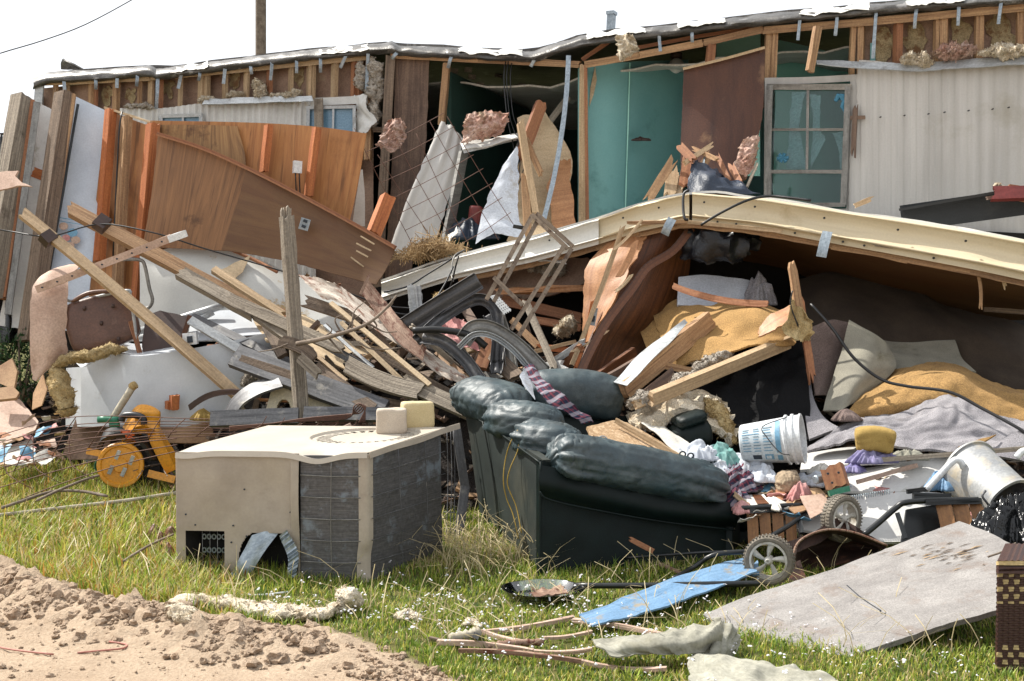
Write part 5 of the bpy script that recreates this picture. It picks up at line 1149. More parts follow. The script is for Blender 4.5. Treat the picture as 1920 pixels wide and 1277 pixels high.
    S('plywood_scrap', 'curled tan panel right of the metal strap in the opening', 'plywood', [[(1050, 300, 13.3), (1072, 296, 13.4)], [(1028, 350, 13.1), (1070, 345, 13.2)], [(1040, 440, 13.0), (1080, 430, 13.0)]], 'veneer_tan', nu=10, nv=14, th=.014, noise=(.04, 2), seed=9, rag=.03)
    S('plywood_scrap', 'dark brown panel leaning at the left of the opening scraps', 'plywood', [[(1000, 196, 13.7), (1022, 192, 13.7)], [(975, 280, 13.6), (1000, 285, 13.6)]], 'veneer', nu=8, nv=8, th=.03, noise=(.02, 2))
    B('broken_board', 'broken pale board standing left of the metal strap', 'board', (975, 226, 13.1), (1003, 400, 12.9), 13, .05, 'lumber_pale', rag0=.8, roll=-20)
    B('broken_board', 'reddish board leaning across the broken pale board', 'board', (1016, 192, 13.4), (975, 300, 13.2), 22, .05, 'lumber_red', rag0=.4, roll=-25)
    B('broken_board', 'short tan board crossing behind the pale board', 'board', (985, 260, 13.1), (1016, 330, 13.0), 11, .04, 'lumber', rag1=.8)
    B('broken_board', 'upright tan board at the foot of the opening', 'board', (984, 330, 13.0), (990, 440, 12.8), 14, .05, 'lumber', rag0=.8)
    B('broken_board', 'long grey board leaning from the upper right into the opening', 'board', (1065, 182, 13.9), (985, 290, 13.4), 12, .03, 'weathered', rag1=.4)
    B('metal_strap', 'long perforated galvanised strap hanging down through the opening', 'strap', (1066, 104, 13.3), (1020, 410, 12.9), 9, .004, 'galv', roll=8, bend=.05, segs=14)
    for k, off in enumerate((0, 7, -5)):
        T('hanging_wire', ('thin black wire dangling from the roof edge in the opening', 'second black wire looping in the opening', 'third black wire looping in the opening')[k], 'wire', [(953 + off, 116, 13.6), (950 + off, 150, 13.5), (956 + off, 220, 13.4), (972 + off * 2, 270, 13.3), (974 + off, 320, 13.2), (960, 370 + off, 13.1)], .006, 'cable', n=5, sub=24)
    # dry grass nest
    rnd = random.Random(8); mb = MB()
    for k in range(900):
        x = rnd.gauss(805, 26); y = 478 - abs(rnd.gauss(0, 14)) * math.exp(-((x - 805) / 60) ** 2) - (x - 745) * .12 + 8; d = rnd.uniform(11.6, 12.3)
        c = P(x, y, d); a = Vector((rnd.gauss(0, 1), rnd.gauss(0, 1), rnd.gauss(0, .7))).normalized() * rnd.uniform(.03, .12); mb.tube([c - a, c + Vector((0, 0, rnd.uniform(-.02, .02))), c + a], .0035, 3)
    o = mb.build('straw_nest', 'straw', label='matted dry straw heap caught below the hanging wire mesh', cat='straw heap')
    PL('paper_scrap', 'torn white paper scrap stuck in the straw below the mesh', 'paper', [(834, 458), (840, 440), (852, 434), (856, 424), (858, 436), (846, 446), (840, 462)], ((834, 458, 12.2), (858, 430, 12.2), (840, 462, 12.1)), 'paper', th=.004)
    # brown door hanging
    d = thing('brown_door', 'scarred dark brown door panel hanging askew in front of the teal wall', 'door', P(1350, 220, 12.4))
    S('door_panel', None, None, [[(1282, 130, 12.5), (1355, 112, 12.4), (1434, 90, 12.3)], [(1279, 200, 12.5), (1350, 190, 12.4), (1432, 180, 12.3)], [(1276, 290, 12.4), (1345, 290, 12.3), (1424, 250, 12.3)], [(1278, 345, 12.3), (1345, 345, 12.2), (1400, 335, 12.2)]], 'door_brown', d, nu=20, nv=24, th=.035, noise=(.01, 2), seed=3, swap=True, rag=.008)
    cp = catm([P(1281, 129, 12.47), P(1355, 111, 12.37), P(1434, 89, 12.27)], 8); mb = MB()
    for a, b in zip(cp, cp[1:]): mb.box(a, b, .025, .05)
    mb.build('door_edge', 'plywood_cream', d)
    # globe lamps
    for k, (x, y, off, lab) in enumerate(((1268, 123, .95, 'white glass globe lamp on a dark base, on the ceiling by the brown door'), (1073, 181, 2.3, 'dim white globe lamp with brass fitting inside the dark opening'))):
        l = thing('ceiling_lamp', lab, 'lamp', W(x, y, off)); c = W(x, y, off); r = .085 if k == 0 else .09
        puff('globe', None, None, [c + Vector((0, 0, r)), c - Vector((0, 0, r))], r * 1.0, r * 1.0, 'globe', l, ex=2, wr=0, endp=2, m=20, n=24, up=Vector((0, 1, 0)))
        T('lamp_base', None, None, [c + Vector((0, 0, r * .9)), c + Vector((0, 0, r * 1.6))], r * .75, 'brown_dark' if k == 0 else 'brass', l, n=14, sub=2)
    # loose stud leaning in the upper gap
    B('leaning_stud', 'loose stud leaning across the gap above the paned window', 'stud', (1533, 50, 12.4), (1518, 136, 12.4), 13, .06, 'lumber', roll=-30, rag1=.3)
    B('splintered_stud', 'splintered brown stud beside the right edge of the paned window', 'stud', W(1604, 200, -.1), W(1600, 290, -.12), 9, .03, 'wood_greybrown', rag0=1.2, rag1=2)
    B('stud_cleat', 'short horizontal cleat nailed beside the paned window', 'cleat', W(1594, 221, -.1), W(1622, 220, -.1), 7, .03, 'wood_greybrown', roll=0)
    # broken wood cluster above the eave peak
    L = [((1272, 272), (1300, 300), 16, 'lumber_red', 'red brown splintered chunk at the top of the broken wood heap'),
         ((1335, 272), (1283, 306), 9, 'lumber_pale', 'bright pale splinter sticking up right over the broken wood heap'),
         ((1262, 318), (1256, 366), 22, 'lumber_pale', 'short pale block standing left of the blue tarp'),
         ((1276, 326), (1268, 372), 18, 'plywood_cream', 'block beside the short pale block left of the blue tarp'),
         ((1262, 300), (1215, 375), 17, 'lumber', 'tan board leaning against the teal wall behind the eave'),
         ((1330, 290), (1300, 340), 15, 'lumber', 'tan board upright in the broken wood heap'),
         ((1345, 292), (1368, 340), 9, 'lumber_red', 'thin reddish lath in the broken wood heap'),
         ((1370, 310), (1388, 345), 12, 'lumber_red', 'splintered lath at the right end of the broken wood heap'),
         ((1420, 306), (1400, 352), 5, 'weathered', 'thin grey splinter right of the broken wood heap'),
         ((1322, 290), (1316, 330), 4, 'galv', 'small bent metal strip in the broken wood heap'),
         ((1300, 278), (1345, 300), 8, 'lumber', 'horizontal tan splinter in the broken wood heap'),
         ((1290, 300), (1282, 350), 20, 'lumber_red', 'dark reddish board end in the broken wood heap')]
    for k, (a, b, w_, m_, lab) in enumerate(L):
        B('broken_board', lab, 'board', (*a, 11.5 + .05 * (k % 4)), (*b, 11.35), w_, .03, m_, rag0=1, rag1=.5)
    S('blue_tarp', 'dark blue tarp draped over the broken wood heap behind the eave peak', 'tarp', [[(1302, 305, 11.5), (1316, 308, 11.5), (1340, 325, 11.5), (1362, 345, 11.5)], [(1294, 325, 11.3), (1318, 325, 11.2), (1350, 342, 11.2), (1395, 352, 11.3)], [(1288, 362, 11.2), (1320, 366, 11.1), (1360, 366, 11.1), (1425, 366, 11.2)]], 'tarp_blue', nu=30, nv=20, th=.005, noise=(.04, 5), seed=5, ridged=True, rag=.02)
opening()

# ------------------------------------------------------------------ collapsed eave and what hangs in it
def eave():
    t = thing('collapsed_eave', 'long beige metal eave of the fallen roof, kinked at its peak', 'roof eave', P(1290, 430, 10.5))
    path = [(715, 530, 11.9), (860, 481, 11.6), (1000, 447, 11.3), (1118, 412, 11.1), (1200, 384, 10.9), (1270, 367, 10.75), (1296, 362, 10.7), (1420, 372, 10.5), (1560, 394, 10.2), (1700, 415, 9.9), (1820, 434, 9.6), (1960, 460, 9.3), (2160, 500, 8.95)]
    th = lambda x: 36 + (x - 715) * .028 if x < 1290 else 54 + (x - 1290) * .03
    def strip(x0, x1, prof, mat, name, nu=60, **k):
        rows = []
        cp = catm([P(*p) for p in path], 240)
        def at(x):  # point on the path at pixel x
            best = min(cp, key=lambda p: abs((p.x / p.y) * 2400 * 1.0 + 960 - x)); return best
        xs = [x0 + (x1 - x0) * i / 24 for i in range(25)]
        for (f, off) in prof:
            row = []
            for x in xs:
                # interpolate pixel path
                for a, b in zip(path, path[1:]):
                    if a[0] <= x <= b[0]:
                        s = (x - a[0]) / (b[0] - a[0]); y = a[1] + (b[1] - a[1]) * s; d = a[2] + (b[2] - a[2]) * s; break
                row.append(P(x, y + f * th(x), d + off))
            rows.append(row)
        return S(name, None, None, rows, mat, t, nu=nu, **k)
    prof = [(-.02, .10), (0, 0), (.05, -.02), (.10, .0), (.40, .02), (.70, -.01), (.74, -.05), (.80, -.05), (.84, -.015), (1.0, -.01)]
    strip(1118, 1292, prof, 'fascia', 'fascia', nu=50, nv=30, th=.006, noise=(.012, 2), seed=1)
    strip(1298, 2150, prof, 'fascia', 'fascia', nu=150, nv=30, th=.006, noise=(.010, 2), seed=2)
    strip(715, 1000, prof, 'fascia_white', 'fascia', nu=60, nv=30, th=.006, noise=(.012, 2), seed=3)
    strip(985, 1122, [(f, o - .025) for f, o in prof], 'fascia_white', 'fascia', nu=30, nv=30, th=.006, noise=(.008, 2), seed=4)
    # wood edge under the metal
    for (a, b) in zip(path, path[1:]):
        if a[0] < 860: continue
        B('sub_fascia', None, None, (a[0], a[1] + th(a[0]) * 1.08, a[2] + .06), (b[0] + 3, b[1] + th(b[0]) * 1.08, b[2] + .06), 12, .04, 'lumber', t, roll=0, jit=.012)
    # roof/soffit sheet running back and down
    rows = [[(1290, 424, 10.85), (1420, 432, 10.65), (1560, 450, 10.35), (1700, 476, 10.05), (1820, 500, 9.8), (1960, 528, 9.5)],
            [(1340, 440, 11.3), (1450, 460, 11.3), (1570, 500, 11.2), (1700, 540, 11.1), (1820, 560, 10.9), (1960, 575, 10.6)],
            [(1330, 480, 11.9), (1450, 500, 12.0), (1570, 540, 11.9), (1700, 580, 11.8), (1820, 600, 11.7), (1960, 600, 11.5)]]
    S('soffit_panel', None, None, rows, 'plywood_dark', t, nu=40, nv=20, th=.03, noise=(.015, 1.2), seed=6)
    rows = [[(715, 528, 11.95), (860, 480, 11.7), (1000, 446, 11.4), (1118, 411, 11.2), (1296, 363, 10.85), (1420, 373, 10.6), (1560, 395, 10.3), (1700, 416, 10.0), (1820, 435, 9.7), (1960, 461, 9.4)]]
    rows = [[P(*p) for p in rows[0]], [P(*p) + Vector((.1, 1.1, -.12)) for p in rows[0]], [P(*p) + Vector((.2, 2.0, -.5)) for p in rows[0]]]
    S('roof_sheet', None, None, rows, 'siding_white', t, nu=60, nv=12, th=.02, noise=(.02, 1.5), seed=8)
    for (x, y, l, dx, w_) in ((1255, 410, 30, -9, 16), (1546, 434, 48, -6, 19)):
        B('hanging_strap', None, None, (x + 6, y, 10.3 if x < 1400 else 10.1), (x + dx, y + l, 10.3 if x < 1400 else 10.05), w_, .004, 'galv', t, roll=10, bend2=.02)
    for i, x in enumerate((1320, 1415, 1545, 1683, 1810, 1235, 1168, 1030, 1490, 1620, 1750, 1380, 1345, 1460, 1580)):
        for a, b in zip(path, path[1:]):
            if a[0] <= x <= b[0]: s = (x - a[0]) / (b[0] - a[0]); y = a[1] + (b[1] - a[1]) * s; d = a[2] + (b[2] - a[2]) * s
        c = P(x, y + th(x) * (.28 if i < 8 else .9), d - .03); mb = MB(); mb.tube([c, c + Vector((0, -.015, 0))], .009, 8); mb.build('screw', 'cable', t)
    B('loose_lath', None, None, (1175, 418, 10.7), (1290, 416, 10.55), 7, .02, 'lumber', t, rag0=1)
    B('loose_lath', None, None, (1290, 416, 10.55), (1470, 434, 10.25), 7, .02, 'lumber_pale', t, rag1=1, roll=0)
    B('loose_lath', None, None, (1637, 458, 10.0), (1740, 474, 9.85), 6, .02, 'weathered', t, rag0=1, rag1=1, roll=0)
    T('black_cable', 'black cable arching over the kinked eave and down to its underside', 'cable', [(1314, 422, 10.3), (1350, 400, 10.3), (1400, 376, 10.3), (1440, 368, 10.4), (1480, 371, 10.3), (1520, 376, 10.2)], .012, 'cable', sub=24)
    T('black_cable', 'short black cable looping down the face of the eave peak', 'cable', [(1292, 356, 10.6), (1282, 364, 10.6), (1281, 392, 10.55), (1284, 410, 10.5), (1290, 412, 10.5)], .012, 'cable', sub=14)
    T('black_cable', 'thin black cable slanting down the pale left half of the eave', 'cable', [(868, 470, 11.4), (840, 490, 11.3), (800, 515, 11.3), (766, 536, 11.2), (720, 548, 11.2)], .008, 'cable', sub=14)
    T('black_cable', 'thin cable crossing the left eave and hanging below it', 'cable', [(872, 468, 11.4), (852, 480, 11.3), (846, 510, 11.2), (850, 528, 11.1)], .006, 'alu', sub=10)
    # splinters hanging at right
    B('splinter', 'tan splinter hanging down from the soffit at right', 'splinter', (1822, 488, 9.7), (1838, 576, 9.7), 6, .01, 'lumber', rag0=.5, rag1=2, bend=.03)
    B('splinter', 'pale short splinter dangling right of the tan splinter', 'splinter', (1874, 500, 9.6), (1886, 542, 9.6), 7, .01, 'plywood_cream', rag1=2)
    B('splinter', 'tan board lying deep under the soffit at the right edge', 'board', (1845, 580, 10.5), (1960, 588, 10.4), 9, .03, 'weathered_dark', roll=0)
    B('splinter', 'pointed wood chip standing up on the beige eave', 'splinter', (1602, 386, 10.3), (1636, 372, 10.3), 9, .02, 'lumber_pale', rag1=1, roll=0)
    # tarp hanging under the peak
    S('black_tarp_and_shade', 'black plastic tarp bunched under the peak of the eave', 'tarp', [[(1298, 424, 10.9), (1340, 426, 10.8), (1380, 430, 10.8), (1425, 440, 10.8)], [(1290, 455, 10.9), (1335, 460, 10.7), (1385, 462, 10.7), (1420, 462, 10.8)], [(1278, 480, 11.0), (1330, 488, 10.8), (1375, 486, 10.8), (1405, 478, 10.9)]], 'tarp', nu=40, nv=26, th=.004, noise=(.07, 5), ridged=True, seed=6, rag=.03)
    # added dark sheet that paints the shade at the back of the cavity
    S('cavity_shade', 'added dark sheet painting the shade deep under the eave', 'backdrop', [[(1270, 400, 12.2), (1960, 440, 11.9)], [(1270, 900, 12.0), (1960, 900, 11.7)]], 'dark_void', nu=10, nv=8, th=.05, noise=(.05, 1))
    # I-beam
    t2 = thing('steel_beam', 'black steel chassis beam between the siding and the beige eave', 'steel beam', P(1820, 390, 11.4))
    B('beam_web', None, None, (1690, 410, 11.5), (1960, 372, 11.0), 50, .02, 'ibeam', t2, roll=0, jit=0)
    B('beam_flange', None, None, (1688, 393, 11.4), (1960, 344, 10.9), 5, .18, 'black_metal', t2, roll=0, jit=0)
    B('red_block', 'red painted broken timber end lying on the black steel beam', 'timber', (1856, 364, 10.9), (1925, 362, 10.8), 24, .10, 'red', rag0=.6, roll=-15)
    B('timber', 'tan timber behind the red one on the steel beam', 'timber', (1885, 358, 10.95), (1960, 372, 10.9), 24, .10, 'lumber_red', roll=-15)
    fluff('insulation_clump', 'small pale insulation tuft on the red timber', 'insulation', [(1866, 344, 10.9), (1872, 352, 10.9), (1882, 352, 10.9)], .04, 'insul_cream', seed=77, amp=.9)
    B('timber', 'flat brown board under the red timber', 'timber', (1850, 372, 10.95), (1900, 364, 10.9), 6, .12, 'wood_greybrown', roll=0)
eave()

# ------------------------------------------------------------------ centre pile
def centre_pile():
    st = thing('weathered_stake', 'upright weathered grey wooden stake with a split top standing before the pile', 'stake', P(560, 785, 10.2))
    B('stake', None, None, (537, 404, 10.25), (566, 790, 10.15), 25, .06, 'weathered', st, rag0=.4, roll=-30, segs=12, jit=.008, taper=1.0)
    B('split_tip', None, None, (530, 392, 10.26), (531, 430, 10.25), 8, .03, 'weathered', st, rag0=.8, roll=-20)
    B('split_tip', None, None, (541, 390, 10.26), (540, 430, 10.25), 9, .03, 'weathered', st, rag0=.8, roll=-20)
    # big flat sheets
    S('plywood_sheet', 'pale warped plywood sheet lying across the middle of the pile', 'plywood', [[(470, 590, 11.4), (560, 588, 11.5), (640, 630, 11.4), (770, 706, 11.2)], [(500, 640, 10.9), (580, 660, 10.9), (660, 700, 10.8), (720, 730, 10.7)]], 'plywood_cream', nu=26, nv=12, th=.016, noise=(.02, 2), seed=3, swap=False)
    S('rusty_sheet', 'long corrugated rusty metal sheet sliding down across the pile', 'metal sheet', [[(558, 514, 11.2), (620, 528, 11.0), (660, 552, 10.9), (740, 610, 10.7), (820, 670, 10.5), (888, 712, 10.3)], [(604, 560, 11.0), (640, 570, 10.9), (700, 615, 10.7), (770, 662, 10.5), (820, 700, 10.4), (868, 722, 10.3)]], 'rusty_sheet', nu=60, nv=26, th=.005, noise=(.018, 3), seed=4, rag=.025)
    S('rusty_sheet', 'darker rusty metal strip with a hooked top lying over the corrugated sheet', 'metal sheet', [[(690, 524, 10.9), (720, 560, 10.8), (752, 600, 10.6), (800, 652, 10.4)], [(676, 546, 10.85), (706, 590, 10.7), (745, 640, 10.5), (792, 676, 10.35)]], 'rusty', nu=40, nv=10, th=.006, noise=(.015, 4), seed=5, rag=.01)
    B('rusty_bar', 'short rust brown bar leaning at the top of the rusty strip', 'bar', (692, 516, 10.85), (676, 552, 10.8), 5, .012, 'rusty', rag0=.5)
    W_ = [
        ((338, 512, 10.9), (478, 590, 10.7), 25, .07, 'weathered', 'rounded weathered log end pointing left at the head of the pile', dict(roll=-30, rag0=.2)),
        ((400, 505, 11.1), (532, 592, 10.9), 14, .05, 'lumber_pale', 'light tan board just above the weathered log', dict(roll=-30, rag1=.6)),
        ((480, 590, 10.7), (586, 665, 10.4), 20, .05, 'weathered', 'grey board passing behind the stake above its middle', dict(roll=-25, rag1=.5)),
        ((524, 640, 10.15), (590, 672, 10.1), 24, .05, 'weathered_dark', 'short curved brown board lying across the stake', dict(roll=-10, bend=.03)),
        ((650, 684, 10.3), (790, 735, 10.1), 34, .05, 'weathered', 'wide curved weathered board ending left of the sofa', dict(roll=-20, bend=-.03, segs=14)),
        ((760, 718, 10.2), (880, 772, 9.95), 30, .05, 'weathered', 'weathered board reaching behind the sofa back', dict(roll=-20)),
        ((572, 565, 11.1), (680, 600, 11.0), 22, .05, 'weathered_dark', 'broken dark log end behind the rusty sheet', dict(rag0=.5)),
        ((560, 668, 10.0), (600, 705, 9.95), 20, .05, 'weathered', 'short splintered stub right of the stake', dict(rag0=.6, rag1=.3)),
        ((360, 596, 11.2), (560, 690, 10.7), 16, .06, 'gutter_grey', 'long blue grey square tube running under the boards to the stake', dict(roll=-30, jit=0)),
        ((440, 668, 10.5), (720, 772, 10.1), 46, .06, 'gutter_grey', 'wide dark grey beam sloping down beneath the pile', dict(roll=-25, jit=.005)),
        ((450, 676, 10.45), (560, 712, 10.3), 22, .03, 'weathered_dark', 'brown board on top of the dark grey beam', dict(roll=-10)),
        ((395, 786, 9.9), (560, 780, 9.9), 30, .05, 'gutter_grey', 'horizontal blue grey board left of the stake base', dict(roll=-20)),
        ((570, 776, 9.9), (730, 778, 9.85), 26, .05, 'gutter_grey', 'horizontal blue grey board right of the stake base', dict(roll=-20)),
        ((620, 568, 10.6), (806, 722, 10.1), 9, .02, 'plywood_cream', 'thin straight white batten lying diagonally over the pile', dict(roll=-25)),
        ((608, 610, 10.8), (700, 690, 10.5), 6, .02, 'alu_white', 'thin pale metal strip beside the white batten', dict(roll=-25)),
        ((540, 622, 11.0), (650, 715, 10.5), 7, .02, 'lumber_pale', 'narrow pale lath on the plywood sheet', dict(roll=-25)),
        ((690, 600, 10.9), (760, 700, 10.5), 14, .03, 'weathered_dark', 'dark board beneath the rusty sheet', dict()),
        ((470, 555, 11.4), (560, 600, 11.2), 12, .04, 'lumber_red', 'reddish board end left of the stake at mid height', dict()),
        ((590, 690, 10.4), (700, 770, 10.1), 26, .05, 'weathered_dark', 'dark weathered board crossing the grey beam', dict(roll=-20)),
        ((500, 610, 10.9), (530, 668, 10.6), 20, .04, 'weathered_dark', 'stubby dark board near the stake', dict(rag0=.6)),
        ((860, 560, 11.3), (940, 690, 10.5), 17, .04, 'wood_greybrown', 'brown board between the bent tracks', dict()),
        ((900, 640, 10.8), (968, 708, 10.3), 30, .04, 'weathered_dark', 'wide grey brown board behind the sofa corner', dict(roll=-20)),
        ((900, 690, 10.5), (935, 600, 10.9), 24, .04, 'lumber_red', 'reddish upright board between the curved tracks', dict()),
        ((860, 600, 11.2), (885, 660, 11.0), 16, .04, 'plywood_cream', 'short cream board behind the curved tracks', dict(rag0=.5)),
        ((1000, 600, 11.4), (1090, 615, 11.3), 14, .04, 'lumber_red', 'reddish rafter end in the dark gap under the eave', dict(roll=-10)),
        ((940, 562, 11.6), (1092, 598, 11.5), 20, .04, 'lumber_red', 'long rafter lying in the dark gap under the eave', dict(roll=-10)),
        ((960, 600, 11.2), (1010, 650, 11.0), 12, .04, 'lumber', 'tan stick below the long rafter', dict()),
        ((1008, 650, 10.9), (1095, 660, 10.8), 12, .03, 'lumber_orange', 'splintered orange lath left of the veneer panel', dict(rag0=.8, rag1=.8)),
        ((1000, 660, 10.9), (1080, 640, 10.8), 7, .02, 'lumber_pale', 'pale splinter crossing the orange lath', dict(rag0=.8)),
        ((930, 546, 11.5), (1095, 540, 11.4), 12, .04, 'veneer_tan', 'ragged brown edge board beneath the left eave', dict(rag0=.6, jit=.02)),
        ((1105, 690, 10.6), (1168, 640, 10.9), 16, .04, 'weathered', 'grey board resting against the foot of the veneer panel', dict()),
    ]
    for (a, b, w_, t_, m_, lab, kw) in W_:
        B('lumber', lab, 'board', a, b, w_, t_, m_, **kw)
    # bent dark tracks (aluminium channel) arcs
    def track(lab, pts, wpx, mat='gutter_grey', lip=True, name='bent_channel'):
        pp = catm([P(*p) for p in pts], 40); rows = [[], [], [], [], []]
        for i, p in enumerate(pp):
            e = (pp[min(i + 1, 40)] - pp[max(i - 1, 0)]).normalized(); v = (p - CAM).normalized(); s = (e.cross(v)).normalized(); w_ = wpx * p.y / 2400 / 2
            n = s.cross(e)
            if n.dot(CAM - p) < 0: n = -n
            for j, (a, h) in enumerate(((-1, .03), (-.8, -.005), (0, .012), (.8, -.005), (1, .03))): rows[j].append(p + s * a * w_ + n * h)
        rows2 = [r for r in rows]
        v, f, u = sheet_geo(rows2, nu=60, nv=16, th=.006)
        return fin(mk(name, v, f, mat, None, u, True), lab, 'metal channel', 'bent metal channels in the pile')
    track('straight dark grey channel sticking up to the right from the tangle', [(760, 612, 10.6), (820, 574, 10.5), (898, 526, 10.4)], 32)
    track('dark channel arching over at the top of the tangle', [(780, 640, 10.4), (830, 596, 10.5), (890, 562, 10.6), (925, 575, 10.6), (934, 615, 10.5), (930, 680, 10.4)], 20)
    track('wide shiny channel bent in a big arch right behind the sofa', [(868, 640, 10.1), (890, 616, 10.1), (925, 620, 10.1), (970, 650, 10.1), (1020, 700, 10.0)], 30, 'alu')
    track('dark channel curving down to the left of the wide arch', [(792, 632, 10.2), (830, 640, 10.15), (870, 672, 10.1), (905, 720, 10.0)], 22)
    track('second dark channel hanging straight below the arch', [(918, 590, 10.7), (934, 640, 10.6), (930, 700, 10.3)], 22)
    track('thin bright channel edge following the wide arch', [(860, 652, 10.0), (888, 628, 10.0), (922, 630, 10.0), (960, 655, 10.0), (1000, 700, 10.0)], 8, 'alu_white')
    track('grey channel lying behind the tracks toward the pile', [(935, 590, 10.7), (950, 640, 10.6), (962, 700, 10.4)], 20, 'alu')
    T('black_hose', 'black rubber hose arching across the bent channels', 'hose', [(774, 620, 10.1), (820, 618, 10.1), (880, 628, 10.1), (912, 650, 10.1)], .028, 'cable', n=10, sub=20)
    T('black_cable', 'thin black cable looping down from the eave onto the tangle', 'cable', [(850, 500, 11.1), (830, 540, 11), (800, 580, 10.9), (760, 590, 10.8), (700, 575, 10.8)], .008, 'cable', sub=20)
    S('white_gutter', 'short upright white ribbed gutter piece in the tangle', 'gutter', [[(764, 536, 10.9), (776, 534, 10.85), (790, 538, 10.9)], [(768, 575, 10.9), (780, 574, 10.85), (794, 576, 10.9)], [(770, 612, 10.9), (782, 612, 10.85), (800, 640, 10.9)]], 'alu_white', nu=20, nv=16, th=.006, wave=(.012, .04, 'u'), noise=(.01, 4), rag=.02)
    S('metal_grate', 'small grey metal grate leaning among the channels', 'grate', [[(918, 555, 10.5), (932, 552, 10.5)], [(945, 590, 10.4), (960, 582, 10.4)]], 'alu_white', nu=20, nv=20, th=.006, holes=lambda a, b: (a * 4) % 1 > .5 and (b * 8) % 1 > .5)
    # ladder / aluminium frame
    t = thing('ladder_frame', 'narrow tan metal ladder like frame leaning upright in front of the eave', 'metal frame', P(990, 630, 10.3))
    for (a, b) in (((998, 404, 10.5), (912, 562, 10.3)), ((1010, 410, 10.52), (926, 566, 10.32)), ((1058, 460, 10.4), (958, 618, 10.2)), ((1072, 466, 10.42), (972, 630, 10.2))):
        B('frame_rail', None, None, a, b, 8, .02, 'tan_metal', t, roll=0, jit=.001)
    for (a, b) in (((997, 402, 10.5), (1064, 466, 10.4)), ((1006, 400, 10.52), (1074, 462, 10.42)), ((926, 520, 10.3), (980, 572, 10.2))):
        B('frame_rung', None, None, a, b, 8, .02, 'tan_metal', t, roll=0, jit=.001)
    B('frame_clip', None, None, (962, 424, 10.6), (985, 428, 10.6), 7, .03, 'black_metal', t, roll=0)
    # cream plastic A shape, fender arcs
    t = thing('plastic_toy_panel', 'cream plastic A shaped panel with round cut outs behind the stake', 'plastic panel', P(560, 750, 10.35))
    S('panel', None, None, [[(520, 690, 10.4), (590, 690, 10.4)], [(498, 770, 10.3), (625, 770, 10.3)]], 'plastic_cream', t, nu=70, nv=50, th=.04, holes=lambda a, b: (((a - .26) * 1.5) ** 2 + ((b - .95) * .75) ** 2 < .026) or (((a - .62) * 1.3) ** 2 + ((b - .38) * .8) ** 2 < .045))
    S('plastic_arc', 'wide dark curved fender arc left of the cream panel', 'fender', [[(422, 768, 10.35), (440, 742, 10.35), (475, 716, 10.35), (520, 704, 10.35)], [(438, 780, 10.2), (458, 756, 10.2), (490, 736, 10.2), (530, 724, 10.2)]], 'gutter_grey', nu=24, nv=8, th=.02, noise=(.008, 4))
    B('plastic_arc', 'thin dark bent bar in front of the white appliance', 'bar', (356, 764, 10.5), (452, 736, 10.4), 11, .04, 'brown_dark', bend=.05, roll=0)
    fluff('insulation_clump', 'dirty cream insulation tuft at the foot of the two by four', 'insulation', [(455, 722, 10.6), (475, 710, 10.6), (505, 716, 10.6)], .09, 'insul_grey', seed=91, amp=.7)
    fluff('insulation_clump', 'dirty insulation behind the ladder like frame', 'insulation', [(990, 505, 11.6), (1030, 500, 11.6), (1060, 512, 11.6)], .09, 'insul_grey', seed=92, amp=.8)
    fluff('insulation_clump', 'pale insulation in the gap left of the veneer panel', 'insulation', [(1040, 625, 11.1), (1062, 612, 11.1), (1080, 610, 11.1)], .10, 'insul_cream', seed=93, amp=.7)
    fluff('insulation_clump', 'yellow stained insulation behind the bent channels', 'insulation', [(815, 565, 11.2), (830, 555, 11.2), (850, 560, 11.2)], .09, 'insul_yellow', seed=94, amp=.7)
    S('torn_ceiling', 'dark collapsed ceiling sheet hanging in the gap below the left eave', 'ceiling sheet', [[(880, 520, 11.9), (980, 500, 11.8), (1100, 480, 11.6)], [(870, 570, 11.7), (960, 560, 11.7), (1095, 545, 11.5)]], 'backing', nu=20, nv=12, th=.02, noise=(.06, 3), rag=.05, seed=6)
    S('white_scrap', 'narrow white plastic strip under the left eave', 'strip', [[(975, 478, 11.4), (1060, 486, 11.3)], [(975, 486, 11.35), (1062, 492, 11.25)]], 'siding_white', nu=14, nv=4, th=.01, noise=(.02, 3), rag=.02)
    S('pile_shade', 'added dark sheet painting the shade deep behind the centre pile', 'backdrop', [[(700, 540, 12.4), (1290, 440, 12.2)], [(700, 800, 12.2), (1290, 800, 12.0)]], 'dark_void', nu=10, nv=8, th=.05, noise=(.05, 1))  # near-black sheet added to stand for shade behind the pile
    S('fabric_scrap', 'pinkish crumpled fabric wedged among the bent channels', 'fabric', [[(812, 590, 10.9), (870, 600, 10.9)], [(830, 650, 10.6), (900, 660, 10.6)]], 'cloth_pink', nu=16, nv=16, th=.006, noise=(.07, 6), ridged=True, rag=.03)
    # dead branch
    b = thing('dead_branch', 'bare grey dead branch with twigs lying across the pile', 'branch', P(600, 650, 10.0))
    T('branch_stem', None, None, [(556, 645, 10.0), (600, 636, 9.95), (650, 622, 9.9), (690, 606, 9.9), (722, 580, 9.9), (744, 554, 9.9)], [.02 - .012 * i / 24 for i in range(25)], 'twig', b, n=7, sub=24)
    for pts in (((660, 620), (664, 585), (685, 565)), ((640, 625), (628, 600), (642, 590)), ((690, 606), (720, 622), (745, 622)), ((650, 622), (662, 600), (676, 590)), ((540, 645), (512, 655), (484, 660)), ((700, 600), (706, 612), (690, 618)), ((615, 632), (640, 660), (650, 668)), ((600, 636), (622, 620), (612, 606)), ((670, 640), (700, 655), (752, 652)), ((722, 580), (736, 568), (730, 556))):
        T('branch_twig', None, None, [(x, y, 9.95) for x, y in pts], [.009 - .006 * i / 10 for i in range(11)], 'twig', b, n=5, sub=10)
    # misc individual scraps
    rnd = random.Random(77)
    proto = {}
    shapes = []
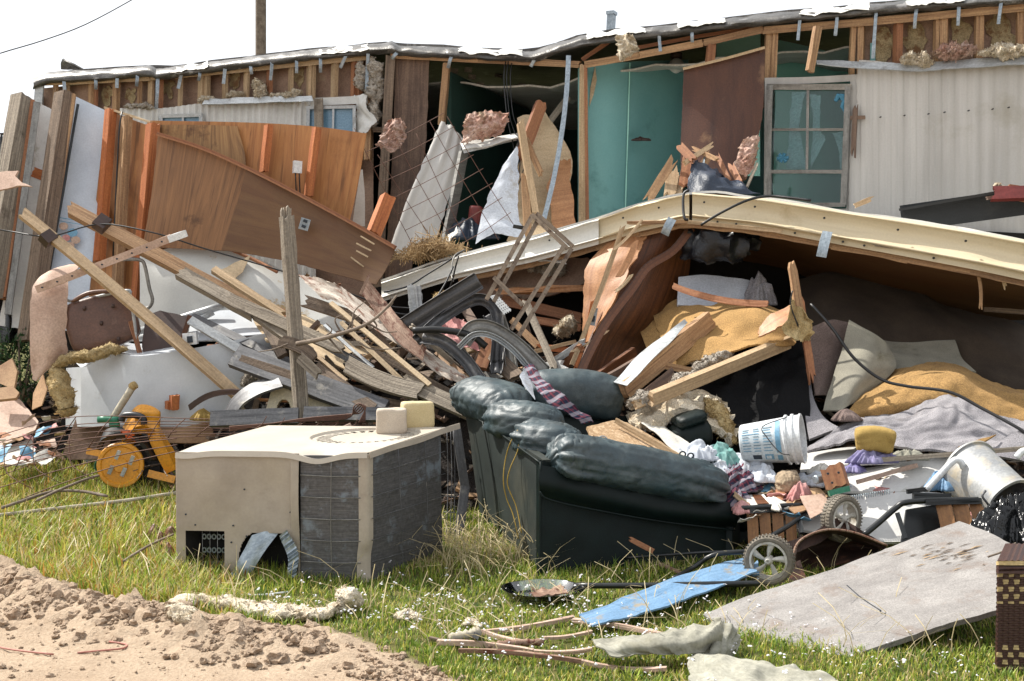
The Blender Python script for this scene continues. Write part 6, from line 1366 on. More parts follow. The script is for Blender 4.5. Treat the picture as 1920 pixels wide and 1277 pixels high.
    for k in range(8):
        L_ = rnd.uniform(.22, .6); o = B('wood_scrap', 'weathered broken wood scrap strewn over the debris heap', 'wood scrap', P(700, 700, 10), P(700, 700, 10) + Vector((L_, 0, 0)), rnd.uniform(10, 26), rnd.uniform(.01, .04), ['weathered', 'weathered_dark', 'lumber_red', 'wood_greybrown'][k % 4], rag0=.8, rag1=.8, group='broken wood scraps strewn over the debris heap'); shapes.append(o)
    spots = [(rnd.uniform(360, 1090), rnd.uniform(560, 790)) for _ in range(110)] + [(rnd.uniform(1120, 1500), rnd.uniform(640, 760)) for _ in range(20)]
    for k, (x, y) in enumerate(spots):
        p = on_mound(x, y, .0)
        o = shapes[k % 8] if k < 8 else shapes[k % 8].copy()
        if k >= 8: COL.objects.link(o)
        o['label'] = ('grey weathered', 'dark weathered', 'reddish', 'grey brown')[k % 4] + ' broken wood scrap lying on the heap ' + ('behind the white appliance' if x < 480 else 'around the upright stake' if x < 640 else 'behind the cooling unit' if x < 860 else 'behind the sofa and bent channels' if x < 1110 else 'right of the veneer panel')
        o.location = p + Vector((0, 0, rnd.uniform(.02, .12))); o.rotation_euler = (rnd.gauss(0, .5), rnd.gauss(0, .45), rnd.uniform(0, 6.28))
centre_pile()

# ------------------------------------------------------------------ cooling unit
def cooling_unit():
    F = G(690, 1092); L = G(332, 1078); Rr = G(836, 1036); F.z -= .02
    t = thing('air_conditioner', 'dented beige outdoor air conditioner with torn side panel and wire grid', 'air conditioner', F)
    ztop = P(690, 852, F.y).z; H_ = ztop - F.z
    ex = Vector((F.x - L.x, F.y - L.y, 0)); Lx = ex.length; ex.normalize()        # along the front face (left -> corner)
    ey = Vector((Rr.x - F.x, Rr.y - F.y, 0)); Ly = ey.length; ey.normalize()      # along the right face (corner -> back)
    nF = Vector((ex.y, -ex.x, 0)); nR = Vector((ey.y, -ey.x, 0))
    RISE = .115
    def fr(u, v, o=0): return Vector((L.x, L.y, F.z)) + ex * (u * Lx) + Vector((0, 0, v * H_)) + nF * o     # front face: u 0..1, v up
    def rt(u, v, o=0): return Vector((F.x, F.y, F.z)) + ey * (u * Ly) + Vector((0, 0, v * H_ * (1 + RISE * u))) + nR * o
    UP = .645
    # front beige panel with two openings
    def hole(a, b):
        u = a * UP; v = 1 - b   # v up
        if .045 < u < .255 and .02 < v < .395: return True
        cx, r = .475, .145
        if abs(u - cx) < r and v < .38 + (.0): 
            if v < .20: return abs(u - cx) < r
            return ((u - cx) / r) ** 2 + ((v - .20) / .215) ** 2 < 1
        return False
    dent = lambda a, b, U, V: -.02 * math.exp(-((a - .75) ** 2 / .02 + (b - .3) ** 2 / .05)) + .012 * math.exp(-((a - .3) ** 2 / .03 + (b - .2) ** 2 / .03)) + .02 * (a > .93) * math.sin(b * 5)
    S('front_panel', None, None, [[fr(0, 1), fr(UP, 1)], [fr(0, .5), fr(UP * 1.0, .5)], [fr(0, .02), fr(UP, .02)]], 'ac_beige', t, nu=110, nv=110, th=.006, holes=hole, noise=(.006, 3), fn=dent)
    # near-black sheets painting the shade inside the casing
    S('interior_shade_back', None, None, [[fr(0.02, .98, -.14), fr(UP, .98, -.14)], [fr(0.02, .01, -.14), fr(UP, .01, -.14)]], 'dark_void', t, nu=4, nv=4, th=.01)
    for uu in (.03, .27, .62): S('interior_shade_side', None, None, [[fr(uu + .01, .97, -.012) + ey * .2, fr(uu + .01, .97, -.012)], [fr(uu + .01, .01, -.012) + ey * .2, fr(uu + .01, .01, -.012)]], 'dark_void', t, nu=2, nv=2, th=.01)
    # pipe ends behind the square opening
    mb = MB()
    for r_ in range(3):
        for c_ in range(6):
            c = fr(.12 + c_ * .026, .33 - r_ * .105, -.09)
            ring = [c + ex * .012 * math.cos(a) + Vector((0, 0, .015 * math.sin(a))) for a in [i * .785 for i in range(9)]]
            mb.tube(ring, .005, 5)
    mb.build('pipe_bend', 'galv', t)
    for u in (.13, .17, .21): T('guard_wire', None, None, [fr(u, .39, -.02), fr(u, .03, -.02)], .002, 'alu', t, n=4, sub=2)
    # torn flaps in the round opening
    S('torn_flap', None, None, [[fr(.40, .37, .01), fr(.47, .40, .0), fr(.53, .38, -.02)], [fr(.34, .2, .03), fr(.40, .2, .05), fr(.47, .25, .03)], [fr(.31, .08, .03), fr(.37, .05, .06), fr(.41, .10, .05)]], 'galv', t, nu=16, nv=20, th=.006, noise=(.012, 5), seed=3)
    S('torn_flap', None, None, [[fr(.545, .37, .02), fr(.585, .42, .03)], [fr(.60, .20, .06), fr(.645, .25, .03)], [fr(.58, .01, .06), fr(.635, .06, .04)]], 'galv', t, nu=16, nv=30, th=.006, wave=(.006, .018, 'v'), noise=(.01, 5), seed=4)
    S('torn_flap', None, None, [[fr(.30, .09, .04), fr(.45, .02, .08)], [fr(.29, .02, .06), fr(.47, -.03, .12)]], 'galv', t, nu=10, nv=5, th=.005, noise=(.01, 5), seed=5)
    mb = MB()
    for (u, v) in ((.1, .44), (.30, .44), (.37, .36), (.34, .15), (.60, .55), (.29, .31), (.61, .30), (.36, .72), (.05, .52)):
        c = fr(u, v, .004); mb.tube([c, c + nF * .004], .006, 8)
    mb.build('rivet', 'ink', t)
    # coils
    S('coil_front', None, None, [[fr(UP + .005, .985, -.012), fr(.965, .985, -.012)], [fr(UP + .005, .03, -.012), fr(.955, .03, -.012)]], 'fin_coil', t, nu=20, nv=20, th=.03, noise=(.003, 6))
    S('coil_side', None, None, [[rt(.03, .985, -.012), rt(.95, .985, -.012)], [rt(.0, .0, -.012), rt(.97, -.02, -.012)]], 'fin_coil', t, nu=20, nv=20, th=.03, noise=(.006, 4), swap=False)
    S('coil_rear', None, None, [[rt(1, .95, -.05), rt(1, .95, -.05) - ex * Lx], [rt(1, .02, -.05), rt(1, .02, -.05) - ex * Lx]], 'fin_coil', t, nu=6, nv=6, th=.03)
    S('rear_side_panel', None, None, [[fr(0, .98, 0), fr(0, .98, 0) + ey * Ly], [fr(0, .02, 0), fr(0, .02, 0) + ey * Ly]], 'ac_beige', t, nu=6, nv=6, th=.006)
    # wire guards
    for k in range(6):
        v = .83 - k * .165
        T('guard_wire', None, None, [fr(UP + .01, v + .008, .012), fr(.82, v, .014), fr(.965, v + .004, .012)], .0038, 'alu', t, n=5, sub=10)
        T('guard_wire', None, None, [rt(.02, v + .01, .02), rt(.5, v + .015, .03), rt(.97, v + .01, .012)], .0032, 'gutter_grey', t, n=5, sub=10)
    T('guard_wire', None, None, [fr(.815, .97, .012), fr(.812, .5, .016), fr(.815, .04, .012)], .0038, 'alu', t, n=5, sub=10)
    for u in (.34, .68): T('guard_wire', None, None, [rt(u, .97, .02), rt(u + .02, .5, .03), rt(u + .06, .02, .02)], .0032, 'gutter_grey', t, n=5, sub=10)
    # corner post, dented near its foot
    S('corner_post', None, None, [[fr(.955, 1, .012), fr(1.0, 1, .014), rt(.045, 1, .012)], [fr(.955, .6, .012), fr(1.0, .6, .014), rt(.045, .6, .012)], [fr(.955, .35, .012), fr(1.0, .35, .016), rt(.045, .35, .012)], [fr(.945, .22, .005), fr(.99, .22, -.004), rt(.035, .22, .0)], [fr(.945, .02, .012), fr(.985, .0, .014), rt(.015, 0, .012)]], 'ac_beige', t, nu=8, nv=30, th=.012)
    # lid
    c0 = fr(0, 1); c1 = fr(1, 1); c2 = rt(1, 1); c3 = c0 + ey * Ly * .98
    def lid(a, b, z=0): return c0 + ex * (a * Lx) + ey * (b * Ly * (1.0)) + Vector((0, 0, z + H_ * RISE * b))
    def lfn(a, b, U, V):
        d = .012 * math.sin(a * 3.1) * math.sin(b * 3.1)
        d -= .045 * math.exp(-((a - .74) ** 2 / .012 + (b) ** 2 / .01)); d -= .02 * math.exp(-((a - .05) ** 2 / .01 + b * b / .02))
        r = math.hypot((a - .72) / .26, (b - .62) / .33)
        if r < 1: d -= .016
        return d
    rows = [[lid(a / 6, b / 6, .012) for a in range(7)] for b in range(7)]
    for r in rows: pass
    def lh(a, b):
        x = (a - .72) / .26; y = (b - .62) / .33; r = math.hypot(x, y); an = math.degrees(math.atan2(y, x))
        return .64 < r < .90 and (an % 12) < 7 and not (abs(x) < .05)
    S('lid', None, None, [[p + Vector((0, 0, 0)) for p in r] for r in rows], 'ac_top', t, nu=150, nv=110, th=.005, fn=lfn, holes=lh)
    S('slot_shade', None, None, [[lid(.45, .28, -.03), lid(.98, .28, -.03)], [lid(.45, .96, -.03), lid(.98, .96, -.03)]], 'dark_void', t, nu=3, nv=3, th=.004)  # plain dark sheet painting the shade below the lid slots
    # lip around the lid
    lp = []
    for i in range(31):
        a = i / 30; z = -.045 * math.exp(-((a - .74) ** 2 / .012)) - .02 * math.exp(-((a - .05) ** 2 / .01)); lp.append((fr(a, 1, .018) + Vector((0, 0, .014 + z)), fr(a, 1, .022) + Vector((0, 0, -.022 + z * .9))))
    S('lid_rim', None, None, [[p[0] for p in lp], [p[1] for p in lp]], 'ac_top', t, nu=60, nv=3, th=.008)
    lp = []
    for i in range(21):
        a = i / 20; z = .02 * math.sin(a * 9) * a * (1 - a); lp.append((rt(a * 1.17, 1, .018) + Vector((0, 0, .014 + z)), rt(a * 1.17, 1, .022) + Vector((0, 0, -.024 + z))))
    S('lid_rim', None, None, [[p[0] for p in lp], [p[1] for p in lp]], 'ac_beige', t, nu=40, nv=3, th=.008)
    # rear corner: bent dark post and a few guard wires
    B('rear_post', None, None, (855, 800, 9.3), (872, 915, 9.25), 16, .03, 'gutter_grey', t, roll=-10, jit=0)
    B('rear_post', None, None, (872, 912, 9.25), (855, 1045, 9.0), 17, .03, 'gutter_grey', t, roll=-10, jit=0)
    for x in (838, 845, 851): T('guard_wire', None, None, [(x, 806, 9.25), (x + 2, 900, 9.2), (x - 2, 1040, 9.0)], .0035, 'gutter_grey', t, n=5, sub=8)
    for y in (930, 960, 990): T('guard_wire', None, None, [(832, y, 9.1), (860, y + 2, 9.1)], .003, 'gutter_grey', t, n=5, sub=3)
    # foam blocks
    def foam(lab, c, sx, sy, sz, rot, mat, seed):
        bm = bmesh.new(); bmesh.ops.create_cube(bm, size=1)
        bmesh.ops.subdivide_edges(bm, edges=bm.edges, cuts=9, use_grid_fill=True)
        v = []
        for x in bm.verts:
            p = x.co.copy(); q = Vector((abs(p.x) * 2, abs(p.y) * 2, abs(p.z) * 2)); 
            r = (q.x ** 12 + q.y ** 12 + q.z ** 12) ** (1 / 12)
            p = p / r if r > 0 else p
            p = Vector((p.x * sx, p.y * sy, p.z * sz)); p += p.normalized() * .006 * (mn.noise(p * 14 + Vector((seed, 0, 0))) + .5 * mn.noise(p * 50))
            v.append(Matrix.Rotation(R(rot), 3, 'Z') @ p + c)
        f = [[q.index for q in p.verts] for p in bm.faces]; bm.free()
        return fin(mk('foam_block', v, f, mat, None, None, True), lab, 'foam block', None)
    foam('pale foam block with an orange patch, front one on the cooling unit', P(734, 789, 8.60), .205, .15, .168, 4, 'foam_white', 3)
    foam('yellowish foam block, rear one on the cooling unit', P(782, 778, 8.74), .215, .15, .182, 14, 'foam_cream', 7)
    B('paper_scrap', 'folded tan paper scrap lying on the lid of the cooling unit', 'paper', (636, 806, 8.75), (658, 796, 8.8), 7, .003, 'cardboard_pink')
cooling_unit()

# ------------------------------------------------------------------ sofa
def sofa():
    t = thing('sofa', 'dark green leather sofa seen from behind, dusty bulging cushions, sunk in the grass', 'sofa', G(1015, 1086))
    base = [(872, 778, 9.85), (1015, 868, 8.14)]
    # outer back
    S('back_panel', None, None, [[(872, 765, 9.8), (940, 812, 8.95), (1018, 862, 8.14)], [(888, 880, 9.75), (950, 930, 8.9), (1016, 975, 8.12)], [(910, 1016, 9.65), (960, 1062, 8.85), (1014, 1096, 8.08)]], 'leather_back', t, nu=40, nv=30, th=.06, noise=(.012, 2.5), seed=3)
    # arm outer side
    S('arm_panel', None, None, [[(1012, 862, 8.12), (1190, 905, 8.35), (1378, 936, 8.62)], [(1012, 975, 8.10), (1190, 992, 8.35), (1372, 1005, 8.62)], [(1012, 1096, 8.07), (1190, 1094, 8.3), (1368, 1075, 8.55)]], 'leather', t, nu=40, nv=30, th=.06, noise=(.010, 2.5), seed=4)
    # front face of the arm, turned away
    S('arm_front', None, None, [[(1376, 930, 8.62), (1392, 915, 9.0)], [(1370, 1075, 8.55), (1392, 1060, 8.95)]], 'leather', t, nu=6, nv=8, th=.04)
    # band under the arm roll
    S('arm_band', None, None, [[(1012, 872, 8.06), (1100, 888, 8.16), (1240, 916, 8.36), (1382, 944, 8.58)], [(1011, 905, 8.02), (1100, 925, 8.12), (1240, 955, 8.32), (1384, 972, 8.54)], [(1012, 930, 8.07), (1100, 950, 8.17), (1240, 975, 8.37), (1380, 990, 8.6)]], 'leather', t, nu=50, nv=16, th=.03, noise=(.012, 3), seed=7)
    # piping
    T('piping', None, None, [(1014, 866, 8.05), (1013, 980, 8.06), (1013, 1092, 8.04)], .008, 'leather', t, n=8, sub=12)
    T('piping', None, None, [(1012, 922, 8.04), (1028, 936, 8.04), (1100, 953, 8.12), (1240, 978, 8.34), (1378, 994, 8.56)], .007, 'leather', t, n=8, sub=24)
    T('back_seam', None, None, [(905, 790, 9.28), (925, 900, 9.2), (940, 1036, 9.15)], .006, 'leather_back', t, n=8, sub=14)
    T('back_seam', None, None, [(1013, 868, 8.1), (940, 815, 8.9), (874, 772, 9.74)], .008, 'leather', t, n=8, sub=14)
    # back cushions, far to near
    puff('back_cushion', None, None, [(868, 738, 10.0), (925, 752, 9.6), (968, 772, 9.3)], .23, .168, 'leather_dusty_lit', t, ex=2.3, wr=.022, seed=2, endp=3, m=80, n=64)
    puff('back_cushion', None, None, [(925, 782, 9.25), (985, 792, 8.95), (1058, 800, 8.9)], .19, .148, 'leather_dusty_lit', t, ex=2.3, wr=.026, seed=5, endp=3, m=80, n=64, wrf=9)
    puff('back_cushion', None, None, [(975, 816, 8.75), (1030, 828, 8.55), (1092, 838, 8.55)], .18, .138, 'leather_dusty_lit', t, ex=2.3, wr=.024, seed=8, endp=3, m=80, n=64, wrf=9)
    # far arm and far back
    puff('far_cushion', None, None, [(985, 742, 9.7), (1080, 738, 9.75), (1165, 752, 9.8)], .20, .19, 'leather_dusty_lit', t, ex=2.8, wr=.012, seed=11, endp=5, m=60, n=56)
    S('far_side', None, None, [[(1000, 770, 9.6), (1180, 780, 9.75)], [(1000, 880, 9.4), (1180, 900, 9.5)]], 'leather', t, nu=10, nv=8, th=.05, noise=(.01, 2))
    # arm roll
    puff('arm_cushion', None, None, [(1034, 856, 8.15), (1120, 866, 8.28), (1240, 890, 8.45), (1352, 918, 8.65)], .21, .158, 'leather_dusty_lit', t, ex=2.4, wr=.020, seed=14, endp=5, m=130, n=72, wrf=8, endw=1.2)
    # seat
    S('seat_cushion', None, None, [[(1060, 850, 9.0), (1330, 880, 9.3)], [(1080, 900, 8.5), (1340, 930, 8.8)]], 'leather', t, nu=14, nv=8, th=.12, noise=(.02, 2))
    puff('foot_cushion', None, None, [(1368, 985, 8.95), (1402, 975, 9.0)], .10, .075, 'leather', t, ex=2.4, wr=.01, seed=15, endp=3, m=30, n=32)
    S('foot_panel', None, None, [[(1372, 1000, 8.85), (1414, 992, 8.95)], [(1370, 1045, 8.8), (1405, 1040, 8.9)]], 'leather', t, nu=6, nv=6, th=.03)
    B('sofa_leg', None, None, (902, 920, 9.95), (912, 1000, 9.85), 13, .05, 'rusty', t, roll=0)
    # yellow cord over the back
    T('yellow_string', 'thin yellow cord looping down over the dusty sofa back', 'cord', [(975, 800, 8.6), (958, 828, 8.58), (948, 860, 8.6), (944, 900, 8.56), (950, 935, 8.55), (962, 965, 8.5), (972, 1010, 8.4)], .004, 'yellow_cord', sub=30)
    T('yellow_string', 'second yellow cord hanging beside the first on the sofa back', 'cord', [(970, 806, 8.55), (972, 840, 8.52), (956, 880, 8.5), (952, 910, 8.5), (968, 950, 8.45), (978, 1000, 8.35)], .004, 'yellow_cord', sub=30)
    # things lying on the sofa
    S('plaid_blanket', 'plaid cloth in red, navy and white trailing over the sofa cushions', 'blanket', [[(982, 690, 9.4), (1000, 688, 9.4)], [(1000, 722, 9.2), (1022, 716, 9.2)], [(1022, 752, 9.0), (1050, 740, 9.05)], [(1058, 776, 8.95), (1082, 764, 9.0)], [(1092, 796, 8.95), (1112, 792, 9.0)]], 'plaid', nu=22, nv=50, th=.008, noise=(.035, 7), ridged=True, seed=4, rag=.01)
    S('white_cloth', 'pale blue white cloth peak standing at the left end of the plaid blanket', 'cloth', [[(984, 690, 9.42), (996, 686, 9.45)], [(975, 704, 9.35), (998, 715, 9.35)], [(980, 718, 9.3), (1004, 748, 9.2)]], 'cloth_white', nu=14, nv=16, th=.006, noise=(.02, 6), seed=2)
    PL('particle_board', 'sandy particle board sheet lying in the sofa behind the arm', 'particle board', [(1100, 800), (1150, 788), (1176, 792), (1290, 856), (1200, 866), (1120, 846)], ((1100, 800, 9.1), (1176, 792, 9.35), (1200, 862, 8.75)), 'particle', th=.02, rag=.006)
    B('lath', 'thin tan lath on the sandy particle board in the sofa', 'lath', (1154, 788, 9.2), (1272, 856, 8.85), 11, .012, 'lumber_pale', roll=20)
    B('lath', 'tiny splinter beside the metal ring on the particle board', 'lath', (1112, 818, 8.9), (1160, 838, 8.8), 5, .01, 'lumber', roll=10)
    t2 = T('metal_ring', 'small shiny metal ring on the particle board', 'ring', [P(1130, 824, 8.85) + Vector((.03 * math.cos(a), .01 * math.sin(a), .022 * math.sin(a))) for a in [i * .7 for i in range(8)]], .004, 'galv', sub=20)
    S('magazine_sheet', 'white shiny printed sheet draped behind the sofa arm', 'paper', [[(1200, 790, 9.3), (1245, 800, 9.3)], [(1240, 820, 9.1), (1290, 830, 9.1)], [(1270, 850, 8.9), (1330, 872, 8.9)]], 'paper', nu=14, nv=20, th=.004, noise=(.02, 6), seed=9)
    sc = thing('scissors', 'black and silver scissor handles on the white sheet behind the sofa arm', 'scissors', P(1288, 854, 8.75))
    for dx in (-7, 8):
        T('handle_ring', None, None, [P(1287 + dx + 5.5 * math.cos(a), 853 + 5 * math.sin(a) + dx * .2, 8.72) for a in [i * .7 for i in range(10)]], .006, 'ink', sc, n=6, sub=24)
    B('blade', None, None, (1296, 858, 8.72), (1306, 864, 8.72), 5, .004, 'galv', sc)
sofa()

# ------------------------------------------------------------------ under the eave
def cavity():
    t = thing('veneer_wall_panel', 'dark brown veneer wall panel curling down from the eave peak with an outlet', 'wall panel', P(1180, 560, 10.7))
    S('dark_face', None, None, [[(1210, 428, 11.0), (1262, 424, 11.0), (1298, 430, 11.1)], [(1192, 480, 10.9), (1240, 490, 11.0), (1290, 520, 11.2)], [(1140, 565, 10.75), (1205, 580, 10.9), (1262, 610, 11.1)], [(1105, 640, 10.6), (1160, 650, 10.8), (1215, 660, 11.0)], [(1078, 716, 10.4), (1130, 716, 10.6), (1180, 716, 10.8)]], 'veneer', t, nu=24, nv=36, th=.02, noise=(.015, 1.5), seed=3, swap=True)
    cp = catm([P(*q) for q in ((1296, 428, 10.9), (1262, 470, 10.85), (1215, 500, 10.75), (1186, 540, 10.65), (1140, 600, 10.5), (1108, 655, 10.4), (1082, 712, 10.3))], 30); mb = MB()
    for a, b in zip(cp, cp[1:]): mb.box(a, b + (b - a) * .03, .07, .05)
    mb.build('curled_edge', 'veneer', t)
    S('tan_face', None, None, [[(1150, 440, 11.1), (1190, 428, 11.0), (1215, 430, 10.95)], [(1100, 500, 11.0), (1150, 490, 10.9), (1195, 480, 10.85)], [(1096, 570, 10.9), (1130, 565, 10.8), (1160, 545, 10.7)], [(1092, 640, 10.8), (1102, 640, 10.7), (1118, 620, 10.6)]], 'veneer_tan', t, nu=24, nv=30, th=.015, noise=(.03, 2.5), seed=5, swap=True, rag=.02)
    ob = B('outlet_box', None, None, (1115, 577, 10.5), (1109, 610, 10.5), 13, .05, 'galv', t, roll=0, jit=0)
    B('outlet_socket', None, None, (1113, 592, 10.46), (1111, 603, 10.46), 7, .01, 'ink', ob, roll=0, jit=0)
    for (a, b, w_, m_, lab) in (((1168, 424), (1070, 690), 9, 'lumber_pale', 'long thin tan lath standing before the tan veneer'),
                             ((1206, 410), (1150, 470), 5, 'lumber_pale', 'small splinter at the top of the tan veneer'),
                             ((1185, 515), (1152, 548), 6, 'plywood_cream', 'sunlit splinter on the curled veneer edge'),
                             ((1192, 455), (1160, 520), 12, 'veneer_tan', 'tan strip leaning on the tan veneer'),
                             ((1112, 560), (1080, 690), 7, 'lumber_orange', 'thin orange splinter below the outlet'),
                             ((1140, 620), (1070, 660), 4, 'lumber_pale', 'curved pale splinter below the outlet')):
        B('lath', lab, 'lath', (*a, 10.45), (*b, 10.35), w_, .012, m_, rag0=1, rag1=1, bend=.01)
    # leaning lumber lower right of veneer
    D_ = [
        ((1332, 598, 10.3), (1168, 732, 9.6), 34, .07, 'lumber', 'thick tan beam leaning from the veneer panel toward the sofa', dict(roll=-25)),
        ((1245, 655, 10.2), (1140, 715, 9.8), 26, .04, 'wood_greybrown', 'brown board left of the thick tan beam', dict(roll=-25)),
        ((1190, 660, 10.3), (1110, 716, 10.0), 20, .04, 'veneer', 'dark board end at the foot of the veneer panel', dict(roll=-25)),
        ((1480, 640, 10.0), (1220, 748, 9.3), 26, .05, 'lumber_pale', 'long pale board slanting down from the torn stump', dict(roll=-38)),
        ((1236, 684, 9.9), (1322, 700, 9.8), 12, .03, 'lumber', 'short tan batten between the two beams', dict()),
        ((1262, 700, 9.8), (1208, 744, 9.5), 22, .04, 'wood_greybrown', 'brown board end below the short batten', dict()),
        ((1262, 536, 10.6), (1440, 570, 10.2), 12, .02, 'lumber_red', 'curved reddish strip below the pale mattress piece', dict(bend=-.04, segs=14)),
        ((1270, 730, 9.6), (1190, 760, 9.3), 16, .03, 'lumber_pale', 'bright short board at the lower end of the tan beam', dict()),
    ]
    for (a, b, w_, t_, m_, lab, kw) in D_: B('lumber', lab, 'board', a, b, w_, t_, m_, **kw)
    S('white_trim_sheet', 'bent white metal trim strip lying along the thick tan beam', 'trim strip', [[(1284, 598, 10.1), (1290, 604, 10.1)], [(1210, 655, 9.9), (1250, 650, 9.85)], [(1150, 715, 9.6), (1175, 722, 9.5)]], 'alu_white', nu=10, nv=24, th=.006, noise=(.02, 3), seed=3)
    S('mattress_piece', 'pale blue grey mattress corner in the dark under the eave', 'mattress', [[(1272, 520, 11.0), (1330, 514, 11.0), (1405, 526, 11.0)], [(1270, 572, 10.8), (1330, 575, 10.8), (1410, 560, 10.9)]], 'cloth_white', nu=20, nv=10, th=.08, noise=(.02, 3), seed=5)
    heap('grey_bundle', 'grey crumpled bundle right of the mattress corner', 'bundle', P(1424, 570, 10.9), .14, .12, .22, 'carpet_grey', seed=6)
    # foam carpet pad
    S('carpet_pad', 'yellow foam carpet pad bulging in folds left of the torn stump', 'carpet pad', [[(1225, 592, 10.9), (1290, 560, 11.0), (1370, 562, 11.0), (1440, 575, 10.9), (1500, 590, 10.7)],
        [(1240, 640, 10.4), (1310, 600, 10.4), (1390, 580, 10.3), (1450, 590, 10.2), (1496, 606, 10.2)], [(1262, 665, 10.1), (1330, 640, 10.05), (1400, 640, 10.0), (1450, 640, 9.95), (1492, 640, 10.0)], [(1250, 690, 10.0), (1330, 664, 9.9), (1400, 655, 9.9), (1440, 652, 9.9), (1480, 652, 9.95)]], 'pad_yellow', nu=50, nv=34, th=.015, noise=(.06, 3), seed=11, rag=.02)
    S('carpet_pad', 'small upper fold of yellow pad against the veneer panel', 'carpet pad', [[(1200, 620, 10.8), (1240, 590, 10.9), (1290, 570, 11.0)], [(1215, 660, 10.5), (1250, 640, 10.6), (1300, 620, 10.7)]], 'pad_yellow', nu=20, nv=14, th=.015, noise=(.05, 3), seed=13)
    for k, pts in enumerate(([(1300, 700, 9.8), (1330, 680, 9.85), (1372, 664, 9.9)], [(1255, 725, 9.6), (1285, 710, 9.6), (1310, 705, 9.7)], [(1176, 760, 9.4), (1200, 752, 9.4), (1222, 745, 9.45)])):
        fluff('insulation_clump', ('grey white insulation under the yellow pad', 'grey insulation below the short batten', 'small insulation wad beside the far sofa cushion')[k], 'insulation', pts, .075, 'insul_grey', seed=60 + k, amp=.7, strands=90)
    # insulation blanket right of sofa
    S('insulation_blanket', 'big sunlit cream insulation blanket heaped right of the sofa', 'insulation', [[(1180, 775, 9.8), (1220, 748, 9.9), (1290, 736, 9.9), (1345, 745, 9.8)], [(1182, 795, 9.5), (1230, 770, 9.55), (1290, 755, 9.6), (1372, 790, 9.6)], [(1190, 805, 9.3), (1240, 795, 9.3), (1300, 775, 9.35), (1375, 835, 9.4)]], 'insul_cream', nu=60, nv=40, th=.05, noise=(.05, 7), ridged=True, seed=6, rag=.05)
    fluff('insulation_roll', 'yellow edge of the insulation blanket hanging down beside the dark cushion', 'insulation', [(1322, 748, 9.6), (1348, 775, 9.5), (1360, 805, 9.45), (1378, 832, 9.4)], .075, 'insul_yellow', seed=71, amp=.5, strands=120)
    cu = thing('loose_cushion', 'dark green leather cushion lying loose right of the sofa', 'cushion', P(1290, 810, 9.3))
    puff('cushion_top', None, None, [(1264, 794, 9.25), (1320, 776, 9.3)], .13, .05, 'leather', cu, ex=2.6, wr=.008, seed=20, m=36, n=40)
    puff('cushion_body', None, None, [(1256, 824, 9.3), (1330, 806, 9.35)], .15, .11, 'leather', cu, ex=3, wr=.008, seed=21, m=36, n=40)
    # torn stump
    s_ = thing('torn_stud', 'torn upright stud with frayed cloth in the middle of the carpets', 'stud', P(1505, 640, 9.9))
    B('stud', None, None, (1485, 500, 9.9), (1504, 620, 9.85), 14, .05, 'lumber', s_, rag0=1.5, roll=-20)
    B('stud', None, None, (1500, 560, 9.88), (1523, 715, 9.8), 13, .04, 'lumber_red', s_, rag0=.8, rag1=1.5, roll=-20)
    S('frayed_cloth', None, None, [[(1482, 560, 9.85), (1512, 590, 9.8)], [(1472, 615, 9.8), (1525, 610, 9.8)], [(1490, 640, 9.8), (1516, 640, 9.8)]], 'insul_yellow', s_, nu=20, nv=20, th=.01, noise=(.05, 8), ridged=True, rag=.04)
    S('torn_carpet_flap', 'brown torn flap with a ragged edge left of the torn stud', 'flap', [[(1420, 626, 9.9), (1440, 596, 9.95), (1490, 566, 9.95)], [(1425, 630, 9.85), (1460, 615, 9.8), (1496, 590, 9.8)]], 'veneer_tan', nu=20, nv=8, th=.012, noise=(.02, 4), rag=.015)
    T('frayed_wire', 'thin wire loop hanging on the torn stud', 'wire', [(1486, 545, 9.8), (1482, 570, 9.8), (1492, 600, 9.78), (1500, 620, 9.78)], .006, 'cable', sub=12)
    S('black_tarp_and_shade', 'added black sheet painting the shade of the empty hole between the sofa side and the carpets', 'tarp', [[(1320, 690, 10.3), (1400, 660, 10.3), (1512, 640, 10.3)], [(1300, 760, 9.9), (1400, 740, 9.8), (1514, 720, 9.9)], [(1330, 860, 9.5), (1420, 850, 9.4), (1520, 840, 9.5)]], 'hole_shade', nu=40, nv=30, th=.004, noise=(.06, 4), ridged=True, seed=16)  # no tarp here: sheet added so the open hole looks unlit
    # carpets
    S('carpet', 'large dark brown carpet hanging in the shade under the soffit', 'carpet', [[(1490, 530, 11.4), (1560, 515, 11.4), (1680, 530, 11.3), (1800, 580, 11.0), (1960, 620, 10.7)], [(1500, 570, 11.1), (1570, 560, 11.0), (1690, 580, 10.9), (1810, 620, 10.6), (1960, 670, 10.3)], [(1530, 620, 10.8), (1600, 620, 10.7), (1700, 640, 10.6), (1810, 680, 10.4), (1960, 720, 10.1)], [(1560, 700, 10.7), (1640, 700, 10.6), (1740, 700, 10.5), (1820, 720, 10.3), (1960, 760, 10.0)]], 'carpet_dark', nu=50, nv=30, th=.015, noise=(.05, 1.8), seed=21, rag=.02)
    S('carpet', 'mauve carpet fold standing right of the torn stud', 'carpet', [[(1518, 615, 10.3), (1560, 600, 10.4), (1600, 605, 10.45)], [(1520, 680, 10.1), (1550, 670, 10.15), (1592, 660, 10.35)], [(1530, 740, 9.9), (1545, 740, 9.95), (1572, 745, 10.1)]], 'carpet_mauve', nu=24, nv=30, th=.015, noise=(.03, 2.5), seed=22)
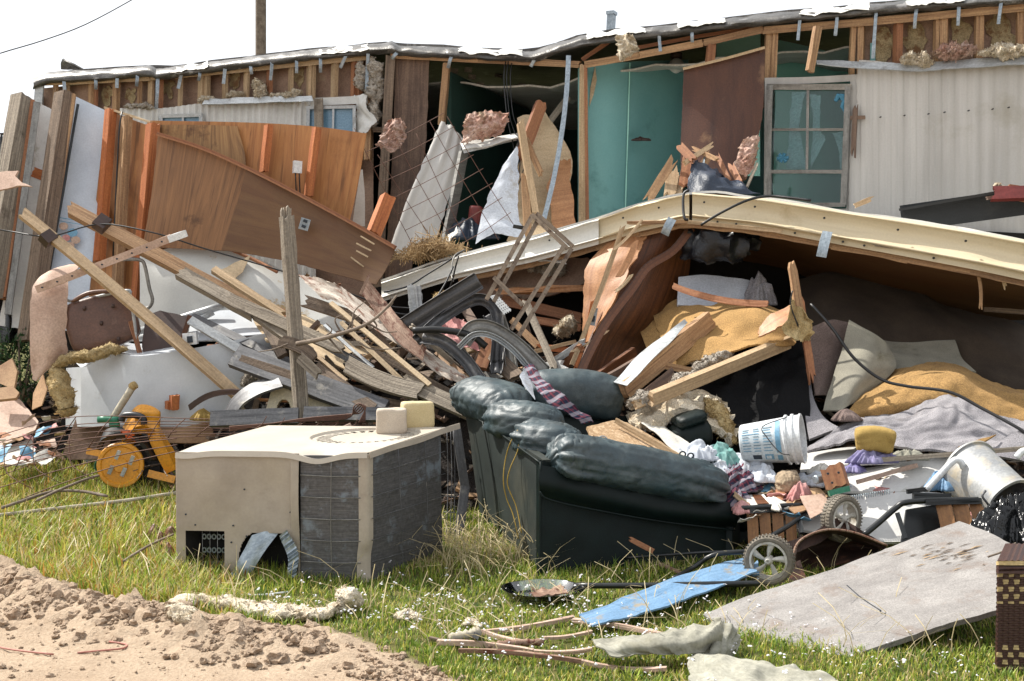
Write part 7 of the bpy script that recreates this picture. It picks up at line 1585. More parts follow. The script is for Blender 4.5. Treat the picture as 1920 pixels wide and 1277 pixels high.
    S('carpet', 'grey green underside of a carpet cone pointing down between the folds', 'carpet', [[(1592, 600, 10.3), (1640, 625, 10.2), (1668, 650, 10.2)], [(1570, 680, 10.05), (1620, 690, 9.9), (1678, 692, 10.1)], [(1545, 772, 9.75), (1580, 766, 9.65), (1612, 752, 9.8)]], 'carpet_back', nu=30, nv=30, th=.015, noise=(.03, 2), seed=23)
    S('carpet', 'grey green carpet sheet behind the cone shaped fold', 'carpet', [[(1590, 612, 10.6), (1680, 640, 10.6), (1790, 640, 10.5)], [(1620, 650, 10.45), (1700, 670, 10.4), (1805, 680, 10.3)], [(1650, 690, 10.3), (1720, 694, 10.25), (1830, 700, 10.15)]], 'carpet_back', nu=30, nv=20, th=.015, noise=(.04, 2), seed=24)
    S('carpet_pad', 'large ochre foam pad arching across the carpets to the right edge', 'carpet pad', [[(1660, 700, 10.2), (1720, 686, 10.15), (1790, 682, 10.1), (1870, 715, 9.9), (1960, 735, 9.7)], [(1620, 745, 9.85), (1690, 715, 9.75), (1780, 705, 9.7), (1870, 740, 9.6), (1960, 765, 9.5)], [(1592, 776, 9.65), (1660, 755, 9.5), (1760, 750, 9.5), (1860, 775, 9.45), (1960, 790, 9.35)], [(1600, 790, 9.6), (1670, 780, 9.5), (1760, 780, 9.5), (1860, 800, 9.4), (1960, 815, 9.3)]], 'pad_yellow', nu=60, nv=34, th=.02, noise=(.04, 2.6), seed=25, rag=.02, fn=lambda a, b, U, V: .008 * mn.noise(Vector((U * 16, V * 16, 4))))
    S('carpet', 'light grey fluffy carpet spread in waves below the ochre pad', 'carpet', [[(1620, 778, 9.55), (1700, 768, 9.45), (1775, 738, 9.5), (1850, 770, 9.35), (1960, 800, 9.2)], [(1600, 790, 9.35), (1680, 790, 9.25), (1770, 780, 9.15), (1850, 800, 9.1), (1960, 830, 9.0)], [(1520, 830, 9.25), (1620, 800, 9.2), (1720, 820, 9.05), (1840, 828, 8.95), (1960, 840, 8.9)], [(1515, 846, 9.15), (1600, 828, 9.1), (1700, 842, 8.95), (1820, 848, 8.85), (1960, 856, 8.8)]], 'carpet_grey', nu=80, nv=50, th=.02, noise=(.045, 4), seed=26, rag=.02, fn=lambda a, b, U, V: .012 * mn.noise(Vector((U * 14, V * 14, 1))))
    S('carpet', 'grey carpet edge rising in a curve left of the mauve fold', 'carpet', [[(1506, 705, 10.2), (1520, 700, 10.2)], [(1504, 745, 9.9), (1524, 740, 9.9)], [(1512, 790, 9.6), (1540, 775, 9.7)], [(1518, 820, 9.4), (1575, 800, 9.5)]], 'carpet_grey', nu=16, nv=30, th=.02, noise=(.02, 3), seed=27)
    S('carpet', 'grey carpet corner at the far right edge above the metal pail', 'carpet', [[(1850, 838, 8.9), (1960, 780, 8.9)], [(1850, 850, 8.8), (1960, 870, 8.7)]], 'carpet_grey', nu=24, nv=14, th=.02, noise=(.03, 3), seed=28)
    PL('pad_scrap', 'small ochre pad scrap lying on the grey carpet', 'pad scrap', [(1796, 838), (1840, 822), (1868, 814), (1836, 832), (1838, 842)], ((1796, 838, 8.8), (1868, 814, 8.9), (1838, 842, 8.78)), 'pad_yellow', th=.015, rag=.006)
    T('black_cable', 'black cable running diagonally across the carpets from the torn stud', 'cable', [(1520, 570, 9.8), (1560, 615, 9.7), (1600, 670, 9.6), (1650, 710, 9.5), (1700, 724, 9.4), (1780, 735, 9.25), (1840, 765, 9.1), (1908, 802, 8.9), (1950, 830, 8.8)], .012, 'cable', sub=50)
    heap('grey_rag', 'small dark grey rag on the light grey carpet', 'rag', P(1588, 786, 9.3), .11, .07, .06, 'carpet_mauve', seed=9)
cavity()

# ------------------------------------------------------------------ household things in front of the carpets
def lathe(name, a, b, prof, mat, parent=None, n=36, label=None, cat=None, group=None, wob=0, seed=0, flat=1.0):
    """profile (t along the axis 0..1, radius) turned about the axis a->b"""
    a = Vector(a); b = Vector(b); e = (b - a).normalized(); L = (b - a).length
    s = e.cross(Vector((0, 0, 1)))
    if s.length < .1: s = e.cross(Vector((0, 1, 0)))
    s.normalize(); u = s.cross(e); v = []; f = []; uv = []
    for k in range(n):
        an = 6.28318 * k / n
        for i, (t, r) in enumerate(prof):
            rr = r * (1 + wob * mn.noise(Vector((math.cos(an) * 1.5, math.sin(an) * 1.5, t * 2 + seed))))
            v.append(a + e * (L * t) + s * (math.cos(an) * rr) + u * (math.sin(an) * rr * flat)); uv.append((k / n * 6.28 * .15, t * L))
    m = len(prof)
    for k in range(n):
        for q in range(m - 1): f.append((k * m + q, ((k + 1) % n) * m + q, ((k + 1) % n) * m + q + 1, k * m + q + 1))
    o = mk(name, v, f, mat, parent, uv, True)
    try: o.data.set_sharp_from_angle(angle=R(35))
    except Exception: pass
    return fin(o, label, cat, group)
def household():
    # bucket
    a = P(1392, 832, 9.0); b = P(1506, 822, 8.86)
    t = thing('bucket', 'white plastic bucket with blue printed label lying on its side', 'bucket', a)
    r0, r1 = .133, .168
    lathe('pail', a, b, [(0, 0), (0, r0 * .97), (.02, r0), (.72, r1 * .95), (.74, r1 * 1.04), (.77, r1 * 1.04), (.78, r1 * .96), (.84, r1 * .97), (.845, r1 * 1.05), (.88, r1 * 1.05), (.89, r1 * .98), (.97, r1), (.975, r1 * 1.04), (1, r1 * 1.04), (1, r1 * .95), (.05, r0 * .93), (.05, 0)], 'plastic_white', t, n=48)
    e = (b - a).normalized(); s = e.cross(Vector((0, 0, 1))).normalized(); u = s.cross(e); L = (b - a).length
    if s.y > 0: s = -s; u = s.cross(e)
    def surf(tt, an, o=.0015):
        r = r0 + (r1 * .95 - r0) * (tt / .72) + o
        return a + e * (L * tt) + s * (math.cos(R(an)) * r) + u * (math.sin(R(an)) * r)
    upsign = 1 if u.z > 0 else -1
    def patch(name, t0, t1, a0, a1, mat, o=.002):
        rows = [[surf(t0 + (t1 - t0) * i / 6, (a0 + (a1 - a0) * j / 8) * upsign, o) for i in range(7)] for j in range(9)]
        S(name, None, None, rows, mat, t, nu=8, nv=16, th=.001, smooth=True)
    patch('label', .02, .69, 60, -52, 'label_white')
    patch('label_band', .60, .68, 62, -26, 'print_blue', .004)
    patch('label_band', .60, .68, -34, -52, 'print_blue', .004)
    patch('label_frame', .05, .30, 30, 28, 'print_blue', .004)
    rnd = random.Random(4)
    for c_ in range(3):
        t0 = (.06, .24, .40)[c_]; wdt = (.14, .12, .16)[c_]
        for k in range(9):
            a_ = 46 - k * 8
            patch('label_text', t0, t0 + wdt * rnd.uniform(.7, 1), a_, a_ - (4.5 if k == 0 else 2.2), 'print_blue' if k % 3 else 'label_ink', .005)
    patch('label_panel', .20, .34, -32, -47, 'ink', .005); patch('label_panel', .40, .54, -30, -48, 'print_blue', .005)
    patch('label_panel', .42, .50, -34, -44, 'label_white', .007)
    T('bucket_handle', None, None, [surf(.8, 70 * upsign, .01), P(1430, 800, 8.7), P(1438, 820, 8.66), P(1462, 848, 8.64), surf(.8, -30 * upsign, .02)], .004, 'gutter_grey', t, n=6, sub=24)
    # sponge
    puff('foam_cushion', 'ochre yellow foam block shaped like a big sponge by the grey carpet', 'foam block', [(1603, 824, 8.85), (1640, 822, 8.82), (1676, 830, 8.8)], .10, .085, 'foam_yellow', ex=5, wr=.006, seed=6, endp=7, m=50, n=48)
    # white sheets covering the floor
    S('white_floor_sheet', 'white painted panel lying flat behind the bucket and the foam block', 'panel', [[(1505, 850, 9.3), (1600, 838, 9.3), (1700, 850, 9.2)], [(1500, 880, 9.0), (1600, 868, 9.0), (1700, 866, 9.0)]], 'white_paint', nu=20, nv=8, th=.02, noise=(.01, 2), seed=1)
    S('white_floor_sheet', 'large sunlit white board strewn with dust in front of the foam block', 'panel', [[(1585, 884, 9.1), (1720, 862, 9.0), (1830, 850, 9.0)], [(1560, 920, 8.75), (1700, 920, 8.7), (1740, 905, 8.75)]], 'white_paint', nu=20, nv=10, th=.02, noise=(.01, 2), seed=2)
    S('white_floor_sheet', 'white board lying behind the two wheels', 'panel', [[(1560, 930, 8.75), (1700, 922, 8.7), (1790, 925, 8.7)], [(1450, 985, 8.5), (1640, 1015, 8.3), (1760, 1010, 8.3)]], 'white_paint', nu=20, nv=10, th=.02, noise=(.01, 2), seed=3)
    S('white_floor_sheet', 'pale sandy board in front of the rock', 'panel', [[(1420, 925, 8.9), (1500, 930, 8.85), (1570, 925, 8.8)], [(1400, 960, 8.6), (1480, 985, 8.5), (1560, 985, 8.5)]], 'plywood_cream', nu=20, nv=10, th=.02, noise=(.01, 2), seed=4)
    B('wooden_pole', 'long thin weathered wooden pole lying toward the metal pail', 'pole', (1590, 867, 8.75), (1960, 838, 8.6), 9, .03, 'weathered', roll=0)
    B('lath', 'pale dusty lath on the large white board', 'lath', (1606, 904, 8.72), (1720, 872, 8.8), 8, .012, 'cardboard_pink', roll=0)
    # rock, cloths
    puff('rock', 'sandy tan rock among the cloths', 'rock', [(1452, 905, 8.75), (1500, 904, 8.75)], .115, .085, 'concrete', ex=2.3, wr=.02, seed=33, m=40, n=40, endp=2.6)
    C_ = [
        ('cloth', 'dark plaid shirt crumpled between the sofa arm and the bucket', 1385, 905, 8.85, .25, .15, .13, 'plaid', 3),
        ('cloth', 'dark plaid shirt sleeve below the crumpled shirt', 1378, 935, 8.7, .20, .12, .09, 'plaid', 5),
        ('cloth', 'white cloth crumpled left of the bucket', 1405, 868, 9.0, .16, .12, .11, 'cloth_white', 6),
        ('cloth', 'white cloth tucked in front of the bucket', 1430, 890, 8.85, .12, .10, .09, 'cloth_white', 7),
        ('cloth', 'teal and white printed cloth behind the plaid shirt', 1345, 862, 9.05, .17, .12, .13, 'cloth_teal', 8),
        ('cloth', 'pale cloth behind the sofa arm at its right end', 1305, 850, 9.0, .18, .14, .10, 'cloth_white', 9),
        ('cloth', 'purple patterned cloth under the yellow foam block', 1640, 856, 8.78, .19, .09, .08, 'cloth_purple', 10),
        ('cloth', 'small purple cloth scrap near the wood block', 1602, 874, 8.72, .10, .06, .05, 'cloth_purple', 11),
        ('cloth', 'pink cloth draped over the right side of the rock', 1500, 925, 8.62, .12, .07, .09, 'cloth_pink', 12),
        ('cloth', 'pink and red magazine pile below the dark shirt', 1392, 946, 8.55, .16, .08, .05, 'cloth_pink', 13),
        ('cloth', 'white paper heap below the rock', 1450, 940, 8.55, .14, .08, .05, 'paper', 14),
        ('cloth', 'white crumpled paper beside the white panel edge', 1545, 880, 8.85, .12, .07, .06, 'paper', 15),
        ('cloth', 'silver grey crumpled sheet right of the bucket mouth', 1530, 898, 8.8, .18, .1, .07, 'cloth_white', 16),
        ('cloth', 'sage cloth scrap under the white board', 1700, 850, 8.9, .14, .06, .05, 'cloth_sage', 17),
        ('cloth', 'dark cloth under the big metal pail', 1870, 965, 8.3, .22, .14, .08, 'cloth_pink', 18),
        ('cloth', 'white cloth at the sunlit end of the sofa arm', 1350, 880, 8.9, .12, .10, .08, 'cloth_white', 19),
        ('cloth', 'blue shiny bag between the white board and the pail', 1770, 905, 8.55, .17, .10, .09, 'blue_paint', 20),
    ]
    for n_, lab, x, y, d, sx, sy, h, m_, sd_ in C_: heap(n_, lab, 'cloth', P(x, y + 8, d), sx, sy, h, m_, seed=sd_, freq=7, rot=sd_ * 20)
    # wood blocks
    wb = B('wood_block', 'reddish wooden block with dark nail holes by the rock', 'wood block', (1560, 876, 8.55), (1572, 916, 8.5), 40, .12, 'lumber_red', roll=10)
    for (x, y) in ((1552, 888), (1572, 886), (1560, 905)):
        c = P(x, y, 8.43); mb = MB(); mb.tube([c, c + Vector((0, -.01, 0))], .008, 8); mb.build('nail_hole', 'ink', wb)
    B('wood_block', 'short green painted block in front of the reddish block', 'wood block', (1554, 926, 8.45), (1592, 916, 8.45), 11, .05, 'plastic_green', roll=0)
    can = lathe('drink_can', P(1528, 900, 8.55), P(1546, 896, 8.6), [(0, 0), (0, .024), (.06, .03), (.95, .03), (1, .025), (1, 0)], 'galv', None, n=20, label='crushed silver drink can beside the reddish block', cat='can')
    sp = thing('wire_spring', 'long thin metal spring lying behind the far wheel', 'spring', P(1600, 930, 8.4))
    a = P(1575, 937, 8.4); b = P(1668, 922, 8.4); pts = []
    for i in range(221):
        s_ = i / 220; an = s_ * 22 * 6.283; pts.append(a.lerp(b, s_) + Vector((0, math.cos(an) * .016, math.sin(an) * .016)))
    v, f, u_ = tube_geo(pts, .0025, 4); mk('coil', v, f, 'galv', sp, u_, True)
    B('splinter_bundle', 'bundle of thin tan laths beside the sofa arm', 'lath', (1375, 925, 8.6), (1402, 948, 8.5), 9, .02, 'lumber_pale', rag0=.8, rag1=.8)
    # magazine / book
    bk = thing('book', 'open glossy book with a dark picture lying on the black cart edge', 'book', P(1415, 945, 8.5))
    S('pages', None, None, [[(1385, 928, 8.7), (1432, 926, 8.7)], [(1405, 952, 8.45), (1448, 948, 8.45)]], 'paper', bk, nu=8, nv=6, th=.02)
    S('cover_picture', None, None, [[(1410, 929, 8.69), (1426, 929, 8.69)], [(1420, 947, 8.47), (1442, 946, 8.47)]], 'veneer', bk, nu=4, nv=4, th=.003, noise=(0, 1), fn=lambda a, b, U, V: .008)
    # big metal pail / drum and white chair tubing
    a = P(1782, 905, 8.5); b = P(1905, 945, 8.0)
    t = thing('metal_pail', 'large dented dull metal pail lying on its side at the right', 'pail', a)
    a = P(1815, 880, 8.55); b = P(1898, 948, 8.15)
    lathe('pail_body', a, b, [(-.02, 0), (-.02, .20), (0, .215), (.03, .215), (.03, .20), (.94, .17), (.95, .185), (1, .185), (1, .165), (.05, .19), (.05, 0)], 'galv_dusty', t, n=48, wob=.04)
    T('pail_handle', None, None, [(1848, 920, 8.0), (1842, 930, 7.98), (1850, 942, 7.98), (1856, 950, 8.0)], .008, 'gutter_grey', t, n=6, sub=12)
    t = T('bent_tube', 'white tubular chair arm curving beside the metal pail', 'chair frame', [(1737, 918, 8.35), (1760, 893, 8.35), (1786, 866, 8.35), (1796, 863, 8.35), (1804, 870, 8.35), (1806, 884, 8.4)], .022, 'plastic_white', n=10, sub=24)
    T('bent_tube', 'short piece of white tubing at the right edge above the pail', 'chair frame', [(1906, 858, 8.3), (1918, 846, 8.3), (1940, 845, 8.3)], .022, 'plastic_white', n=10, sub=10)
    heap('black_bag', 'glossy black plastic trash bag at the right edge below the pail', 'trash bag', P(1905, 1010, 7.8), .32, .25, .22, 'bag_black', seed=44, freq=9, res=60)
    heap('black_bag', 'smaller black bag fold between the pail and the slatted seat', 'trash bag', P(1880, 985, 8.0), .14, .12, .14, 'bag_black', seed=45, freq=10)
M('label_ink', '#56707f', '#627c8a', sc=(4, 4), rough=.5, bump=0, rnd=0)
M('label_white', '#b9c6cc', '#c9d4d9', sc=(4, 4), rough=.45, bump=0, rnd=0)
M('galv_dusty', '#8d9094', '#b4b4b0', sc=(6, 6), rough=.55, metal=.35, stain='#c0b39a', st=(.5, .7), sscale=6, bump=.06, rnd=0)
household()

# ------------------------------------------------------------------ cart, benches, board, basket
def cart():
    def wheel(name, lab, c, r, w_, yaw, tilt=0):
        t = thing(name, lab, 'wheel', c)
        ax = Vector((math.sin(R(yaw)) * math.cos(R(tilt)), -math.cos(R(yaw)) * math.cos(R(tilt)), math.sin(R(tilt)))).normalized()
        a = c - ax * w_ / 2; b = c + ax * w_ / 2
        o = lathe('tyre', a, b, [(.1, r * .76), (0, r * .84), (0, r * .93), (.12, r), (.88, r), (1, r * .93), (1, r * .84), (.9, r * .76), (.1, r * .76)], 'tyre', t, n=44)
        s = ax.cross(Vector((0, 0, 1))).normalized(); u = s.cross(ax)
        mb = MB()
        for k in range(44):
            an = 6.283 * k / 44; d = s * math.cos(an) + u * math.sin(an); tq = -s * math.sin(an) + u * math.cos(an)
            for sg, ph in ((-1, 0), (1, .5)):
                p = c + d * (r * 1.01) + tq * (ph * r * 6.28 / 44) + ax * (sg * w_ * .25)
                mb.box(p - ax * w_ * .2, p + ax * w_ * .2, r * .06, r * .05, up=d)
        mb.build('tread', 'tyre', o)
        rim = lathe('rim', a, b, [(.05, r * .68), (.05, r * .77), (.95, r * .77), (.95, r * .68), (.75, r * .70), (.3, r * .70), (.05, r * .68)], 'wheel_grey', t, n=44)
        lathe('hub', a - ax * .01, b + ax * .012, [(0, 0), (0, r * .10), (.2, r * .17), (.8, r * .17), (1, r * .09), (1, r * .05), (.9, r * .05), (.9, 0)], 'wheel_grey', rim, n=24)
        for k in range(5):
            an = 6.283 * k / 5 + .3; pts = []
            for q in range(7):
                rr = r * (.14 + .58 * q / 6); aa = an + .25 * (q / 6); pts.append((s * math.cos(aa) + u * math.sin(aa)) * rr)
            rows = [[c + p + ax * (w_ * .3) + (-s * math.sin(an) + u * math.cos(an)) * (r * (.05 + .10 * q / 6)) for q, p in enumerate(pts)], [c + p + ax * (w_ * .38) for p in pts], [c + p + ax * (w_ * .25) - (-s * math.sin(an) + u * math.cos(an)) * (r * (.05 + .12 * q / 6)) for q, p in enumerate(pts)]]
            S('spoke', None, None, rows, 'wheel_grey', rim, nu=8, nv=5, th=.008)
        return t
    wheel('cart_wheel', 'near grey plastic wheel with five spokes and knobbly tyre', P(1442, 1050, 7.75), .150, .085, -20)
    wheel('cart_wheel', 'far grey spoked wheel standing behind the rusty tray', P(1578, 972, 8.3), .150, .085, 32)
    # rusty mower deck / tray
    t = thing('rusty_tray', 'rusty dark metal tray with curved rims between the two wheels', 'tray', P(1570, 1040, 8.0))
    S('tray_rim', None, None, [[(1466, 1020, 8.05), (1520, 1000, 8.15), (1572, 970, 8.3), (1600, 985, 8.3), (1662, 1022, 8.1)], [(1476, 1045, 8.0), (1530, 1020, 8.1), (1575, 1000, 8.25), (1606, 1010, 8.25), (1660, 1030, 8.05)]], 'rust_dark', t, nu=30, nv=6, th=.012, noise=(.008, 5), rag=.006)
    S('tray_bowl', None, None, [[(1490, 1045, 8.0), (1500, 1015, 8.05), (1545, 996, 8.1), (1600, 1000, 8.1), (1664, 1024, 8.0)], [(1495, 1060, 8.25), (1510, 1035, 8.35), (1550, 1020, 8.4), (1600, 1022, 8.4), (1650, 1030, 8.3)], [(1500, 1078, 8.1), (1530, 1070, 8.15), (1560, 1060, 8.2), (1600, 1050, 8.2), (1640, 1040, 8.1)]], 'rust_dark', t, nu=30, nv=20, th=.01, noise=(.01, 5))
    cp = catm([P(*p) for p in ((1496, 1078, 7.9), (1488, 1045, 7.92), (1500, 1014, 7.98), (1545, 994, 8.04), (1600, 998, 8.05), (1664, 1023, 7.98))], 40)
    v, f, u_ = tube_geo(cp, .008, 6); mk('bowl_rim', v, f, 'rusty', t, u_, True)
    S('side_plate', None, None, [[(1478, 1060, 7.9), (1500, 1050, 7.95)], [(1480, 1095, 7.8), (1512, 1085, 7.85)]], 'rust_dark', t, nu=6, nv=6, th=.01, noise=(.006, 6))
    # handle bars along the ground
    T('push_bar', 'long black handle bar lying in front of the sofa toward the near wheel', 'handle bar', [G(1076, 1098, .07), G(1200, 1098, .08), G(1320, 1096, .09), G(1425, 1094, .09)], .018, 'black_metal', n=10, sub=12)
    T('push_bar', 'second black bar rising from the first toward the near wheel', 'handle bar', [G(1262, 1086, .08), (1300, 1064, 7.95), (1340, 1040, 7.95), (1400, 1034, 7.95)], .016, 'black_metal', n=10, sub=14)
    T('push_bar', 'thin black bar lying behind the others in the sofa shadow', 'handle bar', [(1170, 1046, 8.25), (1230, 1042, 8.2), (1320, 1036, 8.1), (1400, 1033, 8.0)], .010, 'black_metal', n=8, sub=10)
    T('control_cable', 'grey control cable looping under the long black handle bar', 'cable', [(1250, 1088, 7.9), (1290, 1092, 7.88), (1320, 1108, 7.84), (1356, 1106, 7.82)], .006, 'alu', n=6, sub=16)
    T('control_cable', 'pale cable loop beside the near wheel', 'cable', [(1398, 1082, 7.7), (1400, 1094, 7.68), (1414, 1094, 7.66), (1422, 1084, 7.66)], .006, 'alu_white', n=6, sub=12)
    # black framed slatted seats
    t = thing('slatted_seat', 'black metal framed slatted wooden seat lying left of the far wheel', 'bench', P(1450, 1000, 8.3))
    T('frame_rail', None, None, [(1382, 953, 8.45), (1440, 950, 8.45), (1500, 947, 8.5), (1514, 955, 8.5), (1505, 966, 8.45), (1480, 985, 8.3), (1438, 1010, 8.1)], .016, 'black_metal', t, n=8, sub=30)
    B('frame_rail', None, None, (1405, 958, 8.44), (1505, 953, 8.5), 9, .03, 'black_metal', t, roll=0)
    for k, x in enumerate((1410, 1434, 1458, 1482)):
        B('slat', None, None, (x, 962, 8.48), (x + 3, 1018, 8.42), 20, .02, 'lumber_slat', t, roll=0, rag1=.2)
    B('frame_leg', None, None, (1500, 975, 8.4), (1504, 1000, 8.3), 9, .02, 'black_metal', t, roll=0)
    t = thing('slatted_seat', 'black framed wooden slat seat standing behind the grey board', 'bench', P(1760, 980, 8.1))
    T('frame_rail', None, None, [(1620, 1003, 8.1), (1650, 978, 8.15), (1680, 952, 8.2), (1700, 942, 8.2), (1760, 938, 8.2), (1838, 937, 8.2)], .020, 'black_metal', t, n=8, sub=30)
    B('frame_rail', None, None, (1735, 941, 8.18), (1840, 939, 8.18), 12, .03, 'black_metal', t, roll=0)
    for k, x in enumerate((1768, 1800, 1832)):
        B('slat', None, None, (x, 944, 8.2), (x + 14, 1004, 8.1), 28, .02, 'lumber_slat', t, roll=0, rag1=.1)
    B('frame_leg', None, None, (1682, 962, 8.18), (1698, 1010, 8.1), 9, .02, 'black_metal', t, roll=0)
    S('seat_back', None, None, [[(1700, 955, 8.3), (1760, 945, 8.35)], [(1690, 1020, 8.2), (1765, 1010, 8.25)]], 'black_metal', t, nu=5, nv=5, th=.02)
    B('bracket', None, None, (1700, 922, 8.35), (1740, 916, 8.35), 8, .03, 'black_metal', t)
    B('bracket', None, None, (1712, 930, 8.3), (1782, 932, 8.3), 14, .04, 'black_metal', t, roll=0)
    # blue board
    S('blue_board', 'weathered blue painted board lying in the grass before the sofa', 'board', [[G(1086, 1152, .09), G(1200, 1108, .10), G(1300, 1072, .10), G(1410, 1040, .12)], [G(1096, 1162, .08), G(1212, 1122, .09), G(1310, 1086, .10), G(1412, 1054, .12)], [G(1112, 1174, .07), G(1230, 1142, .08), G(1330, 1106, .09), G(1420, 1070, .12)]], 'blue_paint', nu=50, nv=14, th=.01, noise=(.012, 4), seed=5, rag=.01)
    S('blue_board', 'short torn blue strip under the near wheel', 'board', [[(1360, 1070, 7.8), (1420, 1050, 7.85)], [(1366, 1086, 7.7), (1424, 1076, 7.72)]], 'blue_paint', nu=14, nv=6, th=.01, noise=(.02, 5), seed=9, rag=.02)
    # grey board
    PL('grey_board', 'big weathered grey plywood board tilted in the grass at lower right', 'board', [(1318, 1152), (1400, 1118), (1560, 1068), (1700, 1014), (1798, 977), (1850, 996), (1893, 1018), (1890, 1080), (1874, 1143), (1780, 1168), (1640, 1214), (1580, 1236), (1500, 1260), (1484, 1258), (1440, 1222), (1370, 1182)], ((1318, 1152, 6.95), (1798, 977, 7.75), (1484, 1258, 6.15)), 'grey_board', th=.028, grain=18, rag=.004, seg=.04)
    mb = MB(); rnd = random.Random(2); g = bpy.data.objects['grey_board']
    a_, b_, c_ = P(1318, 1152, 6.95), P(1798, 977, 7.75), P(1484, 1258, 6.15); nn = (b_ - a_).cross(c_ - a_).normalized()
    if nn.z < 0: nn = -nn
    def onb(x, y):
        d = P(x, y, 10) - CAM; tt = (a_ - CAM).dot(nn) / d.dot(nn); return CAM + d * tt + nn * .003
    for k in range(46):
        x = rnd.gauss(1768, 34); y = rnd.gauss(1045, 13); l = rnd.uniform(6, 36)
        p = onb(x, y); q = onb(x + l, y - l * .28); m_ = 0 if k % 3 else 1
        s_ = (q - p).cross(nn).normalized() * rnd.uniform(.002, .006)
        mb.add([p, p + (q - p) * .4 + s_ + nn * .002, q, p + (q - p) * .5 - s_ + nn * .004], [(0, 1, 2, 3)], None, m_)
    mb.build('splintered_patch', ['weathered_dark', 'lumber_pale'], g)
    for k, (p, q) in enumerate((((1588, 1098), (1652, 1146)), ((1650, 1146), (1660, 1152)))):
        T('crack', None, None, [onb(*p), onb((p[0] + q[0]) / 2 - 3, (p[1] + q[1]) / 2 + 1), onb(*q)], .003, 'ink', g, n=4, sub=8)
    T('twig', 'dark forked twig poking over the right corner of the grey board', 'twig', [(1852, 1044, 7.0), (1880, 1034, 7.0), (1905, 1018, 7.0)], .006, 'twig', n=5, sub=6)
    # basket
    t = thing('wicker_basket', 'dark brown wicker basket with pale woven bands cut by the right edge', 'basket', P(1900, 1260, 5.9))
    x0, x1, dd = 1874, 2040, 5.95
    def wrow(y0, y1, fr_):
        pass
    a0 = P(x0, 1056, dd); w3 = (P(x1, 1056, dd) - a0); hz = P(x0, 1290, dd).z; H2 = a0.z - hz
    # solid core body
    S('basket_body', None, None, [[a0 + Vector((0.01, .03, 0)), a0 + w3 + Vector((0, .03, 0))], [Vector((a0.x + .01 - .01, a0.y + .03, hz)), Vector(((a0 + w3).x, a0.y + .03, hz))]], 'wicker', t, nu=4, nv=4, th=.02)
    S('basket_body', None, None, [[a0 + Vector((0.02, .03, 0)), a0 + Vector((.25, .5, 0))], [Vector((a0.x + .02, a0.y + .03, hz)), Vector((a0.x + .25, a0.y + .5, hz))]], 'wicker', t, nu=30, nv=60, th=.02, wave=(.004, .022, 'v'))
    rim1 = MB(); rim2 = MB()
    # woven strands
    dark = MB(); pale = MB(); pale2 = MB()
    nrow = 46; ncol = 16
    for r_ in range(nrow):
        z = a0.z - .05 - r_ * (H2 - .06) / nrow
        for c_ in range(ncol):
            xx = a0.x - .004 + c_ * w3.x / ncol; band = (r_ < 13 and c_ % 2 == (0 if (r_ // 3) % 2 == 0 else 1) and r_ % 3 != 2) or (29 < r_ < 40 and c_ % 2 == (0 if (r_ // 3) % 2 else 1) and r_ % 3 != 2)
            o_ = .010 if (r_ + c_) % 2 else .002
            ((pale if r_ < 20 else pale2) if band else dark).box(Vector((xx, a0.y + .02 - o_, z)), Vector((xx + w3.x / ncol, a0.y + .02 - (.012 - o_), z)), (H2 / nrow) * .82, .006, up=Vector((0, -1, 0)))
    dark.build('dark_weave', 'wicker', t); pale.build('pale_weave', 'rattan', t); pale2.build('pale_weave', 'rattan', t)
    for z in (0, -.022, -.04): B('basket_rim', None, None, a0 + Vector((-.01, .0, z)), a0 + w3 + Vector((0, 0, z)), 7, .03, 'wicker' if z else 'rattan', t, roll=0)
    S('lid_top', None, None, [[a0 + Vector((-.01, .0, .012)), a0 + w3 + Vector((0, 0, .012))], [a0 + Vector((.22, .5, .0)), a0 + w3 + Vector((.22, .5, .0))]], 'wicker', t, nu=30, nv=10, th=.012, wave=(.004, .03, 'u'))
    # wrinkled fabric duct
    S('fabric_tube', 'flattened sage grey fabric tube twisting through the grass', 'fabric', [[G(1110, 1204, .09), G(1200, 1196, .12), G(1290, 1178, .14), G(1350, 1160, .2)], [G(1120, 1216, .10), G(1200, 1212, .12), G(1300, 1200, .13), G(1350, 1184, .15)], [G(1150, 1236, .07), G(1230, 1226, .08), G(1300, 1222, .07), G(1350, 1208, .07)]], 'cloth_sage', nu=80, nv=30, th=.008, noise=(.022, 8), ridged=True, seed=7, rag=.015)
    S('fabric_tube', 'upright collapsed fold of the sage fabric leaning on the grey board corner', 'fabric', [[(1330, 1190, 6.25), (1345, 1172, 6.28), (1368, 1176, 6.3), (1384, 1200, 6.35)], [(1320, 1215, 6.2), (1340, 1204, 6.12), (1360, 1206, 6.15), (1376, 1220, 6.25)], [(1308, 1246, 6.15), (1332, 1246, 6.02), (1352, 1246, 6.05), (1366, 1240, 6.15)]], 'cloth_sage', nu=36, nv=24, th=.012, noise=(.02, 7), ridged=True, seed=8, wave=(.006, .05, 'u'))
    S('fabric_tube', 'pale sage fabric spread flat at the bottom edge below the grey board', 'fabric', [[G(1300, 1230, .04), G(1380, 1236, .06), G(1450, 1246, .06), G(1560, 1268, .03)], [G(1290, 1250, .05), G(1380, 1254, .08), G(1450, 1262, .07), G(1570, 1280, .05)], [G(1300, 1300, .04), G(1380, 1306, .05), G(1450, 1306, .05), G(1570, 1310, .04)]], 'cloth_sage', nu=70, nv=30, th=.008, noise=(.022, 8), ridged=True, seed=9, rag=.02)
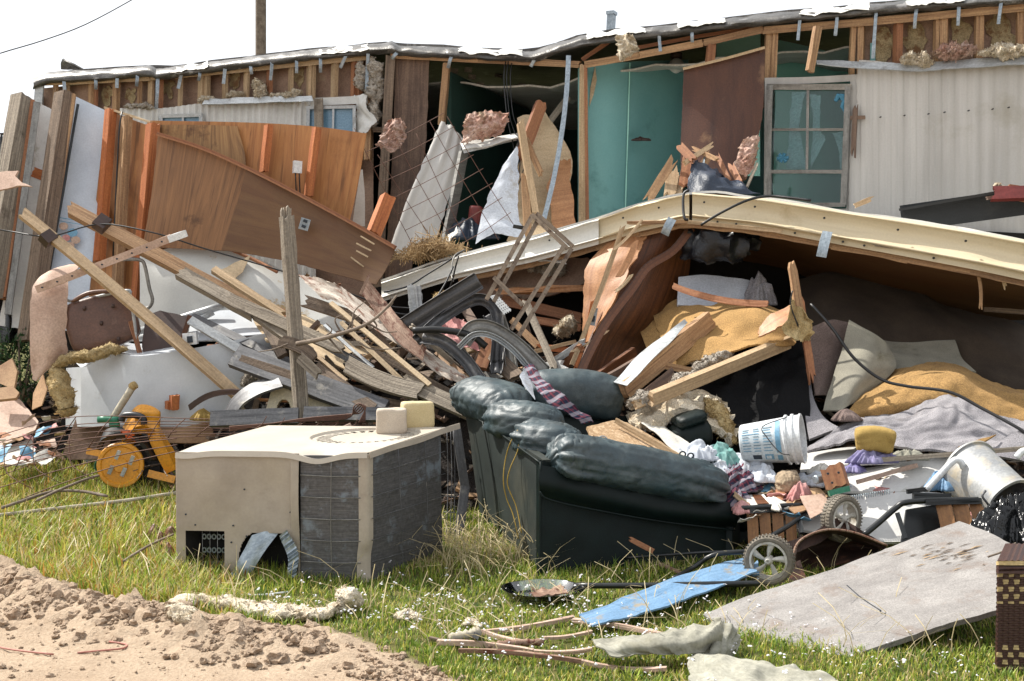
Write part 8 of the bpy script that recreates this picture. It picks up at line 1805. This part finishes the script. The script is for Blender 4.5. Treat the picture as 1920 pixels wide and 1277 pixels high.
    # wooden frame slats in the grass
    Fm = [((806, 1198), (870, 1208), 11, 'weathered_dark', 'short grey wood end at the left of the broken frame'),
          ((820, 1204), (1000, 1222), 12, 'cardboard_pink', 'pale bleached slat forming the near side of the broken frame'),
          ((1000, 1222), (1110, 1217), 9, 'cardboard_pink', 'pale slat continuing toward the sage fabric'),
          ((905, 1184), (1000, 1206), 12, 'cardboard_pink', 'pale slat crossing behind the near slat'),
          ((870, 1188), (1075, 1158), 10, 'cardboard_pink', 'long pale slat at the back of the broken frame'),
          ((1075, 1163), (1280, 1202), 11, 'cardboard_pink', 'pale slat running right to the sage fabric'),
          ((860, 1220), (1090, 1240), 10, 'rusty', 'rust tinted slat lowest in the grass'),
          ((1090, 1240), (1250, 1254), 9, 'cardboard_pink', 'pale slat end at the bottom by the sage fabric'),
          ((1020, 1196), (1110, 1184), 7, 'cardboard_pink', 'thin pale lath inside the broken frame')]
    for (a, b, w_, m_, lab) in Fm:
        B('wooden_lath', lab, 'slat', G(*a, .035), G(*b, .035), w_ * .8, .02, m_, roll=18, bend=random.uniform(-.02, .02))
    T('turned_spindle', 'grey turned wooden spindle lying in the broken frame', 'spindle', [G(842, 1196, .05), G(880, 1190, .06), G(900, 1184, .07)], [.016, .026, .018, .03, .02, .032, .018, .03, .022, .034, .02, .03, .018], 'twig_pale', n=10, sub=12)
    T('turned_spindle', 'reddish turned spindle inside the broken frame', 'spindle', [G(915, 1212, .04), G(960, 1206, .05), G(1020, 1204, .05)], [.014, .02, .013, .022, .014, .022, .013, .02, .014, .02, .014, .02, .012], 'rusty', n=10, sub=12)
    B('metal_bracket', 'black metal bracket upright on the broken frame', 'bracket', G(893, 1192, .0), G(893, 1192, .11), 12, .03, 'gutter_grey', roll=0)
    # insulation in the grass
    fluff('insulation_strip', 'long cream insulation strip lying in the grass below the cooling unit', 'insulation', [G(312, 1140, .04), G(360, 1128, .06), G(440, 1134, .05), G(520, 1148, .04), G(600, 1150, .04), G(660, 1128, .06)], .075, 'insul_cream', seed=101, flat=.5, amp=.6, strands=160)
    fluff('insulation_strip', 'rounded insulation lump at the left end of the long strip', 'insulation', [G(322, 1146, .03), G(355, 1156, .04), G(350, 1172, .02)], .055, 'insul_cream', seed=102, flat=.8, amp=.6)
    fluff('insulation_strip', 'small insulation tuft standing at the right end of the long strip', 'insulation', [G(640, 1130, .06), G(655, 1120, .10), G(666, 1130, .04)], .06, 'insul_cream', seed=103, flat=1, amp=.7)
    fluff('insulation_strip', 'small insulation piece among the white flowers', 'insulation', [G(745, 1160, .03), G(765, 1150, .04), G(785, 1160, .03)], .035, 'insul_cream', seed=104, flat=.6, amp=.7)
    fluff('insulation_strip', 'flat insulation tuft just above the broken frame', 'insulation', [G(868, 1172, .03), G(885, 1166, .04), G(902, 1176, .03)], .03, 'insul_cream', seed=105, flat=.6, amp=.7)
    # clear tray
    t = thing('plastic_tray', 'shallow clear plastic tray with dry leaves sunk in the grass by the sofa', 'tray', G(1018, 1118))
    c = G(1018, 1118, .03)
    lathe('tray_dish', c, c + Vector((0, 0, .05)), [(0, 0), (0, .19), (1, .235), (1, .245), (-.05, .20), (-.05, 0)], 'clear_plastic', t, n=40, wob=.05)
    S('dry_leaves', None, None, [[G(995, 1106, .07), G(1060, 1104, .07)], [G(1000, 1120, .07), G(1066, 1118, .07)]], 'rusty', t, nu=16, nv=8, th=.005, noise=(.02, 14), ridged=True, rag=.03)
    T('red_string', 'faded red cord on the dirt at the left edge', 'cord', [G(-10, 1212, .012), G(30, 1219, .012), G(100, 1227, .012)], .005, 'red_cord', n=6, sub=10)
    T('red_string', 'faded red cord bent in a loop on the dirt', 'cord', [G(145, 1224, .012), G(200, 1219, .012), G(232, 1215, .012), G(236, 1208, .012), G(205, 1203, .012)], .005, 'red_cord', n=6, sub=20)
    B('red_stick', 'dark red painted stick leaning in the sofa shadow', 'stick', (1180, 1010, 8.1), (1225, 1034, 8.12), 9, .02, 'lumber_red', rag0=.5)
    B('rust_bar', 'thin rusty bar in the grass under the black handle bars', 'bar', G(1235, 1056, .05), G(1290, 1080, .04), 6, .01, 'rusty')
    T('white_edge_strip', 'thin white strip in the grass below the torn opening', 'strip', [G(418, 1112, .02), G(480, 1116, .02), G(540, 1110, .02)], .006, 'plastic_white', n=6, sub=8)
M('lumber_slat', '#7c5026', '#9c6c38', sc=GR, dist=.5, rough=.5, stain='#4a3018', st=(.58, .8), sscale=3, rnd=.05)
cart()

def litter():
    rnd = random.Random(55)
    ms = [('paper', 'white'), ('cardboard', 'tan'), ('cloth_pink', 'pink'), ('plywood_cream', 'cream'), ('print_blue', 'blue'), ('cardboard_pink', 'pale brown'), ('lumber_red', 'red brown')]
    spots = [(rnd.uniform(1385, 1560), rnd.uniform(905, 985)) for _ in range(34)] + [(rnd.uniform(1600, 1840), rnd.uniform(865, 935)) for _ in range(22)] + [(rnd.uniform(-5, 130), rnd.uniform(790, 880)) for _ in range(24)]
    for k, (x, y) in enumerate(spots):
        m_, c_ = ms[k % 7]; d = (8.95 - (y - 900) * .007) if x > 1000 else 11.0 - (y - 790) * .008
        p = P(x, y, d) + Vector((0, 0, .03)); r = rnd.uniform(.02, .075)
        a = rnd.uniform(0, 3.1); e1 = Vector((math.cos(a), math.sin(a), rnd.gauss(0, .25))) * r; e2 = Vector((-math.sin(a), math.cos(a), rnd.gauss(0, .45))) * r * rnd.uniform(.4, 1)
        S('litter_scrap', c_ + (' torn scrap of litter by the rock and the wheels' if x < 1600 and x > 1000 else ' torn scrap of litter on the white board' if x > 1000 else ' torn scrap beside the cardboard at far left'), 'litter', [[p - e1 - e2, p + e1 - e2], [p - e1 + e2, p + e1 + e2]], m_, None, 'torn litter scraps', nu=8, nv=6, th=.004, noise=(r * .5, 9), rag=r * .25, seed=k)
litter()

def extras():
    PL('cardboard_sheet', 'tan cardboard piece in front of the reddish block', 'cardboard', [(1470, 944), (1500, 918), (1536, 914), (1552, 930), (1520, 952), (1490, 962)], ((1470, 944, 8.5), (1536, 914, 8.7), (1490, 962, 8.4)), 'cardboard', th=.01, rag=.006)
    PL('cardboard_sheet', 'pale folded card on the sandy board behind the slatted seat', 'cardboard', [(1500, 930), (1545, 925), (1560, 950), (1520, 972)], ((1500, 930, 8.52), (1545, 925, 8.55), (1520, 972, 8.35)), 'cardboard_pink', th=.008, rag=.006)
    PL('splintered_plywood', 'splintered tan plywood end sticking in from the left edge', 'plywood', [(-20, 324), (34, 320), (28, 330), (40, 342), (60, 350), (34, 348), (0, 356), (-20, 366)], ((-20, 324, 11.6), (60, 345, 11.4), (-20, 366, 11.5)), 'cardboard_pink', th=.02, rag=.006, grain=-10)
    # more long pieces on the centre pile
    L = [((430, 560), (640, 655), 22, 'weathered', 'long sunlit grey board running under the rusty sheet'),
         ((600, 640), (770, 740), 16, 'gutter_grey', 'dark rubber strip lying along the pale warped sheet'),
         ((640, 605), (760, 720), 9, 'plywood_cream', 'cream batten parallel to the white batten'),
         ((560, 700), (690, 745), 18, 'weathered', 'grey board right of the stake at its foot'),
         ((700, 660), (850, 740), 14, 'weathered_dark', 'dark board under the lower end of the rusty sheet'),
         ((820, 660), (880, 715), 12, 'lumber', 'short tan piece at the lower end of the rusty sheet'),
         ((1020, 690), (1095, 640), 12, 'alu_white', 'pale metal strip behind the far sofa cushion'),
         ((985, 700), (1060, 690), 30, 'white_paint', 'white painted board behind the far sofa cushion'),
         ((610, 730), (780, 770), 22, 'weathered_dark', 'dark board low behind the foam blocks'),
         ((860, 690), (770, 610), 10, 'weathered', 'grey lath under the black hose'),
         ((985, 565), (1040, 690), 14, 'weathered', 'grey board leaning behind the ladder like frame'),
         ((1045, 700), (1090, 650), 16, 'lumber_red', 'reddish board end behind the white board')]
    for k, (a, b, w_, m_, lab) in enumerate(L):
        B('lumber', lab, 'board', (*a, 10.75 - .04 * (k % 5)), (*b, 10.35), w_, .035, m_, rag0=.5, rag1=.5)
    # little pictures on the dark room wall
    for k, (x, y) in enumerate(((852, 132), (878, 130), (885, 143), (978, 160), (900, 158), (1012, 172), (935, 140))):
        B('wall_picture', ('pale little wall picture in the dark room, ' + ('leftmost one', 'second from the left in the upper row', 'just below the second one', 'left of the brass lamp', 'low one near the stud', 'nearest to the metal strap', 'in the middle of the row')[k]), 'picture', W(x - 7, y, 1.2 if x < 905 else 2.6), W(x + 7, y + 2, 1.25 if x < 905 else 2.65), 9, .01, 'insul_grey', roll=0)
extras()

def laths():
    rnd = random.Random(31)
    ms = [('weathered', 'grey'), ('weathered_dark', 'dark'), ('lumber_pale', 'pale'), ('lumber', 'tan'), ('lumber_red', 'reddish')]
    for k in range(46):
        x = rnd.uniform(420, 860) if k % 3 else rnd.uniform(880, 1090); y = 575 + (x - 430) * .18 + rnd.uniform(-15, 70) if k % 3 else rnd.uniform(560, 690)
        l = rnd.uniform(40, 120); sl = rnd.gauss(.62, .28) if k % 4 else rnd.uniform(-1.2, .2)
        m_, c_ = ms[k % 5]; a = on_mound(x, y); d = a.y - .10
        B('broken_lath', c_ + ' thin splintered lath in the tangle ' + ('left of the bent channels' if x < 860 else 'behind the bent channels'), 'lath', (x, y, d + .08), (x + l, y + l * sl, d - .10), rnd.uniform(4, 10), .015, m_, None, 'thin splintered laths in the tangle', rag0=1.2, rag1=1.2, bend=rnd.uniform(-.03, .03))
laths()
